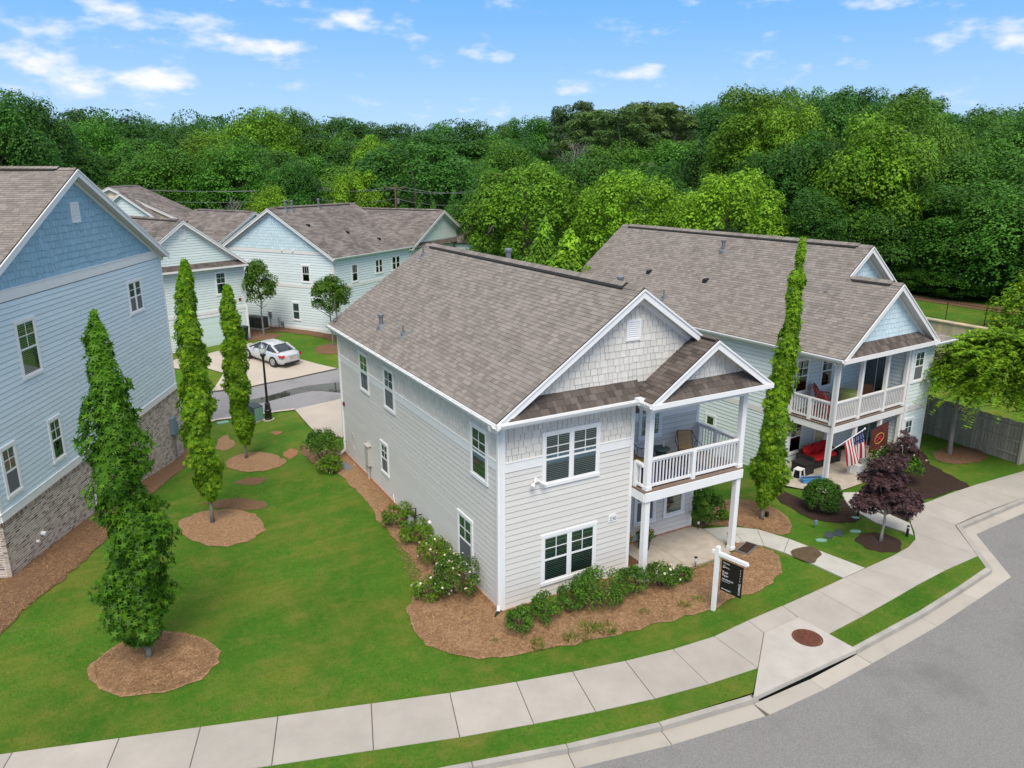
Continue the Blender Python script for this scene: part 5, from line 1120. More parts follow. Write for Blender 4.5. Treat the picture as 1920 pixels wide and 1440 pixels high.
# ------------------------------------------------------------------ vegetation kit
STAR = [(math.cos(math.pi/2+k*math.pi/5)*(1. if k % 2 == 0 else .36), math.sin(math.pi/2+k*math.pi/5)*(1. if k % 2 == 0 else .36)) for k in range(10)]
LEAF = [(0,-1),(.42,-.1),(0,1),(-.42,-.1)]
OVAL = [(0,-1),(.55,-.35),(.5,.35),(0,1),(-.5,.35),(-.55,-.35)]
BLADE = [(-.12,0),(.12,0),(0,2)]
NEEDLE = [(-.035,-1),(.035,-1),(.035,1),(-.035,1)]
def unit(a): return a/np.maximum(np.linalg.norm(a, axis=1, keepdims=True), 1e-9)
def leaf_mesh(name, pos, nrm, size, tint, m, shape, seed=0, up=None):
    g = np.random.default_rng(seed); n = len(pos); k = len(shape); nrm = unit(nrm)
    a = unit(np.cross(nrm, unit(g.normal(size=(n,3))))) if up is None else unit(up - nrm*(up*nrm).sum(1, keepdims=True)); b = np.cross(nrm, a)
    sh = np.array(shape)
    if np.ndim(size) == 0: size = np.full(n, size)
    v = pos[:,None,:] + size[:,None,None]*(b[:,None,:]*sh[None,:,0,None] + a[:,None,:]*sh[None,:,1,None])
    me = bpy.data.meshes.new(name); me.vertices.add(n*k); me.vertices.foreach_set('co', v.reshape(-1).astype(np.float32))
    me.loops.add(n*k); me.loops.foreach_set('vertex_index', np.arange(n*k, dtype=np.int32))
    me.polygons.add(n); me.polygons.foreach_set('loop_start', np.arange(0, n*k, k, dtype=np.int32))
    at_ = me.attributes.new('tint', 'FLOAT', 'FACE'); at_.data.foreach_set('value', np.broadcast_to(np.asarray(tint, np.float32), (n,)).copy())
    me.materials.append(m); me.update(calc_edges=True); me.validate(); return me
def sphere_pts(g, n):
    return unit(g.normal(size=(n,3)))
def blob_crown(seed, rad, nblob, br, nleaf, low=-.6, inner=.62, flat=1., rag=.25):
    """leaf positions on many overlapping leafy clumps spread over an ellipsoid."""
    g = np.random.default_rng(seed); rad = np.array(rad, float); C = []; tries = 0
    while len(C) < nblob and tries < 9000:
        tries += 1
        d = sphere_pts(g,1)[0]
        if d[2] < low: continue
        r_ = g.uniform(inner, 1.)
        c = d*rad*(1-br*.55)*r_
        if all(np.linalg.norm((c-o)/rad) > .26*(20/nblob)**.4 for o in C) or tries > 4000: C.append(c)
    C = np.array(C); bid = g.integers(0, len(C), nleaf); d = sphere_pts(g, nleaf); d[:,2] = np.where(d[:,2] < -.35, -d[:,2], d[:,2])
    rr = br*rad.mean()*g.uniform(.65,1.25,len(C))
    r_ = rr[bid]*(1-rag*g.random(nleaf)**1.5+rag*.35*g.random(nleaf)); lump = 1+.18*np.sin(d[:,0]*7+bid)*np.cos(d[:,1]*6+bid*1.7)
    p = C[bid] + d*(r_*lump)[:,None]*np.array([1,1,flat])
    ntint = g.uniform(.15,.85,len(C))[bid] + g.normal(size=nleaf)*.06
    n = d + np.array([0,0,.5]) + g.normal(size=(nleaf,3))*.36
    k = (np.linalg.norm(p/rad, axis=1) > .45)
    return p[k], n[k], np.clip(ntint[k],0,1), C
def wood_mesh(seed, h, r0, top, branches, spread, lean=0.):
    g = random.Random(seed); mb = MB(); P = [Vector((lean*t*h+g.uniform(-.03,.03)*h*t, g.uniform(-.03,.03)*h*t, h*t)) for t in (0,.2,.4,.6,.8,1.)]
    mb.tube(P, [r0*1.25, r0, r0*.85, r0*.65, r0*.42, r0*.12], 8)
    for i in range(branches):
        t = g.uniform(top,.9); k = min(int(t*5),4); b = P[k].lerp(P[k+1], t*5-k); a = g.uniform(0,6.283); l = spread*g.uniform(.5,1.); r_ = r0*(1-t)*.6+.015
        m_ = b+Vector((math.cos(a)*l*.5, math.sin(a)*l*.5, l*.35)); e = b+Vector((math.cos(a)*l, math.sin(a)*l, l*g.uniform(.4,.9))); mb.tube([b,m_,e],[r_,r_*.65,r_*.2],6)
    return mb
def proj(P):
    d = Vector(P)-CAM; z = d.dot(FW); return 960+FPX*d.dot(RT)/z, 720-FPX*d.dot(UP)/z, z
def z_at(x, y, py):
    lo, hi = -6., 40.
    for _ in range(40):
        m_ = (lo+hi)/2
        if proj((x,y,m_))[1] > py: lo = m_
        else: hi = m_
    return (lo+hi)/2

# columnar sweetgums: star leaves on a clumpy column following the surveyed silhouette
def column_tree(label, base, prof, n, size, lm, seed, single=0, trunk_r=.065):
    b = on(*base); root = empty('columnar_tree', label, 'tree', b, 0, 'columnar trees on the lawns')
    R2 = Vector((RT.x,RT.y,0)).normalized(); Z = []; Rr = []; O = []
    for py, x0, x1 in prof:
        z = z_at(b.x, b.y, py); ax, _, dep = proj((b.x,b.y,z)); Z.append(z-b.z); Rr.append(max((x1-x0)/2*dep/FPX-size*.35,.03)); O.append(((x0+x1)/2-ax)*dep/FPX)
    o = np.argsort(Z); Z, Rr, O = np.array(Z)[o], np.array(Rr)[o], np.array(O)[o]
    g = np.random.default_rng(seed); zz = np.linspace(Z[0], Z[-1], 400); w = np.interp(zz, Z, Rr)+.05; z = g.choice(zz, n, p=w/w.sum())+g.normal(size=n)*.02
    th = g.uniform(0, 2*math.pi, n); R0 = np.interp(z, Z, Rr)
    nb = 62; cz = g.uniform(Z[0], Z[-1], nb); ct = g.uniform(0, 6.283, nb)
    dth = np.abs(np.angle(np.exp(1j*(th[:,None]-ct[None])))); dd = np.hypot((z[:,None]-cz[None])/.40, dth*R0[:,None]/.34); bi = dd.argmin(1); bump = np.exp(-dd.min(1)**2)
    r_ = R0*(.50+.60*bump)*np.where(g.random(n) < .8, g.uniform(.80,1.08,n), g.uniform(.4,.9,n))*np.where(g.random(n) < .05, 1.15, 1.)
    ox = np.interp(z, Z, O)
    p = np.stack([r_*np.cos(th)+ox*R2.x, r_*np.sin(th)+ox*R2.y, z], 1)
    nr = np.stack([np.cos(th), np.sin(th), np.full(n,.55)], 1)+g.normal(size=(n,3))*.4
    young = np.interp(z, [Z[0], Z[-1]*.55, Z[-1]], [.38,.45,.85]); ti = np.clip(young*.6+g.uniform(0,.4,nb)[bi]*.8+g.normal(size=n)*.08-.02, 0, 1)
    sz = size*g.uniform(.7,1.2,n)
    if single:
        wd = np.linalg.norm(p+np.array(b)-np.array(CAM), axis=1)+np.where((nr*(np.array(CAM)-np.array(b))).sum(1) > 0, 0, 9); pick = np.argsort(wd)[:single]; keep = np.ones(n,bool); keep[pick] = False
        mes = [leaf_mesh('leaf', np.zeros((1,3)), np.array([[0,0,1.]]), size, t, LM[lm], STAR, 1) for t in (.3,.5,.7,.9)]
        for i in pick:
            N = Vector(nr[i]).normalized(); q = N.to_track_quat('Z','Y'); e = q.to_euler(); e.rotate_axis('Z', g.uniform(0,6)); inst('leaf', mes[min(3,int(ti[i]*4))], root, Vector(p[i]), e, float(sz[i]/size))
    else: keep = np.ones(n,bool)
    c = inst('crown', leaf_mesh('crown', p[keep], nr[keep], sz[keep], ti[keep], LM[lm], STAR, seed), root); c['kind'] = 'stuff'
    mb = MB(); P = [Vector((0,0,-.05))]+[Vector((ox_*R2.x, ox_*R2.y, zz_)) for zz_, ox_ in zip(Z[::2], O[::2])]; P[1:2] = [Vector((0,0,Z[0]*.6)), P[1]]
    mb.tube(P, [trunk_r*1.5]+[trunk_r*(1-.85*i/len(P)) for i in range(1,len(P))], 9)
    for i in range(14):
        zz_ = Z[0]+(Z[-1]-Z[0])*i/15; a = i*2.4; l = float(np.interp(zz_,Z,Rr))*.7; oo = float(np.interp(zz_,Z,O)); q = Vector((oo*R2.x,oo*R2.y,zz_)); mb.tube([q, q+Vector((math.cos(a)*l,math.sin(a)*l,l*1.1))],[.018,.006],5)
    mb.build('trunk', M['bark'], root, smooth=True)
    return root
def bush(name, label, cat, x, y, rx, rz, n, size, lm='shrub', seed=1, group=None, col=(1,1,1), flowers=0, fl='flower', z=None, nb=22, ry=None, br=.36, inner=.86):
    z = H(x,y)+.02 if z is None else z
    root = empty(name, label, cat, (x,y,z), 0, group); ry = ry or rx
    p, nr, ti, C = blob_crown(seed, (rx,ry,rz), nb, br, n, low=-.5, inner=inner, rag=.3); p[:,2] += rz*.86; p[:,2] = np.maximum(p[:,2], .015+.05*np.abs(np.sin(p[:,0]*90)))
    c = inst('foliage', leaf_mesh('foliage', p, nr, size*np.random.default_rng(seed).uniform(.7,1.25,len(p)), ti, LM[lm], LEAF if lm != 'tuft' else BLADE, seed), root); c.color = (*col,1); c['kind'] = 'stuff'
    mb = MB(); g = random.Random(seed)
    for i in range(6):
        a = i*1.05+g.random(); mb.tube([(0,0,-.03),(math.cos(a)*rx*.3,math.sin(a)*rx*.3,rz*.6),(math.cos(a)*rx*.6,math.sin(a)*rx*.6,rz*1.2)],[.018,.014,.005],5)
    mb.build('stem', M['bark_dark'], root)
    if flowers:
        g2 = np.random.default_rng(seed+5); i = g2.choice(len(p), flowers); nn = unit(nr[i]); pp = p[i]+nn*.03
        Q = np.repeat(pp,5,0); base = np.repeat(nn,5,0); off = unit(g2.normal(size=(len(Q),3)))*.6+base
        f = inst('blossom', leaf_mesh('blossom', Q+unit(off)*.022, off, np.full(len(Q),.038), g2.uniform(.3,.9,len(Q)), LM[fl], OVAL, seed), root); f['kind'] = 'stuff'
    return root
def tuft(label, x, y, r_, h, seed, group, n=90, lm='tuft'):
    g = np.random.default_rng(seed); th = g.uniform(0,6.283,n); rr = r_*np.sqrt(g.random(n)); p = np.stack([rr*np.cos(th), rr*np.sin(th), np.zeros(n)],1)
    up = np.stack([np.cos(th)*rr/r_*.8, np.sin(th)*rr/r_*.8, np.ones(n)],1)+g.normal(size=(n,3))*.25; nr = np.cross(up, g.normal(size=(n,3)))
    o = inst('grass_tuft', leaf_mesh('grass_tuft', p, nr, h/2*g.uniform(.6,1.2,n), g.uniform(.2,.8,n), LM[lm], BLADE, seed, up=up), None, (x,y,H(x,y)+.05)); tag(o, label, 'grass tuft', group); return o
def tree(name, label, cat, loc, crown_me, trunk_me, s, rz, color, group=None, sxy=None):
    root = empty(name, label, cat, loc, rz, group); root.scale = ((sxy or s),(sxy or s),s)
    c = inst('crown', crown_me, root); c.color = (*color,1); c['kind'] = 'stuff'; inst('trunk', trunk_me, root); return root

# ---- woodland
def woodland():
    V = {}
    def variant(key, seed, rad, cz, nb, br, n, size, h, low=-.7, flat=1., lm='wood', top=.35, spread=2.6, inner=.55):
        p, nr, ti, C = blob_crown(seed, rad, nb, br, n, low=low, inner=inner, flat=flat); p[:,2] += cz
        V[key] = (leaf_mesh('crown', p, nr, size*np.random.default_rng(seed).uniform(.6,1.3,len(p)), ti, LM[lm], [(0,-1),(.6,-.05),(0,1),(-.6,-.05)], seed), wood_mesh(seed, h*.9, .26, top, 9, spread).mesh('trunk', M['bark_dark']), float(p[:,2].max()), rad[0])
    for i in range(4): variant(('oak',i), 20+i, (5.4,5.4,6.6), 8.2, 62, .27, 28000, .135, 13.5, inner=.66)
    for i in range(3): variant(('tall',i), 40+i, (4.2,4.2,8.2), 11.0, 56, .25, 26000, .135, 18., inner=.6)
    for i in range(2): variant(('round',i), 60+i, (5.2,5.2,5.6), 6.8, 90, .21, 28000, .135, 11.5, low=-.85, inner=.93)
    for i in range(2):
        g = np.random.default_rng(80+i); P = []; Nn = []; T = []
        for k in range(34):
            z = 9.+8.5*(k/34)+g.normal()*.3; a = g.uniform(0,6.283); l = (3.4*(1-(k/34)**1.6)+.9)*g.uniform(.5,1.); c = np.array([math.cos(a)*l, math.sin(a)*l, z]); d = sphere_pts(g,190); P.append(c+d*np.array([1.35,1.35,.55])*g.uniform(.7,1.1)*g.uniform(.75,1,(190,1))); Nn.append(d+np.array([0,0,.6])); T.append(np.full(190,g.uniform(.3,.7)))
        P = np.concatenate(P); mb = wood_mesh(80+i, 17., .24, .5, 12, 2.8)
        V[('pine',i)] = (leaf_mesh('crown', P, np.concatenate(Nn)+g.normal(size=P.shape)*.5, .30*g.uniform(.6,1.3,len(P)), np.concatenate(T), LM['pine'], [(0,-1),(.22,0),(0,1),(-.22,0)], 80+i), mb.mesh('trunk', M['bark']), float(P[:,2].max()), 4.)
    g = np.random.default_rng(99); p, nr, ti, C = blob_crown(99, (1.6,1.6,4.6), 30, .42, 5200, low=-.9); p[:,2] += 4.7
    V[('cone',0)] = (leaf_mesh('crown', p*np.array([1,1,1])*(1-.55*np.clip((p[:,2:3]-4)/5.5,0,1)*np.array([1,1,0])), nr, .20*g.uniform(.6,1.2,len(p)), ti, LM['wood'], LEAF, 99), wood_mesh(99, 7.5, .12, .2, 4, .8).mesh('trunk', M['bark_dark']), 9.0, 1.6)
    cnt = {}; placed = []
    names = {'oak':('broadleaf_tree','broad %s tree in the woods behind the houses'),'tall':('tall_tree','tall %s tree in the woods behind the houses'),'round':('round_tree','dense round-headed %s tree in the woods behind the houses'),'pine':('pine_tree','tall %s pine among the woods behind the houses'),'cone':('slender_tree','slender %s tree standing just beyond the roofs')}
    cols = {'dark':(.88,1.0,.9),'mid':(1.3,1.35,1.0),'olive':(1.75,1.5,1.1),'bright':(2.7,2.05,.9),'lime':(3.8,2.6,.9),'blue':(1.05,1.25,1.25)}
    words = {'dark':'dark green','mid':'mid green','olive':'olive green','bright':'bright green','lime':'yellow-green','blue':'bluish green'}
    zones = ((150,'above the blue gable'),(330,'above the cream house'),(480,'above the mint house'),(660,'above the powder blue gable'),(840,'above the pale green gable'),(1080,'above the long greige ridge'),(1300,"over the right roof's far end"),(1520,"over the right roof's middle"),(1720,'over the small ice gables'),(9999,'beyond the retaining wall'))
    def put(kind, px, py, d, w, col, label=None, group='woodland trees', zb=None, minz=None):
        keys = [k for k in V if k[0] == kind]; k = keys[cnt.get(kind,0) % len(keys)]; cnt[kind] = cnt.get(kind,0)+1; cm, tm, hh, rr = V[k]
        dr = ray(px, py); hd = math.hypot(dr.x, dr.y); t = d/hd; top = CAM+dr*t; z0 = (H(top.x,top.y) if zb is None else zb)-.2
        s = max((top.z-z0)/hh, .25); sxy = w*d/FPX/2/rr*1.08; c = cols[col]; j = rng.uniform(.85,1.15); c = tuple(v*j*rng.uniform(.94,1.06) for v in c)
        nm, lb = names[kind]; zn = next(t_ for x_, t_ in zones if px < x_); dy = py-S(px); rw = 'on skyline' if dy < 16 else 'below skyline' if dy < 52 else 'mid-wood' if dy < 125 else 'low'; lb = lb.replace('in the woods behind the houses', rw+' '+zn).replace('standing just beyond the roofs', 'beyond the roofs '+zn).replace('among the woods behind the houses', rw+' '+zn)
        ob = tree(nm, label or lb % words[col], 'tree', (top.x,top.y,z0), cm, tm, s, rng.uniform(0,6.28), c, None if label else group, sxy); placed.append((px, ob)); return ob
    sky = [(-200,175),(0,168),(40,185),(62,206),(130,197),(200,207),(300,216),(335,206),(410,216),(470,198),(530,198),(600,216),(645,212),(730,219),(830,221),(870,214),(960,216),(1060,209),(1095,196),(1150,188),(1240,181),(1330,190),(1365,165),(1420,147),(1490,156),(1560,151),(1640,157),(1705,152),(1760,168),(1785,194),(1850,186),(1890,195),(2100,190)]
    sx, sy = [a for a,_ in sky], [b for _,b in sky]; S = lambda x: float(np.interp(x, sx, sy))
    G = 'woodland trees'; x = -140
    pick = lambda: rng.choice(('dark','dark','mid','mid','olive','blue','mid'))
    while x < 2060:
        put(rng.choice(('oak','oak','tall')), x, S(x)+rng.uniform(1,12), rng.uniform(185,215), rng.uniform(80,125), rng.choice(('dark','blue','mid'))); x += rng.uniform(34,52)
    x = -140
    while x < 1360:
        put(rng.choice(('oak','oak','oak','tall')), x, S(x)+rng.uniform(24,48), rng.uniform(150,168), rng.uniform(105,160), pick()); x += rng.uniform(48,70)
    x = -140
    while x < 1300:
        put(rng.choice(('oak','oak','round')), x, S(x)+rng.uniform(62,98), rng.uniform(122,138), rng.uniform(120,180), pick()); x += rng.uniform(62,88)
    x = -140
    while x < 900:
        put(rng.choice(('oak','round')), x, S(x)+rng.uniform(105,150), rng.uniform(104,114), rng.uniform(110,160), rng.choice(('dark','mid','dark','olive'))); x += rng.uniform(70,95)
    for a in ((20,170,105,150,'dark'),(-40,150,98,160,'dark'),(95,240,112,150,'dark'),(160,205,135,130,'mid'),(480,200,140,150,'bright'),(380,235,118,150,'bright'),(300,262,112,140,'mid'),(440,250,108,150,'mid'),(540,300,100,110,'dark')): put('oak', *a)
    put('round', 770, 258, 104, 215, 'blue', 'huge dark domed tree behind the utility pole'); put('round', 672, 318, 98, 110, 'lime', 'yellow-green tree left of the huge dark domed tree'); put('oak', 503, 342, 90, 88, 'lime', 'fluffy light green tree just above the powder blue house roof')
    put('oak', 700, 250, 125, 120, 'bright'); put('oak', 900, 300, 112, 120, 'mid'); put('oak', 950, 262, 118, 150, 'olive')
    for px in (1110,1160,1200,1235,1260): put('pine', px, S(px)+rng.uniform(2,20), rng.uniform(128,150), rng.uniform(110,150), 'mid')
    for px, py in ((1056,196),(1092,188)): put('pine', px, py, 150, 70, 'dark')
    # bright round-headed row just behind the houses
    put('round', 985, 297, 74, 205, 'bright', 'bright round-headed tree above the greige ridge, leftmost of three'); put('round', 1180, 316, 70, 190, 'lime', 'bright round-headed tree in the middle of the three behind the roofs'); put('round', 1371, 309, 66, 195, 'lime', 'yellow-tipped round-headed tree behind the pipe on the right roof')
    put('round', 1120, 288, 92, 170, 'mid'); put('round', 893, 345, 78, 95, 'mid'); put('oak', 1082, 345, 86, 120, 'dark'); put('oak', 1276, 335, 84, 120, 'dark'); put('oak', 1040, 300, 96, 130, 'dark'); put('oak', 1240, 300, 100, 150, 'dark'); put('oak', 1465, 400, 72, 130, 'dark'); put('oak', 860, 372, 82, 80, 'mid')
    put('cone', 1021, 411, 50, 62, 'bright', 'small upright green tree by the far end of the greige ridge'); put('cone', 1068, 432, 45, 84, 'lime', 'lime green sapling at the left end of the big right roof')
    for px, py in ((784,371),(812,377),(848,356)): put('cone', px, py, 88, 26, 'mid')
    # the big near trees on the right
    for a in ((1420,150,88,150,'bright','tall'),(1350,190,95,120,'dark','tall'),(1490,165,84,150,'bright','oak'),(1570,158,90,160,'dark','oak'),(1640,195,74,190,'bright','oak'),(1715,158,92,150,'olive','tall'),(1760,205,84,130,'olive','oak'),(1840,195,95,150,'mid','oak'),(1915,200,88,150,'mid','oak'),(1990,200,90,160,'mid','oak'),
              (1520,235,76,170,'dark','oak'),(1450,260,80,150,'dark','oak'),(1590,290,74,150,'bright','tall'),(1700,255,78,160,'olive','oak'),(1790,270,80,170,'mid','oak'),(1880,255,80,170,'mid','oak'),(1960,270,78,170,'mid','oak'),(1530,350,66,120,'dark','tall'),(1650,350,72,140,'dark','oak'),(1745,335,74,170,'blue','oak'),(1840,330,72,190,'mid','oak'),(1940,320,70,190,'mid','oak'),
              (1700,430,75,130,'dark','oak'),(1800,420,73,150,'dark','oak'),(1890,410,71,160,'dark','oak'),(1600,420,76,130,'dark','oak'),(1560,400,74,120,'dark','round')): put(a[5], *a[:5], zb=1.)
    for px, py, w in ((1740,505,90),(1810,500,120),(1890,490,120),(1960,480,140),(1700,520,80)): put('round', px, py, rng.uniform(69,72), w*.9, 'mid', zb=2.4)
    same = {}
    for px, ob in placed: same.setdefault(ob['label'], []).append((px, ob))
    num = 'zero one two three four five six seven eight nine'.split(); od = 'zeroth first second third fourth fifth sixth seventh eighth ninth'.split()
    for lb, l in same.items():
        if len(l) == 2:
            for (px, ob), w_ in zip(sorted(l, key=lambda e: e[0]), ('left', 'right')): ob['label'] = lb+', '+w_+' one of two'
        elif 2 < len(l) < 10:
            for i, (px, ob) in enumerate(sorted(l, key=lambda e: e[0])): ob['label'] = lb+', '+od[i+1]+' from left'
    # bare grey trees
    def bare(px, py, d, label, seed, h0, m):
        dr = ray(px,py); t = d/math.hypot(dr.x,dr.y); top = CAM+dr*t; g = random.Random(seed); mb = MB(); Hh = top.z
        def grow(p, dv, l, r_, lev):
            q = p+dv*l; mb.tube([p,(p+q)/2+Vector((g.uniform(-.05,.05),g.uniform(-.05,.05),0))*l,q],[r_,r_*.85,r_*.65],5)
            if lev:
                for _ in range(3 if lev > 1 else 4): grow(p+(q-p)*g.uniform(.55,1), (dv+Vector((g.uniform(-.8,.8),g.uniform(-.8,.8),g.uniform(-.1,.5)))).normalized(), l*g.uniform(.5,.72), r_*.55, lev-1)
        grow(Vector((0,0,0)), Vector((0,0,1)), Hh*.45, .22, 4)
        o = mb.build('bare_tree', m); o.location = (top.x,top.y,0); tag(o, label, 'tree')
    bare(1088, 225, 116, 'leafless grey-brown tree standing among the pines', 3, 0, M['bark']); bare(412, 345, 92, 'pale bare branches in the woods above the mint house', 5, 0, M['bark']); bare(1295, 330, 92, 'bare trunk with ivy-free limbs left of the right-hand woods', 8, 0, M['bark'])
    # undergrowth that closes the foot of the wood
    g = np.random.default_rng(5); P = []
    for _ in range(700):
        px = g.uniform(-150,2070); d = g.uniform(78,180) if px < 1350 else g.uniform(72,130); dr = ray(px, 400); t = d/math.hypot(dr.x,dr.y); q = CAM+dr*t; dd = sphere_pts(g,110); P.append(np.array([q.x,q.y,(.8 if px < 1350 else 3.0)])+dd*np.array([2.6,2.6,2.0]))
    P = np.concatenate(P); o = inst('undergrowth', leaf_mesh('undergrowth', P, g.normal(size=P.shape)+np.array([0,0,.8]), .30*g.uniform(.6,1.2,len(P)), g.uniform(.2,.6,len(P)), LM['wood'], OVAL, 5)); o['kind'] = 'stuff'; o.color = (.7,.8,.7,1)
    far = MB()
    # far-off wood: one mass beyond the rows
    P = []
    for _ in range(620):
        px = g.uniform(-400,2300); d = g.uniform(225,400); dr = ray(px, 300); t = d/math.hypot(dr.x,dr.y); q = CAM+dr*t; dd = sphere_pts(g,190); hh = 12.33+(322-max(S(px),205)-14)*d/FPX-4; P.append(np.array([q.x,q.y,hh*g.uniform(.55,.98)])+dd*np.array([5.5,5.5,4.5]))
    P = np.concatenate(P); o = inst('far_woods', leaf_mesh('far_woods', P, g.normal(size=P.shape)+np.array([0,0,.9]), .42*g.uniform(.6,1.2,len(P)), g.uniform(.2,.7,len(P)), LM['wood'], OVAL, 6)); o['kind'] = 'stuff'; o.color = (.85,.95,.95,1)

def planting():
    column_tree('columnar sweetgum with an S-bent crown in the front lawn ring', (281,1235), ((588,173,181),(613,161,191),(641,150,209),(670,150,227),(713,156,241),(748,159,243),(777,159,263),(806,157,279),(834,149,279),(856,141,281),(884,152,283),(913,159,281),(934,181,295),(963,188,316),(999,195,333),(1027,195,327),(1056,181,316),(1081,170,327),(1106,177,331),(1134,188,333),(1163,206,327),(1184,224,309),(1206,252,288)), 8200, .112, 'gum', 11, single=300, trunk_r=.075)
    column_tree('tall columnar sweetgum in the mulch ring beside the blue house', (400,983), ((490,338,352),(540,330,368),(600,328,377),(650,331,387),(700,333,392),(760,333,402),(820,338,410),(860,350,414),(885,362,421),(915,362,419),(938,382,410)), 7200, .108, 'gum_bright', 12)
    column_tree('columnar sweetgum nearest the lamp post and alley', (463,862), ((537,418,432),(580,412,445),(640,415,460),(700,416,467),(760,420,474),(800,430,478),(832,448,470)), 6400, .108, 'gum_bright', 13)
    column_tree('very thin columnar sweetgum with a yellow tip right of the balcony', (1428,975), ((447,1499,1511),(480,1489,1512),(500,1491,1505),(520,1477,1512),(560,1470,1506),(620,1462,1500),(680,1448,1495),(740,1432,1491),(800,1412,1489),(860,1404,1487),(900,1408,1481),(925,1418,1460),(948,1420,1440)), 7600, .105, 'gum_bright', 14)
    B = lambda *a, **k: bush(*a, **k)
    gd = 'boxy green shrubs along the front wall'
    D = (1.05,1.15,.9); L_ = (1.7,1.5,.9)
    c = on(605,868); B('shrub','big round dark shrub by the bin at the far corner of the greige house','shrub',c.x,c.y,.85,.80,3000,.055,seed=31,col=D)
    c = on(618,885); B('shrub','low spreading shrub in front of the big dark shrub by the bin','shrub',c.x,c.y,.62,.36,1500,.055,seed=32,col=L_)
    B('shrub','feathery light green shrub left of the gas meter','shrub',-.55,6.75,.62,.42,1500,.05,seed=33,col=L_,nb=16); B('shrub','feathery light green shrub right of the gas meter','shrub',-.45,5.25,.62,.40,1500,.05,seed=34,col=L_,nb=16)
    B('flowering_shrub','upright gardenia with few blooms, farthest of the three by the wall','shrub',-.60,3.45,.55,.52,1800,.045,seed=35,col=L_,flowers=22); B('flowering_shrub','largest gardenia covered in cream blooms by the house corner','shrub',-.72,1.55,.80,.66,3400,.045,seed=36,col=(1.05,1.05,.85),flowers=52); B('flowering_shrub','small round gardenia with cream blooms at the lawn edge','shrub',-1.55,1.72,.46,.36,1500,.042,seed=37,col=L_,flowers=26)
    B('shrub','dark twin-topped shrub left of the downspout elbow along the front bed','shrub',-.05,-1.10,.40,.46,1700,.042,seed=38,col=D); B('shrub','round dark shrub below the left half of the lower front window','shrub',.88,-.92,.46,.44,1800,.042,seed=39,col=D)
    B('shrub','mid-sized round shrub left of the widest front shrub','shrub',1.85,-.85,.46,.46,1700,.042,seed=40,col=D); B('shrub','widest mounded shrub below the lower front window','shrub',2.78,-.95,.82,.55,3400,.042,seed=41,col=D,nb=34)
    B('shrub','dark leafy shrub in front of the left balcony post','shrub',3.92,-1.05,.48,.50,1900,.045,seed=42,col=D); B('flowering_shrub','gardenia with white blooms before the patio','shrub',4.92,-1.15,.52,.42,1900,.045,seed=43,col=(1.05,1.05,.85),flowers=26); B('shrub','small dark shrub between patio and sale sign','shrub',5.72,-1.25,.34,.26,900,.045,seed=44,col=D)
    B('shrub','large camellia-like shrub beside the far end of the patio','shrub',9.15,1.45,.68,.78,2600,.06,seed=45,col=D,flowers=4); B('flowering_shrub','low yellow-green plant with a white bloom beside the large patio shrub','shrub',10.0,1.35,.26,.20,350,.07,seed=46,col=L_,flowers=4)
    B('shrub','clipped ball shrub in dark mulch by the right-hand porch','shrub',13.75,.05,.68,.68,8000,.042,seed=47,col=(.75,.9,.65),nb=120,br=.22,inner=.97)
    B('flowering_shrub','leafy shrub with pale blooms behind the purple maple','shrub',18.6,.45,1.0,.85,2600,.075,seed=48,col=(1.1,1.1,.8),flowers=40)
    for i, (q, r_, h_, lb) in enumerate((((1007,1208),.13,.16,'tiny light tuft left of the middle of the front mulch'),((1103,1183),.24,.24,'left one of two lime grass clumps before the widest shrub'),((1137,1185),.26,.26,'right one of two lime grass clumps before the widest shrub'),((1073,1200),.2,.22,'lime grass clump alone below the round dark shrub'),((1010,1217),.15,.14,'low lime tuft near the lawn at the left end'),((1210,1152),.15,.14,'thin tuft below the gardenia before the patio'),((1283,1137),.17,.16,'dark green tuft left of the sale sign'),((1310,1128),.15,.15,'dark green tuft nearest the sale sign'),((1245,1152),.14,.1,'faint tuft near the lawn edge left of the sign'),((1100,1200),.14,.1,'faint flat tuft below the lime grass clumps'),((930,1205),.06,.08,'single seedling in the straw'))):
        c = on(*q); tuft(lb, c.x, c.y, r_, h_, 60+i, 'grass tufts in the front mulch')
    # purple maples
    def maple(label, q, prof, n, seed, lean):
        b = q; root = empty('purple_maple', label, 'tree', b, 0, 'purple maples'); root.scale = (.86,.86,.92) if seed == 71 else (.72,.72,.8); g = np.random.default_rng(seed); P = []; Nn = []; T = []
        for (dx, dy, z, rx, rz) in prof:
            k = int(n*rx*rx); d = sphere_pts(g,k); d[:,2] = np.abs(d[:,2])**.8*np.sign(d[:,2]+.55); pp = np.array([dx,dy,z])+d*np.array([rx,rx,rz])*g.uniform(.72,1.08,(k,1))*(1+.2*np.sin(d[:,0]*9+z*3)*np.cos(d[:,1]*8))[:,None]; P.append(pp); Nn.append(d*.6+np.array([0,0,1.])+g.normal(size=(k,3))*.4); T.append(np.full(k,g.uniform(.25,.7)))
        P = np.concatenate(P); c = inst('crown', leaf_mesh('crown', P, np.concatenate(Nn), .085*g.uniform(.6,1.3,len(P)), np.clip(np.concatenate(T)+g.normal(size=len(P))*.1,0,1), LM['maple'], STAR, seed), root); c['kind'] = 'stuff'
        mb = MB(); mb.tube([(-.05,0,-.05),(-.02,0,.35),(.08,.02,.8),(.05,.03,1.3)],[.075,.055,.05,.04],8); mb.tube([(.06,0,-.05),(.09,.04,.4),(.10,.05,.9),(.3,.1,1.5)],[.05,.04,.035,.02],8)
        for (dx,dy,z,rx,rz) in prof: mb.tube([(.06,.03,1.1),(dx*.5,dy*.5,z*.55+.5),(dx,dy,z)],[.035,.022,.01],5)
        mb.build('trunk', M['bark'], root, smooth=True)
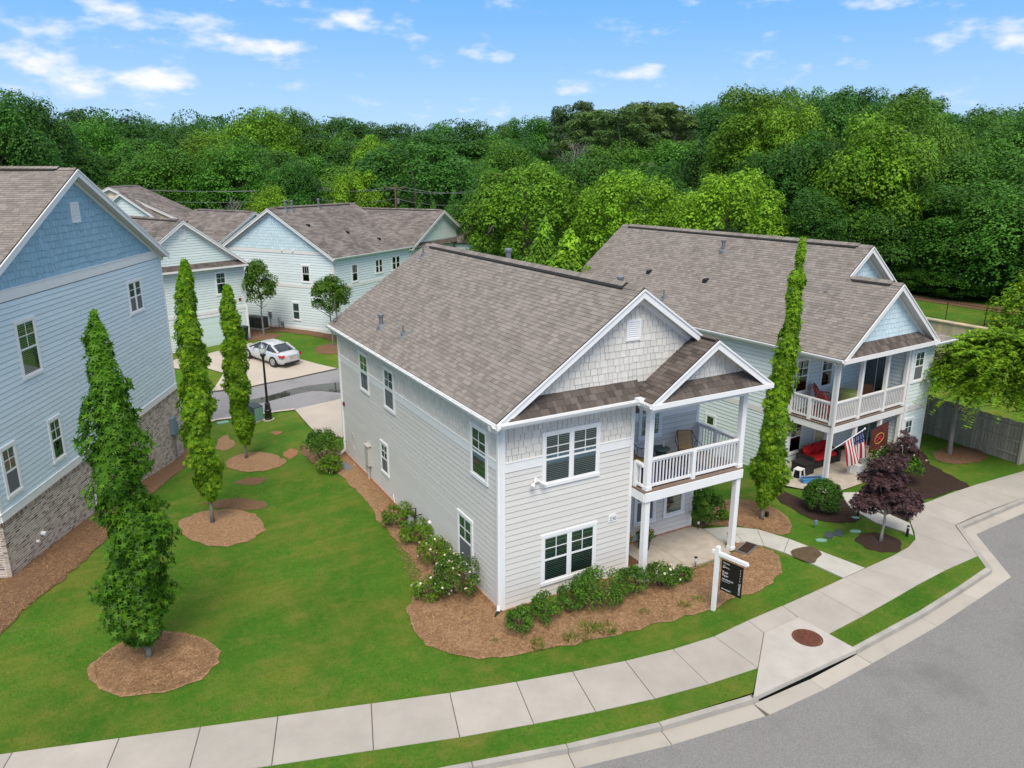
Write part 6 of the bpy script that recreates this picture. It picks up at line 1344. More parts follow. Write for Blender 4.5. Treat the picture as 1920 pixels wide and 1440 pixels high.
    maple('purple maple spreading over its dark mulch ring', Vector((13.5,-2.62,.03)), ((.45,.05,1.75,.62,.42),(-.55,.4,1.6,.55,.34),(-.95,.5,1.55,.38,.22),(.1,.5,2.25,.72,.5),(.75,.4,2.2,.6,.42),(1.1,-.1,1.55,.55,.36),(.3,.3,2.85,.5,.4),(-.25,.5,2.9,.32,.3),(.5,-.5,1.5,.5,.3),(.95,.45,2.75,.42,.4),(1.35,-.25,1.25,.35,.22)), 2600, 71, 0)
    maple('second purple maple, thinner, against the right-hand house', Vector((18.1,-.1,.03)), ((.2,.3,1.6,.6,.4),(.8,.3,2.0,.5,.4),(.2,.2,2.4,.35,.35),(-.3,.5,2.1,.35,.3),(1.2,.2,1.6,.5,.35),(1.4,0,1.1,.45,.3),(.0,.1,2.9,.18,.3),(1.1,.4,2.3,.4,.3)), 1900, 72, 0)
    # arching tree at the right
    def arching(label, base, ztop, R0, n, seed, shift=1.9):
        g = np.random.default_rng(seed); root = empty('arching_tree', label, 'tree', base, 0); P = []; Nn = []; U = []; T = []
        for i in range(n):
            a = g.uniform(0,6.283); el = g.uniform(-.15,1.35); rr = R0*g.uniform(.55,1.05); st = np.array([math.cos(a)*rr*.55*math.cos(el), math.sin(a)*rr*.55*math.cos(el), ztop*.64+math.sin(el)*ztop*.26]); L0 = rr*.62; ti = g.uniform(.15,.95) if el < .5 else g.uniform(.4,1.)
            for k in range(26):
                t = k/25; q = st+np.array([math.cos(a)*math.cos(el), math.sin(a)*math.cos(el), math.sin(el)*.8+.15])*L0*t-np.array([0,0,1.])*L0*.55*t*t
                for sg in (-1,1):
                    sd_ = np.array([-math.sin(a), math.cos(a), 0])*sg; P.append(q+sd_*.07); Nn.append(np.array([0,0,1.])+sd_*.3+g.normal(size=3)*.3); U.append(sd_+np.array([0,0,-.25])); T.append(ti)
        P = np.array(P)+np.array([RT.x,RT.y,0])*shift; c = inst('crown', leaf_mesh('crown', P, np.array(Nn), .095*g.uniform(.7,1.2,len(P)), np.clip(np.array(T),0,1), LM['myrtle'], LEAF, seed, up=np.array(U)), root); c['kind'] = 'stuff'
        p, nr, ti, C = blob_crown(seed, (R0*.88,R0*.88,ztop*.31), 44, .34, 18000, low=-.75); p[:,2] += ztop*.64; p += np.array([RT.x,RT.y,0])*shift; c = inst('crown', leaf_mesh('inner_crown', p, nr, .095, ti*.4, LM['myrtle'], LEAF, seed+1), root); c['kind'] = 'stuff'  # inner leaves tinted darker, standing in for shade inside the crown
        wood_mesh(seed, ztop*.8, .09, .4, 14, R0*.7).build('trunk', M['bark'], root)
    b = on(1780,851); arching('arching bright-leaved tree between the right-hand house and the board fence', b, 5.5, 3.5, 760, 75)
    # young yard trees by the powder blue house
    for i, (q, py, w, lb, seed) in enumerate((((495,632),488,60,'young round tree by the condensers of the powder blue house',77),((624,650),518,72,'young tree showing past the far eave of the greige house',78))):
        b = on(*q); zt = z_at(b.x,b.y,py)-b.z; dep = proj(b)[2]; r_ = w/2*dep/FPX; root = empty('yard_tree', lb, 'tree', b, 0, 'young yard trees')
        p, nr, ti, C = blob_crown(seed, (r_,r_,zt*.31), 30, .4, 7500, low=-.85); p[:,2] += zt*.70; c = inst('crown', leaf_mesh('crown', p, nr, .10, ti, LM['shrub'], LEAF, seed), root); c['kind'] = 'stuff'; c.color = (1.1,1.1,.8,1)
        wood_mesh(seed, zt*.8, .06, .45, 8, r_*.8).build('trunk', M['bark'], root)
    # tall thin sapling mass at the right edge
    q = at(1915,690,.0); p, nr, ti, C = blob_crown(79, (2.2,2.2,2.9), 30, .34, 5200, low=-.8); p[:,2] += 3.6; root = empty('sapling', 'light green sapling clump at the right edge beyond the fence', 'tree', (q.x,q.y,0)); c = inst('crown', leaf_mesh('crown', p, nr, .14, ti, LM['myrtle'], LEAF, 79), root); c['kind'] = 'stuff'; wood_mesh(79, 5.2, .08, .2, 10, 1.4).build('trunk', M['bark'], root)
    for i, (q, rx, rz, lb) in enumerate((((1790,650,.5),1.4,1.2,'bright shrub against the stained retaining wall'),((1750,640,.5),1.2,1.0,'yellow-green shrub under the hip roof by the retaining wall'),((1850,640,.5),1.6,1.3,'leafy shrub right of the bright one at the retaining wall'))):
        c = at(*q); bush('shrub', lb, 'shrub', c.x, c.y, rx, rz, 2200, .13, seed=90+i, col=(1.6,1.5,.8), z=.0, lm='shrub')
    # turf blades and straw needles: fine cover nobody could count
    g = np.random.default_rng(3)
    def scatter(name, poly, n, mk, size, shape, flat, dz, far=44, hf=H, excl=()):
        xs = [a[0] for a in poly]; ys = [a[1] for a in poly]; P = []
        while len(P) < n:
            x, y = g.uniform(min(xs),max(xs)), g.uniform(min(ys),max(ys)); d = math.hypot(x-CAM.x,y-CAM.y)
            if d > far or g.random() > (14/d)**1.1 or not inside((x,y),poly) or any(inside((x,y),e) for e in excl): n -= .15 if d > far else 0; continue
            P.append((x,y,hf(x,y)+dz))
        P = np.array(P); k = len(P)
        if flat: nr = np.array([0,0,1.])+g.normal(size=(k,3))*.25; up = None
        else: up = np.array([0,0,1.])+g.normal(size=(k,3))*.45; nr = g.normal(size=(k,3))*np.array([1,1,.2])
        o = inst(name, leaf_mesh(name, P, nr, size*g.uniform(.6,1.3,k), g.uniform(.15,.85,k), LM[mk], shape, 3, up=up)); o['kind'] = 'stuff'
    ex = [BED_MAIN, [(0,0),(8.7,0),(8.7,15),(0,15)], [(15.5,.8),(17,-1.4),(14.9,-3),(14.6,-1.6)], [(9.6,-.3),(10.3,-3.6),(11.44,-3.5),(10.9,-.9),(10,.8)], [(-10.3,2.8),(-8.9,3.8),(-7.6,2.6),(-7.9,1.3),(-8.9,1.05),(-10,1.7)],
          [(-14.5,5.2),(-12.9,5.3),(-11.9,7.06),(-10.95,8.62),(-9.99,10.53),(-8.37,14.49),(-6.9,18.3),(-13,12)], [tuple(on(*q)[:2]) for q in ((335,985),(365,965),(410,957),(470,962),(497,985),(485,1005),(430,1025),(360,1015))], BED_SIDE, [(13.0,2),(12.95,-.2),(13.6,-.95),(14.7,-1.1),(15.6,.7)], [(13.04,-1.95),(13.74,-1.88),(14.2,-2.31),(14.05,-3.03),(13.47,-3.28),(12.86,-3.03),(12.68,-2.5)]]
    scatter('grass_blades', SW_IN+EAST_IN[1:9]+[(15,6),(10,12),(-4,20),(-12,14),(-25,8)], 85000, 'turf', .027, BLADE, False, -.004, excl=ex)
    scatter('grass_blades', SW_OUT[6:-1]+[(3.7,-6.05)]+list(reversed(CB_L[2:])), 9000, 'turf', .022, BLADE, False, .015, hf=lambda x,y:0)
    scatter('grass_blades', [(7.35,-5.40),(9.0,-5.28),(12.0,-5.0),(15.2,-4.86),(14.85,-5.36),(10.58,-5.86),(7.45,-6.04)], 5000, 'turf', .022, BLADE, False, .015, hf=lambda x,y:0)
    scatter('pine_straw', BED_MAIN[:22], 17000, 'straw', .075, NEEDLE, True, .075, excl=[[(0,0),(8.7,0),(8.7,15),(0,15)]])
    scatter('pine_straw', smooth_closed([(-10.4,2.76),(-10.0,3.45),(-8.94,3.80),(-7.95,3.1),(-7.55,2.05),(-7.92,1.3),(-8.87,1.05),(-9.95,1.65)]), 7000, 'straw', .075, NEEDLE, True, .075)
    scatter('pine_straw', [(-14.5,5.2),(-12.9,5.3),(-11.9,7.06),(-10.95,8.62),(-9.99,10.53),(-8.37,14.49),(-7.4,17),(-13,9.3)], 9000, 'straw', .075, NEEDLE, True, .075)
    scatter('pine_straw', BED_SIDE, 4500, 'straw', .075, NEEDLE, True, .075)

# ------------------------------------------------------------------ things
def sale_sign():
    b = Vector((5.45,-2.90,0)); d = Vector((.62,-.79,0)).normalized()
    p1 = at(1338,1143); arm = None
    t = empty('sale_sign', 'white post sign with a black hanging panel in the front mulch', 'sale sign', (p1.x,p1.y,0), math.atan2(-.97,.23)); t.scale = (1.1,1.1,1.1)
    mb = MB(); mb.box(-.05,.05,-.05,.05,-.05,1.86); mb.idx([(-.05,-.05,1.86),(.05,-.05,1.86),(.05,.05,1.86),(-.05,.05,1.86),(0,0,1.91)],[(0,1,4),(1,2,4),(2,3,4),(3,0,4)]); mb.build('post', M['white'], t)
    mb = MB(); mb.box(-.16,-.052,-.045,.045,1.64,1.73); mb.box(.052,.86,-.045,.045,1.64,1.73); mb.tube([(.86,0,1.685),(.89,0,1.685)],[.045,.03],10); mb.build('arm', M['white'], t)
    mb = MB(); mb.box(.14,.76,-.008,.008,.68,1.56); pn = mb.build('sign_panel', M['sign_black'], t)
    for x in (.2,.7): k = MB(); k.tube([(x,0,1.56),(x,0,1.65)],.006,6); k.build('hook', M['metal'], t)
    for side, y, rz in ((1,-.0095,0),(-1,.0095,math.pi)):
        def tx(s, x, z, sz, rot=0): 
            xx = x if side > 0 else .90-x
            return text(s, (xx,y,z), (math.pi/2,0,rz) if not rot else Matrix_rot(rot,rz), sz, M['sign_white'], pn, 'lettering', .001)
        tx('FOR SALE', .18, 1.475, .045); tx('Ruth', .18, 1.20, .085); tx('Piper', .18, 1.115, .085); tx('404.550.5537', .18, 1.01, .062); tx('ruthpiperhomes.com', .18, .965, .028); tx('404.668.6621', .18, .73, .055)
        k = MB(); sx = 1 if side > 0 else -1; x0 = .18 if side > 0 else .72
        path = [(0,.0),(.03,.07),(.07,.05),(.03,.0),(.0,-.01),(.05,-.005),(.09,.03),(.11,.0),(.14,.03),(.16,.0),(.2,.015)]
        for (a, b_) in zip(path, path[1:]): k.bar((x0+sx*a[0],y,1.36+a[1]),(x0+sx*b_[0],y,1.36+b_[1]),.002,.008,up=(0,0,1))
        k.build('signature', M['sign_white'], pn)
        k = MB()
        for i in range(5): k.box((.69 if side > 0 else .21)-.004,(.69 if side > 0 else .21)+.004,y-.001,y+.001,1.13+i*.075,1.17+i*.075)
        k.build('tick_mark', M['sign_white'], pn)
        o = text('COMPASS', (.72 if side > 0 else .18,y,.75), (0,0,0), .075, M['sign_white'], pn, 'lettering', .001)
        o.rotation_euler = (Matrix.Rotation(rz,3,'Z') @ Matrix.Rotation(math.pi/2,3,'X') @ Matrix.Rotation(math.pi/2,3,'Z')).to_euler()
def Matrix_rot(a, rz): return (Matrix.Rotation(rz,3,'Z') @ Matrix.Rotation(math.pi/2,3,'X') @ Matrix.Rotation(a,3,'Z')).to_euler()

def lamp_post():
    b = on(504,788); t = empty('lamp_post', 'black lamp post with an acorn lantern by the alley', 'street lamp', b)
    mb = MB(); mb.lathe([(.30,-.1),(.30,.05)],n=20); mb.build('footing', M['drive'], t)
    mb = MB(); mb.lathe([(.21,.05),(.21,.12),(.185,.14),(.175,.5),(.19,.53),(.19,.58),(.16,.62),(.135,.86),(.15,.88),(.15,.93),(.10,.97),(.085,1.05)],n=14); mb.lathe([(.07,1.05),(.052,3.42),(.075,3.46),(.075,3.52),(.05,3.55)],n=12); mb.build('post', M['black'], t)
    mb = MB(); mb.lathe([(.05,3.52),(.14,3.60),(.16,3.66),(.15,3.70),(.06,3.72)],n=14); mb.build('lantern_base', M['black'], t)
    mb = MB(); mb.lathe([(.10,3.70),(.17,3.80),(.19,3.95),(.185,4.05)],n=14); mb.build('globe', M['lamp_glass'], t)
    mb = MB(); mb.lathe([(.205,4.05),(.20,4.08),(.16,4.16),(.08,4.24),(.04,4.26),(.035,4.31),(.01,4.34)],n=14); mb.build('lantern_cap', M['metal'], t)

def car():
    r_ = on(512.9,689.6); f_ = on(467.8,674.4); d = (f_-r_); d.z = 0; d.normalize(); sd_ = Vector((d.y,-d.x,0))   # right side of the car
    c = (r_+f_)/2 + sd_*.78
    t = empty('car', 'silver two-door car parked on the driveway facing the garage', 'car', (c.x,c.y,H(c.x,c.y)+.06), math.atan2(d.y,d.x))
    slope = math.atan2(H(*(c+d*2)[:2])-H(*(c-d*2)[:2]),4); t.rotation_euler = Matrix.Rotation(math.atan2(d.y,d.x),3,'Z').to_euler(); t.rotation_euler = (Matrix.Rotation(math.atan2(d.y,d.x),3,'Z') @ Matrix.Rotation(-slope,3,'Y')).to_euler()
    # body shell lofted from stations: x, half width, sill z, belt z, deck z
    S = [(-2.26,.60,.42,.72,.80),(-2.20,.74,.30,.78,.93),(-2.0,.83,.24,.84,1.00),(-1.6,.88,.22,.87,1.00),(-1.1,.895,.20,.87,.98),(-.3,.895,.19,.86,.96),(.5,.89,.19,.84,.94),(1.0,.885,.20,.82,.92),(1.5,.87,.22,.76,.86),(1.95,.82,.24,.68,.74),(2.25,.66,.28,.58,.62),(2.34,.45,.36,.52,.54)]
    mb = MB(); vs = []; n = 11
    for x, w, z0, zb, zd in S:
        ring = [(0,z0),(w*.86,z0),(w*.96,z0+.10),(w,(z0+zb)/2),(w*.985,zb),(w*.88,zb+(zd-zb)*.75),(w*.5,zd)]
        ring = ring+[(0,zd+.01)]+[(-y,z) for y, z in reversed(ring[1:])]
        vs += [(x,y,z) for y, z in ring]; n = len(ring)
    fs = [(i*n+k,(i+1)*n+k,(i+1)*n+(k+1)%n,i*n+(k+1)%n) for i in range(len(S)-1) for k in range(n)]+[tuple(range(n)),tuple((len(S)-1)*n+k for k in reversed(range(n)))]
    mb.idx(vs, fs); body = mb.build('body', M['car'], t, smooth=True)
    # cabin: glass shell and a painted roof skin over it
    C = [(-1.72,.60,.97,.98),(-1.25,.66,.94,1.20),(-.75,.64,.93,1.36),(-.2,.63,.92,1.41),(.3,.64,.91,1.36),(.75,.67,.90,1.17),(1.22,.70,.88,.90)]
    def loft(L_, wid, lift, i0, i1, name, m, parent):
        mb = MB(); vs = []
        for x, w, zb, zt in L_[i0:i1]: w0 = w+.14; ring = [(w0*wid,zb),(w*wid*1.08,zb+(zt-zb)*.55+lift),(w*wid*.92,zt-.02+lift),(w*.45*wid,zt+.01+lift),(0,zt+.02+lift)]; ring += [(-y,z) for y, z in reversed(ring[:-1])]; vs += [(x,y,z) for y, z in ring]
        n = 9; k_ = i1-i0; mb.idx(vs, [(i*n+k,(i+1)*n+k,(i+1)*n+k+1,i*n+k+1) for i in range(k_-1) for k in range(n-1)]); return mb.build(name, m, parent, smooth=True)
    loft(C,1.,0,0,7,'windows',M['car_glass'],t)
    R_ = [(-.95,.66,.93,1.30),(-.6,.645,.93,1.38),(-.2,.635,.92,1.41),(.2,.635,.91,1.375),(.38,.64,.91,1.33)]
    mb = MB(); vs = []
    for x, w, zb, zt in R_: vs += [(x,y,z+.022) for y, z in ((w*.93,zt-.06),(w*.80,zt-.01),(w*.4,zt+.015),(0,zt+.022),(-w*.4,zt+.015),(-w*.80,zt-.01),(-w*.93,zt-.06))]
    mb.idx(vs, [(i*7+k,(i+1)*7+k,(i+1)*7+k+1,i*7+k+1) for i in range(4) for k in range(6)]); mb.build('car_roof', M['car'], t, smooth=True)
    for sg in (-1,1):
        mb = MB()
        mb.bar((-1.70,sg*.72,1.0),(-.93,sg*.62,1.335),.15,.05); mb.bar((.36,sg*.60,1.345),(1.22,sg*.80,.90),.06,.05); mb.bar((-.62,sg*.69,1.31),(-.5,sg*.80,.93),.05,.06); mb.build('pillar', M['car'], t)
        mb = MB(); mb.lathe([(.03,0),(.09,.02),(.09,.1),(.03,.13)],(.62,sg*.93,.9),8); mb.build('mirror', M['car'], t)
        for x in (-1.34,1.34):
            arch = MB(); arch.tube([(x,sg*.80,.33),(x,sg*.905,.33)],.375,18); arch.build('wheel_arch', M['black'], t)
            k = MB(); k.tube([(x,sg*.68,.33),(x,sg*.72,.33),(x,sg*.90,.33),(x,sg*.915,.33)],[.30,.33,.33,.30],22); wh = k.build('wheel', M['tyre'], t)
            k = MB(); k.tube([(x,sg*.90,.33),(x,sg*.922,.33)],[.235,.225],20); k.build('rim', M['alloy'], wh); k = MB()
            for j in range(7): a = j*.8976; k.tube([(x+.13*math.cos(a),sg*.915,.33+.13*math.sin(a)),(x+.13*math.cos(a),sg*.926,.33+.13*math.sin(a))],.04,7)
            k.build('spoke_gap', M['black'], wh)
        mb = MB(); vs = [(-2.16,sg*.80,.92),(-1.86,sg*.87,.90),(-1.95,sg*.89,.76),(-2.20,sg*.79,.72),(-2.26,sg*.62,.76),(-2.20,sg*.58,.93)]; ce = Vector((-2.13,sg*.80,.83)); off = Vector((-.03,sg*.03,.012)); mb.idx([Vector(v)+off for v in vs]+[ce+off*2], [((i+1)%6,i,6) if sg > 0 else (i,(i+1)%6,6) for i in range(6)]); mb.build('tail_light', M['tail'], t)
        mb = MB(); mb.box(-.35,-.17,sg*.895,sg*.91,.74,.77); mb.build('handle', M['alloy'], t)
        mb = MB(); mb.box(-.42,-.405,sg*.893,sg*.899,.3,.86); mb.build('door_gap', M['black'], t)
    mb = MB(); mb.box(-2.285,-2.262,-.26,.26,.60,.74); mb.build('number_plate', M['plate'], t); mb = MB()
    for i in range(6): mb.box(-2.289,-2.2845,-.2+i*.068,-.155+i*.068,.635,.70)
    mb.build('plate_marks', M['tail'], t)
    mb = MB(); mb.bar((-2.275,-.3,.80),(-2.275,.3,.80),.03,.03); mb.build('boot_trim', M['alloy'], t); mb = MB(); mb.box(-2.27,-1.95,-.62,.62,.26,.37); mb.build('bumper_valance', M['plastic_black'], t)

def bin_(label, x, y, z, rz):
    t = empty('wheelie_bin', label, 'bin', (x,y,z), rz, 'wheeled bins'); mb = MB(); mb.hexa([(-.22,-.26,.08),(.22,-.26,.08),(.22,.22,.08),(-.22,.22,.08),(-.30,-.36,1.0),(.30,-.36,1.0),(.30,.34,1.0),(-.30,.34,1.0)]); mb.build('body', M['bin'], t)
    mb = MB(); mb.hexa([(-.32,-.40,1.0),(.32,-.40,1.0),(.32,.38,1.0),(-.32,.38,1.0),(-.26,-.33,1.09),(.26,-.33,1.09),(.26,.34,1.09),(-.26,.34,1.09)]); mb.tube([(-.28,.42,1.0),(.28,.42,1.0)],.025,8); mb.build('lid', M['bin'], t)
    for sx in (-1,1): mb = MB(); mb.tube([(sx*.22,.26,.12),(sx*.29,.26,.12)],.12,14); mb.build('wheel', M['tyre'], t)
def condenser(label, x, y, z, rz):
    t = empty('condenser', label, 'air conditioner', (x,y,z), rz, 'condensers'); mb = MB(); mb.box(-.46,.46,-.46,.46,-.15,.06); mb.build('pad', M['drive'], t); mb = MB(); mb.box(-.40,.40,-.40,.40,.06,.90); mb.box(-.42,.42,-.42,.42,.90,.95); b = mb.build('casing', M['ac'], t)
    mb = MB()
    for i in range(13): z_ = .12+i*.058; mb.box(-.415,.415,-.415,.415,z_,z_+.02)
    mb.build('louvre', M['ac'], b, kind='stuff'); mb = MB(); mb.lathe([(.34,.95),(.34,.965),(.30,.97),(.05,.975)],n=20); mb.build('fan_guard', M['black'], t)
def path_light(label, x, y, h=.42, g='path lights'):
    t = empty('path_light', label, 'path light', (x,y,H(x,y)+.02), 0, g); mb = MB(); mb.tube([(0,0,-.05),(0,0,h*.6)],.012,6); mb.lathe([(.045,h*.6),(.05,h*.62)],n=8); mb.lathe([(.06,h*.93),(.055,h*.97),(.02,h)],n=10); mb.build('stake', M['black'], t); mb = MB(); mb.lathe([(.04,h*.62),(.042,h*.93)],n=10); mb.build('lens', M['lamp_glass'], t)

def cord_chair(label, x, y, z, rz):
    """low lounge chair: black rod outline, ochre cord strung as seat and back, round arm loops."""
    t = empty('lounge_chair', label, 'chair', (x,y,z), rz, 'cord lounge chairs'); r_ = .011
    P = lambda *a: [Vector(p) for p in a]
    fr = MB()
    back = P((-.25,.42,.88),(.25,.42,.88)); hip = P((-.33,.05,.40),(.33,.05,.40)); fl = P((-.30,-.42,.36),(.30,-.42,.36)); low = P((-.24,.18,.30),(.24,.18,.30))
    fr.tube([back[0],back[1]],r_,6); fr.tube([fl[0],fl[1]],r_,6); fr.tube([low[0],low[1]],r_,6)
    for i, sg in ((0,-1),(1,1)):
        fr.tube([back[i],low[i],fl[i]],r_,6); fr.tube([back[i],Vector((sg*.36,.20,.60)),Vector((sg*.42,-.22,.58)),fl[i]],r_,6); fr.tube([Vector((sg*.36,.20,.60)),low[i]],r_,6)
        fr.tube([low[i],Vector((sg*.27,.30,.0)),Vector((sg*.27,-.32,.0)),fl[i]],r_,6)
    fr.build('frame', M['black'], t)
    sm = MB(); n = 26
    for a, b in ((back,low),(low,fl)):
        for i in range(n+1):
            u = i/n; p, q = a[0].lerp(a[1],u), b[0].lerp(b[1],u); sag = Vector((0,.0,-.02)); sm.bar(p, (p+q)/2+sag, .011, .008); sm.bar((p+q)/2+sag, q, .011, .008)
    sm.build('cord_seat', M['rope'], t, kind='stuff')
def furniture():
    z = 3.052
    mb = MB(); mb.box(4.95,7.6,-.35,1.15,z,z+.012); tag(mb.build('rug', M['navy']), 'navy rug on the greige house balcony floor', 'rug')
    cord_chair('ochre cord lounge chair by the back wall of the balcony', 7.5,.80,z+.012,-.45); cord_chair('ochre cord lounge chair mostly hidden behind the left balcony post', 5.55,.85,z+.012,.6)
    t = empty('side_table', 'dark teal drum side table between the cord chairs', 'side table', (6.62,1.08,z+.012)); mb = MB(); mb.lathe([(.20,0),(.16,.25),(.23,.44)],n=18); mb.build('base', M['drum'], t); mb = MB(); mb.lathe([(.29,.44),(.30,.455),(.29,.475)],n=20); mb.build('table_top', M['drum'], t)
    mb = MB(); mb.lathe([(.035,0),(.036,.12),(.02,.15),(.018,.2)],(6.76,1.14,z+.49),10); tag(mb.build('bottle', M['white_plastic']), 'small pale bottle on the teal drum table', 'bottle')
    mb = MB(); mb.box(6.45,7.15,.35,.80,z+.012,z+.22); tag(mb.build('ottoman', M['charcoal']), 'black ottoman in front of the cord chair on the balcony', 'ottoman')
    # patio planters
    for i, (x, y, r0, lb) in enumerate(((5.15,1.0,.2,'planter of orange flowers at the back corner of the patio'),(6.0,.95,.22,'grey tub of yellow flowers on the patio'))):
        t = empty('planter', lb, 'planter', (x,y,.06), 0, 'flower tubs on the patio'); mb = MB(); mb.lathe([(r0*.75,0),(r0,.34),(r0*1.06,.36),(r0*1.06,.39),(r0*.92,.39),(r0*.9,.33)],n=18); mb.build('pot', M['planter'], t); mb = MB(); mb.lathe([(r0*.9,.30),(r0*.9,.34)],n=14); mb.build('soil', M['mulch_brown'], t)
        p, nr, ti, C = blob_crown(120+i, (r0*1.6,r0*1.6,.26), 14, .5, 500); p[:,2] += .52; c = inst('foliage', leaf_mesh('foliage', p, nr, .045, ti, LM['shrub'], LEAF, i), t); c['kind'] = 'stuff'
        g = np.random.default_rng(i); k = g.choice(len(p), 34); f = inst('blossom', leaf_mesh('blossom', p[k]+unit(nr[k])*.04, nr[k], .045, g.random(34), LM['orange'], OVAL, i), t); f['kind'] = 'stuff'
    mb = MB(); mb.box(4.62,5.3,.25,.95,.062,.078); tag(mb.build('doormat', M['wood']), 'brown doormat on the patio by the siding corner', 'doormat')
    # right-hand porch
    psi = .06817; O = Vector((16.2,1.83,0)); X = Vector((math.cos(psi),math.sin(psi),0)); Y = Vector((-math.sin(psi),math.cos(psi),0)); W_ = lambda a, b, c: O+X*a+Y*b+Vector((0,0,c))
    t = empty('outdoor_sofa', 'dark wicker sofa with red cushions on the lower right porch', 'sofa', W_(1.55,1.45,.055), psi)
    mb = MB(); mb.box(-.85,.85,-.38,.40,.02,.30); mb.box(-.85,.85,.28,.42,.30,.68); mb.build('base', M['wicker'], t)
    for sg in (-1,1): mb = MB(); mb.box(sg*.85,sg*1.02,-.40,.42,.0,.55); mb.build('arm', M['wicker'], t)
    def cushion(x0,x1,y0,y1,z0,z1,rot=0):
        bm = bmesh.new(); bmesh.ops.create_cube(bm, size=1); bmesh.ops.bevel(bm, geom=bm.edges[:], offset=.18, segments=3, affect='EDGES'); me = bpy.data.meshes.new('cushion'); bm.to_mesh(me); bm.free(); me.materials.append(M['red_cushion']); me.polygons.foreach_set('use_smooth',[True]*len(me.polygons))
        inst('cushion', me, t, ((x0+x1)/2,(y0+y1)/2,(z0+z1)/2), (rot,0,0), (x1-x0,y1-y0,z1-z0))
    for i in range(2): cushion(-.84+i*.84,-.01+i*.84,-.40,.26,.30,.46); 
    for i in range(3): cushion(-.83+i*.56,-.28+i*.56,.10,.30,.44,.86,-.2)
    t2 = empty('side_table', 'dark wicker cube table left of the red cushioned sofa', 'side table', W_(.05,1.15,.055), psi); mb = MB(); mb.box(-.30,.30,-.34,.34,.02,.46); mb.build('base', M['wicker'], t2); mb = MB(); mb.box(-.33,.33,-.37,.37,.46,.49); mb.build('table_top', M['wicker'], t2)
    t3 = empty('step_stool', 'white plastic step stool on the porch edge by the blue trough', 'stool', W_(-.62,.85,.05), psi+.2); mb = MB(); mb.box(-.19,.19,-.16,.16,.40,.43); mb.build('seat', M['white_plastic'], t3)
    for sx in (-1,1):
        for sy in (-1,1): mb = MB(); mb.bar((sx*.16,sy*.13,.40),(sx*.21,sy*.18,.0),.05,.04); mb.build('leg', M['white_plastic'], t3)
    mb = MB(); mb.lathe([(.13,0),(.15,.22),(.14,.25)],W_(-.58,.95,.05),12); tag(mb.build('bucket', M['charcoal']), 'black bucket under the white step stool', 'bucket')
    t4 = empty('planter_trough', 'empty bright blue plastic trough on the porch edge', 'planter', W_(-.55,.28,.06), psi-.45); mb = MB(); mb.hexa([(-.38,-.09,0),(.38,-.09,0),(.38,.09,0),(-.38,.09,0),(-.44,-.13,.2),(.44,-.13,.2),(.44,.13,.2),(-.44,.13,.2)]); mb.build('body', M['blue_plastic'], t4)
    mb = MB(); mb.box(-.46,.46,-.15,-.11,.18,.21); mb.box(-.46,.46,.11,.15,.18,.21); mb.box(-.46,-.42,-.11,.11,.18,.21); mb.box(.42,.46,-.11,.11,.18,.21); mb.build('rim', M['blue_plastic'], t4); mb = MB(); mb.box(-.41,.41,-.108,.108,.15,.203); mb.build('hollow', M['slate'], t4)
    mb = MB(); mb.lathe([(.16,0),(.17,.18),(.15,.3),(.05,.33)],W_(3.15,.3,.05),14); tag(mb.build('lantern_jar', M['white_plastic']), 'white pot on the porch floor left of the purple maple', 'pot'); mb = MB(); mb.box(*sum(([a-.16,a+.16] for a in W_(1.95,-.15,0)[:2]),[]),.04,.42); tag(mb.build('plinth', M['white']), 'white box plinth under the hanging flag', 'plinth')
    zz = 2.46
    def folding(label, x, y, rz):
        t = empty('folding_chair', label, 'chair', W_(x,y,zz), psi+rz, 'red balcony chairs'); t.scale = (1.15,1.15,1.15); mb = MB(); mb.hexa([(-.24,-.24,.41),(.24,-.24,.41),(.24,.22,.38),(-.24,.22,.38),(-.24,-.24,.44),(.24,-.24,.44),(.24,.22,.41),(-.24,.22,.41)]); mb.build('seat', M['red_chair'], t); mb = MB(); mb.hexa([(-.24,.22,.55),(.24,.22,.55),(.24,.25,.55),(-.24,.25,.55),(-.24,.36,.98),(.24,.36,.98),(.24,.39,.98),(-.24,.39,.98)]); mb.build('backrest', M['red_chair'], t)
        for sx in (-1,1): mb = MB(); mb.bar((sx*.25,-.26,0),(sx*.25,.34,.9),.035,.05); mb.build('leg', M['red_chair'], t); mb = MB(); mb.bar((sx*.22,.34,0),(sx*.22,-.22,.44),.035,.05); mb.build('leg', M['red_chair'], t); mb = MB(); mb.bar((sx*.27,-.2,.63),(sx*.27,.28,.66),.05,.03); mb.build('armrest', M['red_chair'], t)
    folding('red folding chair nearest the side rail of the right-hand balcony', .95,.95,1.2); folding('red folding chair against the wall of the right-hand balcony', 1.5,1.55,.5)
    t5 = empty('balcony_table', 'round balcony table under a lime green cloth', 'table', W_(2.75,1.2,zz)); mb = MB(); mb.lathe([(.52,0.12),(.46,.5),(.47,.73),(.44,.755)],n=20); mb.build('cloth', M['lime_cloth'], t5); mb = MB(); mb.tube([(0,0,0),(0,0,.7)],.05,8); mb.build('leg', M['black'], t5)
    t6 = empty('armchair', 'brown woven armchair right of the lime cloth table', 'chair', W_(3.75,1.0,zz), psi-.8); mb = MB(); mb.box(-.3,.3,-.3,.3,.1,.42); mb.build('seat', M['wood'], t6); mb = MB(); mb.box(-.3,.3,.22,.32,.42,.88); mb.build('backrest', M['wood'], t6)
    for sx in (-1,1): mb = MB(); mb.box(sx*.3,sx*.36,-.3,.3,.0,.62); mb.build('armrest', M['wood'], t6)

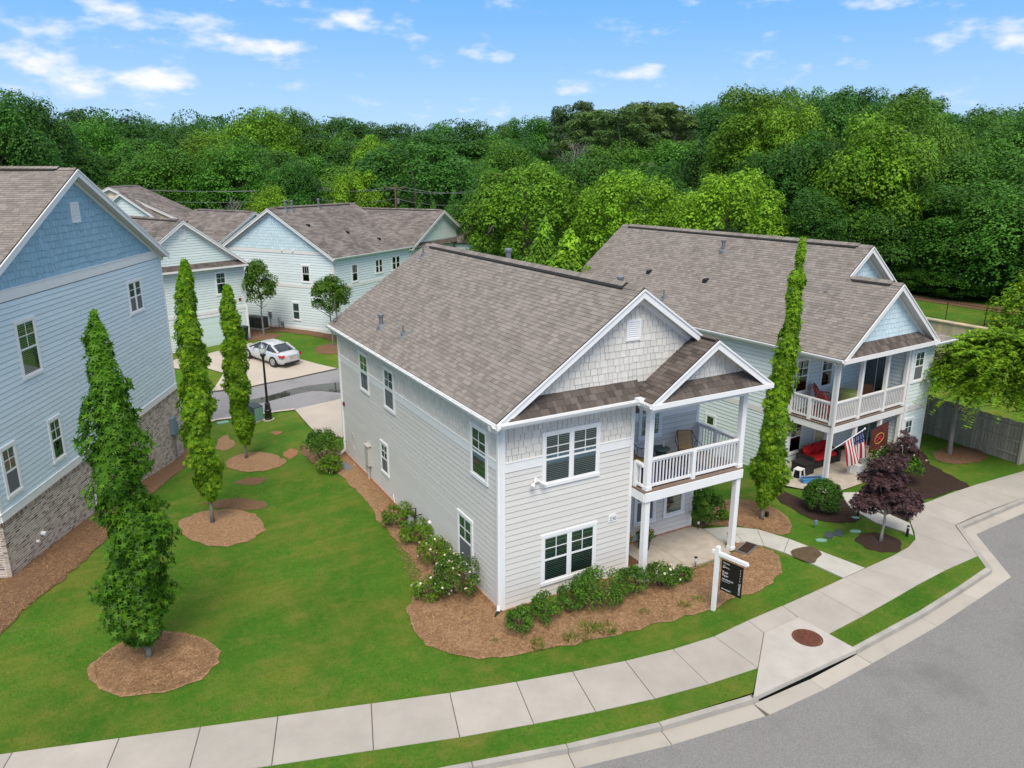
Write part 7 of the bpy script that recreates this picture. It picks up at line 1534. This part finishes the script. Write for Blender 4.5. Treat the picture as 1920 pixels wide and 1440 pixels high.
def flags():
    psi = .06817; O = Vector((16.2,1.83,0)); X = Vector((math.cos(psi),math.sin(psi),0)); Y = Vector((-math.sin(psi),math.cos(psi),0)); W_ = lambda a, b, c: O+X*a+Y*b+Vector((0,0,c))
    base = W_(.18,-.02,1.42); d = (X*.72-Y*.35+Vector((0,0,.52))).normalized()
    t = empty('flag', 'stars and stripes flag hanging from a white pole on the porch column', 'flag', base); mb = MB(); mb.tube([(0,0,0), d*1.55],.016,8); mb.lathe([(.03,-.02),(.04,.02),(.01,.06)],tuple(d*1.55),8); mb.build('pole', M['white'], t); mb = MB(); mb.tube([d*-.04, d*.12],.03,8); mb.build('bracket', M['metal'], t)
    # cloth hangs from the pole: hoist along the pole, fly falling down
    nu, nv = 26, 20; hoist = .92; fly = 1.30; top = d*1.48
    mb = MB(); vs = []
    down = (Vector((0,0,-1))+X*.25).normalized(); 
    for j in range(nv+1):
        for i in range(nu+1):
            u, v = i/nu, j/nv; p = top-d*(hoist*u)*(1-.12*v); p = p+down*(fly*v)+X*(.10*v)+(-Y)*(.07*math.sin(u*9+v*2.5)*v+.03*math.sin(u*17)*v); vs.append(p)
    fs = []; ms = []
    for j in range(nv):
        for i in range(nu):
            fs.append((j*(nu+1)+i,j*(nu+1)+i+1,(j+1)*(nu+1)+i+1,(j+1)*(nu+1)+i)); st = int(i/nu*13); canton = i/nu < 7/13 and j/nv < .4; ms.append(2 if canton else (0 if st % 2 == 0 else 1))
    mb.idx(vs, fs); mb.m = ms; cl = mb.build('cloth', [M['flag_red'],M['flag_white'],M['flag_blue']], t, smooth=True)
    st = MB()
    for r_ in range(5):
        for c in range(6):
            u, v = (r_+.5)/5*7/13, (c+.5)/6*.4; i, j = min(int(u*nu),nu-1), min(int(v*nv),nv-1); p = Vector(vs[j*(nu+1)+i]).lerp(Vector(vs[(j+1)*(nu+1)+i+1]),.5)
            for s2 in (-1,1):
                q = p-Y*.006*s2; st.face(*[q+down*(.024*math.cos(k*math.pi/5)*(1 if k%2==0 else .4))+d*(.024*math.sin(k*math.pi/5)*(1 if k%2==0 else .4)) for k in range(10)])
    st.build('star', M['flag_white'], cl, kind='stuff')
    base = W_(1.86,-.02,1.62); d = (X*.80-Y*.35+Vector((0,0,.42))).normalized(); t = empty('flag', 'dark maroon flag with a gold ring on a black pole', 'flag', base); mb = MB(); mb.tube([(0,0,0), d*1.6],.015,8); mb.build('pole', M['black'], t)
    nu = nv = 14; mb = MB(); vs = []; top = d*1.52
    for j in range(nv+1):
        for i in range(nu+1): u, v = i/nu, j/nv; vs.append(top-d*(.85*u)+Vector((0,0,-1.2*v*(1-.1*u)))+X*(.06*v)+(-Y)*(.05*math.sin(u*8+v*3)*v))
    mb.idx(vs, [(j*(nu+1)+i,j*(nu+1)+i+1,(j+1)*(nu+1)+i+1,(j+1)*(nu+1)+i) for j in range(nv) for i in range(nu)]); cl = mb.build('cloth', M['maroon'], t, smooth=True)
    cen = Vector(vs[7*(nu+1)+7])-Y*.03; k = MB(); hd = Vector((d.x,d.y,d.z)); pts_ = [cen+hd*(.22*math.cos(a))+Vector((0,0,1))*(.22*math.sin(a)) for a in [i*.3927 for i in range(17)]]
    for a, b in zip(pts_, pts_[1:]): k.bar(a,b,.03,.03,up=tuple(-Y))
    k.build('emblem_ring', M['gold'], cl); k = MB(); k.bar(cen-hd*.1-Vector((0,0,.1)),cen+hd*.1+Vector((0,0,.1)),.04,.03,up=tuple(-Y)); k.bar(cen+hd*.1-Vector((0,0,.1)),cen-hd*.1+Vector((0,0,.1)),.04,.03,up=tuple(-Y)); k.build('emblem', M['flag_red'], cl)

def odds():
    car(); lamp_post(); sale_sign(); furniture(); flags()
    # dish on the far eave of the greige roof
    c = Vector((-.05,14.7,6.15)); t = empty('satellite_dish', 'grey satellite dish on the far eave of the greige roof', 'satellite dish', c); mb = MB(); mb.box(-.15,.15,-.12,.12,-.02,.03); mb.tube([(0,0,0),(0,0,.25),(-.05,0,.5)],.03,8); mb.build('mount', M['grey'], t)
    mb = MB(); D = Vector((-.92,.30,.26)).normalized(); a = D.cross(Vector((0,0,1))).normalized(); b = a.cross(D); n = 18; cc = Vector((-.05,0,.55)); vs = [cc]
    for rr, dep in ((.12,.012),(.24,.045),(.32,.085)):
        for k in range(n): th = 2*math.pi*k/n; vs.append(cc+a*math.cos(th)*rr+b*math.sin(th)*rr*1.1+D*dep)
    fs = [(0,1+k,1+(k+1)%n) for k in range(n)]
    for q in range(2): fs += [(1+q*n+k,1+(q+1)*n+k,1+(q+1)*n+(k+1)%n,1+q*n+(k+1)%n) for k in range(n)]
    mb.idx(vs, fs); mb.build('reflector', M['grey'], t, smooth=True); mb = MB(); e = cc+D*.75-b*.05; mb.tube([cc-b*.34,e],.018,6); mb.box(e.x-.05,e.x+.05,e.y-.05,e.y+.05,e.z-.05,e.z+.07); mb.build('feed_arm', M['metal'], t)
    q = on(637,838); bin_('dark green bin at the back corner of the greige house', 1.0,15.35,H(1,15.4)+.05,2.8); q = on(456,640); bin_('dark green bin beside the garage behind the silver car', q.x,q.y,H(q.x,q.y)+.05,.6)
    for i, q in enumerate(((490,619),(474,617))): c = on(*q); condenser(('condenser nearest the young tree trunk','condenser half hidden at the mint house corner')[i], c.x, c.y, H(c.x,c.y)+.12, -.96)
    c = on(480,790); t = empty('transformer', 'green utility cabinet by the alley behind the columnar tree', 'utility box', (c.x,c.y,H(c.x,c.y)), .5); mb = MB(); mb.box(-.35,.35,-.35,.35,-.1,.08); mb.build('pad', M['drive'], t); mb = MB(); mb.hexa([(-.3,-.3,.08),(.3,-.3,.08),(.3,.3,.08),(-.3,.3,.08),(-.3,-.3,.85),(.3,-.3,.85),(.3,.3,.98),(-.3,.3,.98)]); mb.build('cabinet', M['slate'], t); mb = MB(); mb.box(-.28,.28,-.312,-.30,.12,.8); mb.build('door', M['teal'], t)
    c = on(418,794); mb = MB(); mb.box(c.x-.3,c.x+.3,c.y-.2,c.y+.2,c.z-.05,c.z+.05); tag(mb.build('valve_cover', M['teal']), 'pale teal ground cover by the alley left of the cabinet', 'utility cover')
    for q, m, lb in (((1540,1013),'teal','teal ground cover nearest the wet patch'),((1573,999),'slate','dark square ground cover, right one of a pair in the grass'),((1555,1003),'slate','dark square ground cover, left one of a pair in the grass'),((1604,996),'teal','teal ground cover by the maple ring'),((1602,971),'teal','teal disc in the dark mulch')):
        c = on(*q); mb = MB(); w = .25 if m == 'slate' else .28; a = .5
        if m == 'slate': vs = [(c.x+w*(x*math.cos(a)-y*.55*math.sin(a)), c.y+w*(x*math.sin(a)+y*.55*math.cos(a))) for x, y in ((-1,-1),(1,-1),(1,1),(-1,1))]; mb.hexa([(x,y,c.z-.02) for x, y in vs]+[(x,y,c.z+.035) for x, y in vs])
        else: mb.lathe([(.24,-.02),(.24,.03),(.20,.045),(.02,.05)],(0,0,0),16); 
        o = mb.build('ground_cover_plate', M[m]); 
        if m == 'teal': o.location = (c.x,c.y,c.z+.01); o.scale = (.85,.4,1); o.rotation_euler = (0,0,-.5)
        tag(o, lb, 'utility cover')
    mb = MB(); c = Vector((8.75,-.85,.06)); a = .35; vs = [(c.x+x*math.cos(a)-y*math.sin(a), c.y+x*math.sin(a)+y*math.cos(a)) for x, y in ((-.1,-.22),(.75,-.22),(.75,.22),(-.1,.22))]
    mb.hexa([(x,y,.05) for x, y in vs]+[(x,y,.10) for x, y in vs]); sp_ = mb.build('splash_tray', M['metal']); k = MB(); vs = [(c.x+x*math.cos(a)-y*math.sin(a), c.y+x*math.sin(a)+y*math.cos(a)) for x, y in ((-.05,-.17),(.70,-.17),(.70,.17),(-.05,.17))]; k.face(*[(x,y,.104) for x, y in vs]); k.build('tray_bottom', M['mulch_brown'], sp_); tag(sp_, 'metal-edged tray lying by the right balcony post', 'splash tray')
    c = on(649,878); mb = MB(); mb.box(c.x-.18,c.x+.18,c.y-.45,c.y+.45,c.z,c.z+.09); tag(mb.build('splash_block', M['grey']), 'grey splash block in the straw by the far wall corner', 'splash block')
    for (q, lb) in (((1304,1066),'path light standing alone at the patio edge'),((1218,1086),'path light half hidden behind the gardenia'),((1309,995),'path light below the large patio shrub'),((1365,1020),'path light left of the right balcony post')): c = on(*q); path_light(lb, c.x, c.y)
    for (q, lb) in (((1609,965),'black bollard light by the dark mulch tip'),((1701,1004),'black bollard light at the walk corner by the maple ring'),((1702,975),'black bollard light at the end of the right mulch bed')):
        c = on(*q); t = empty('bollard_light', lb, 'path light', (c.x,c.y,c.z), 0, 'bollard lights'); mb = MB(); mb.tube([(0,0,-.05),(0,0,.32)],.045,10); mb.build('post', M['black'], t); mb = MB(); mb.tube([(0,0,.32),(0,0,.37)],.04,10); mb.build('lens', M['lamp_glass'], t); mb = MB(); mb.tube([(0,0,.37),(0,0,.41)],.045,10); mb.build('cap', M['black'], t)
    c = on(1529,990); t = empty('garden_stake', 'small blue garden stake in the lawn by the covers', 'stake', c); mb = MB(); mb.tube([(0,0,0),(0,0,.2)],.012,6); mb.build('stem', M['metal'], t); mb = MB(); mb.box(-.06,.06,-.03,.03,.16,.32); mb.build('head', M['slate_box'], t)
    c = on(1428,968); mb = MB(); mb.box(-.05,.05,-.05,.05,0,.28); mb.box(-.07,.07,-.07,.07,.0,.05); o = mb.build('uplight', M['black']); o.location = (c.x+.05,c.y-.2,c.z); tag(o, 'black uplight at the foot of the thin columnar tree', 'uplight')

def board_fence():
    t = empty('board_fence', 'grey weathered board fence at the right behind the arching tree', 'fence', (0,0,0))
    P = [(25.35,-.95),(25.5,1.2),(25.7,3.6),(26.1,6.2),(26.6,9)]; n = 0
    def run(P, seed):
        for a, b in zip(P, P[1:]):
            a, b = Vector((*a,0)), Vector((*b,0)); d = (b-a).normalized(); L_ = (b-a).length; nn = Vector((d.y,-d.x,0)); k = int(L_/.145); mes = []
            for i in range(k):
                mb = MB(); mb.tint = rng.random(); p = a+d*(L_*(i+.5)/k); h_ = 1.86+rng.uniform(-.015,.015); w = .068; q = nn*(.012+rng.uniform(0,.006)); lo = Vector((0,0,-.1)); hi = Vector((0,0,h_)); e = d*w
                mb.hexa([p-e-q+lo,p+e-q+lo,p+e+q+lo,p-e+q+lo,p-e-q+hi,p+e-q+hi,p+e+q+hi,p-e+q+hi]); mb.build('fence_board', M['fence'], t)
            for zz in (.4,1.0,1.6): mb = MB(); mb.bar(a+nn*-.04+Vector((0,0,zz)), b+nn*-.04+Vector((0,0,zz)), .04, .09); mb.build('rail', M['fence'], t)
            mb = MB(); mb.bar(a-nn*.06+Vector((0,0,-.1)), a-nn*.06+Vector((0,0,1.95)), .1, .1); mb.build('fence_post', M['fence'], t)
    run(P, 1); run([(25.35,-.95),(28,-1.2),(33,-2.0)], 2)
    # retaining wall with chain-link on top
    r_ = MB(); r_.box(40.6,41.0,-10,45,-.3,2.6); r_.box(40.5,41.1,-10,45,2.6,2.68); w = r_.build('retaining_wall', M['stain_wall']); tag(w, 'stained concrete retaining wall beyond the right-hand house', 'retaining wall')
    c = empty('chainlink_fence', 'black chain-link fence on top of the retaining wall', 'fence', (41.6,0,2.6))
    y = -8.
    while y < 40: mb = MB(); mb.tube([(0,y,-.1),(0,y,1.25)],.03,6); mb.build('fence_post', M['black'], c); y += 2.6
    mb = MB(); mb.tube([(0,-9,1.22),(0,41,1.22)],.022,6); mb.build('rail', M['black'], c); mb = MB()
    for y0 in np.arange(-9,41,.16):
        for sg in (-1,1): mb.bar((0,y0,0),(0,y0+sg*1.2,1.2),.004,.004)
    mb.build('mesh', M['black'], c, kind='stuff')

def background():
    def place(px, py, d): r_ = ray(px,py); t = d/math.hypot(r_.x,r_.y); return CAM+r_*t
    q = place(344,430,87); h = simple_house('cream house with brown roofs beyond the mint house', q.x-13.6*.921, q.y+13.6*.389, 0, -.4, 13.6, 8, 7.3, 10.8, M['cream'], M['shingle_far'], gabm=M['cream'])
    q = place(303,430,84.5); simple_house('white gabled wing in front of the cream house', q.x-7.0*.921, q.y+7.0*.389, 0, -.4, 7.0, .8, 7.4, 10.3, M['far_white'], M['shingle_far'])
    q = place(350,430,92); simple_house('low brown-roofed house right of the cream house', q.x-7*.73, q.y+7*.68, 0, -.75, 6, 5, 5.4, 7.6, M['cream'], M['shingle_far'])
    q = place(425,420,80); simple_house('brown-roofed wing showing left of the powder blue house', q.x-1, q.y, 0, .5, 9, 9, 5.6, 8.4, M['sky_siding'], M['shingle_far'])
    q = place(605,372,118); simple_house('small blue barn-like house far behind the powder blue roof', q.x-3, q.y, 0, .9, 5.5, 8, 5.6, 8.2, M['far_blue'], M['shingle_far'], wins=(('f',1.2,3.4,.9,1.6),('f',3.4,3.4,.9,1.6)))
    q = place(765,400,96); simple_house('small gabled house far beyond the green gable', q.x-4, q.y, 0, .7, 8, 8, 4.6, 7.3, M['far_white'], M['shingle_far'])
    q = place(1690,400,78); simple_house('white house glimpsed through the trees at the right', q.x-6, q.y, 1., -.5, 12, 8, 5.0, 7.6, M['far_white'], M['shingle_far'], wins=(('f',1.5,3.0,1,1.5),('f',4,3.,1,1.5),('f',7.5,3.,1,1.5),('f',1.5,.6,1,1.5),('f',7.5,.6,1,1.5)))
    # utility poles and wires
    tops = []
    for px, py, d, lb in ((740,346,92,'wooden utility pole before the huge dark domed tree'),(590,348,100,'wooden utility pole by the small blue house'),(184,348,108,'wooden utility pole left of the cream house')):
        q = place(px,py,d); t = empty('utility_pole', lb, 'utility pole', (q.x,q.y,0), 0, 'utility poles'); mb = MB(); mb.tube([(0,0,-.2),(0,0,q.z)],[.16,.11],8); mb.build('post', M['pole'], t); a = Vector((RT.x,RT.y,0)).normalized(); mb = MB(); mb.bar(-a*1.1+Vector((0,0,q.z-.4)), a*1.1+Vector((0,0,q.z-.4)), .1, .12); mb.build('crossarm', M['pole'], t); mb = MB(); mb.lathe([(.16,0),(.18,.5),(.1,.6)],(.25,-.2,q.z-2.2),10); mb.build('transformer_can', M['grey'], t); tops.append((q, a))
    far_l = (place(-150,352,115), tops[0][1]); far_r = (place(905,352,84), tops[0][1]); seq = [far_l, tops[2], tops[1], tops[0], far_r]
    for k, (off, dz) in enumerate(((-1.,-.3),(1.,-.3),(0.,-1.6),(0.,-2.9))):
        mb = MB()
        for (p, a), (q, b) in zip(seq, seq[1:]):
            P = p+a*off+Vector((0,0,dz)); Q = q+b*off+Vector((0,0,dz)); mb.tube([P.lerp(Q,i/10)-Vector((0,0,4*.5*(i/10)*(1-i/10))) for i in range(11)], .028, 5)
        tag(mb.build('power_line', M['wire']), 'thin overhead power line '+('on the near ends of the crossarms','on the far ends of the crossarms','just below the crossarms','lowest on the utility poles')[k], 'power line', 'power lines')

main_house(); blue_house(); right_house(); mid_house(); powder_house(); background(); board_fence()
odds(); planting(); woodland()
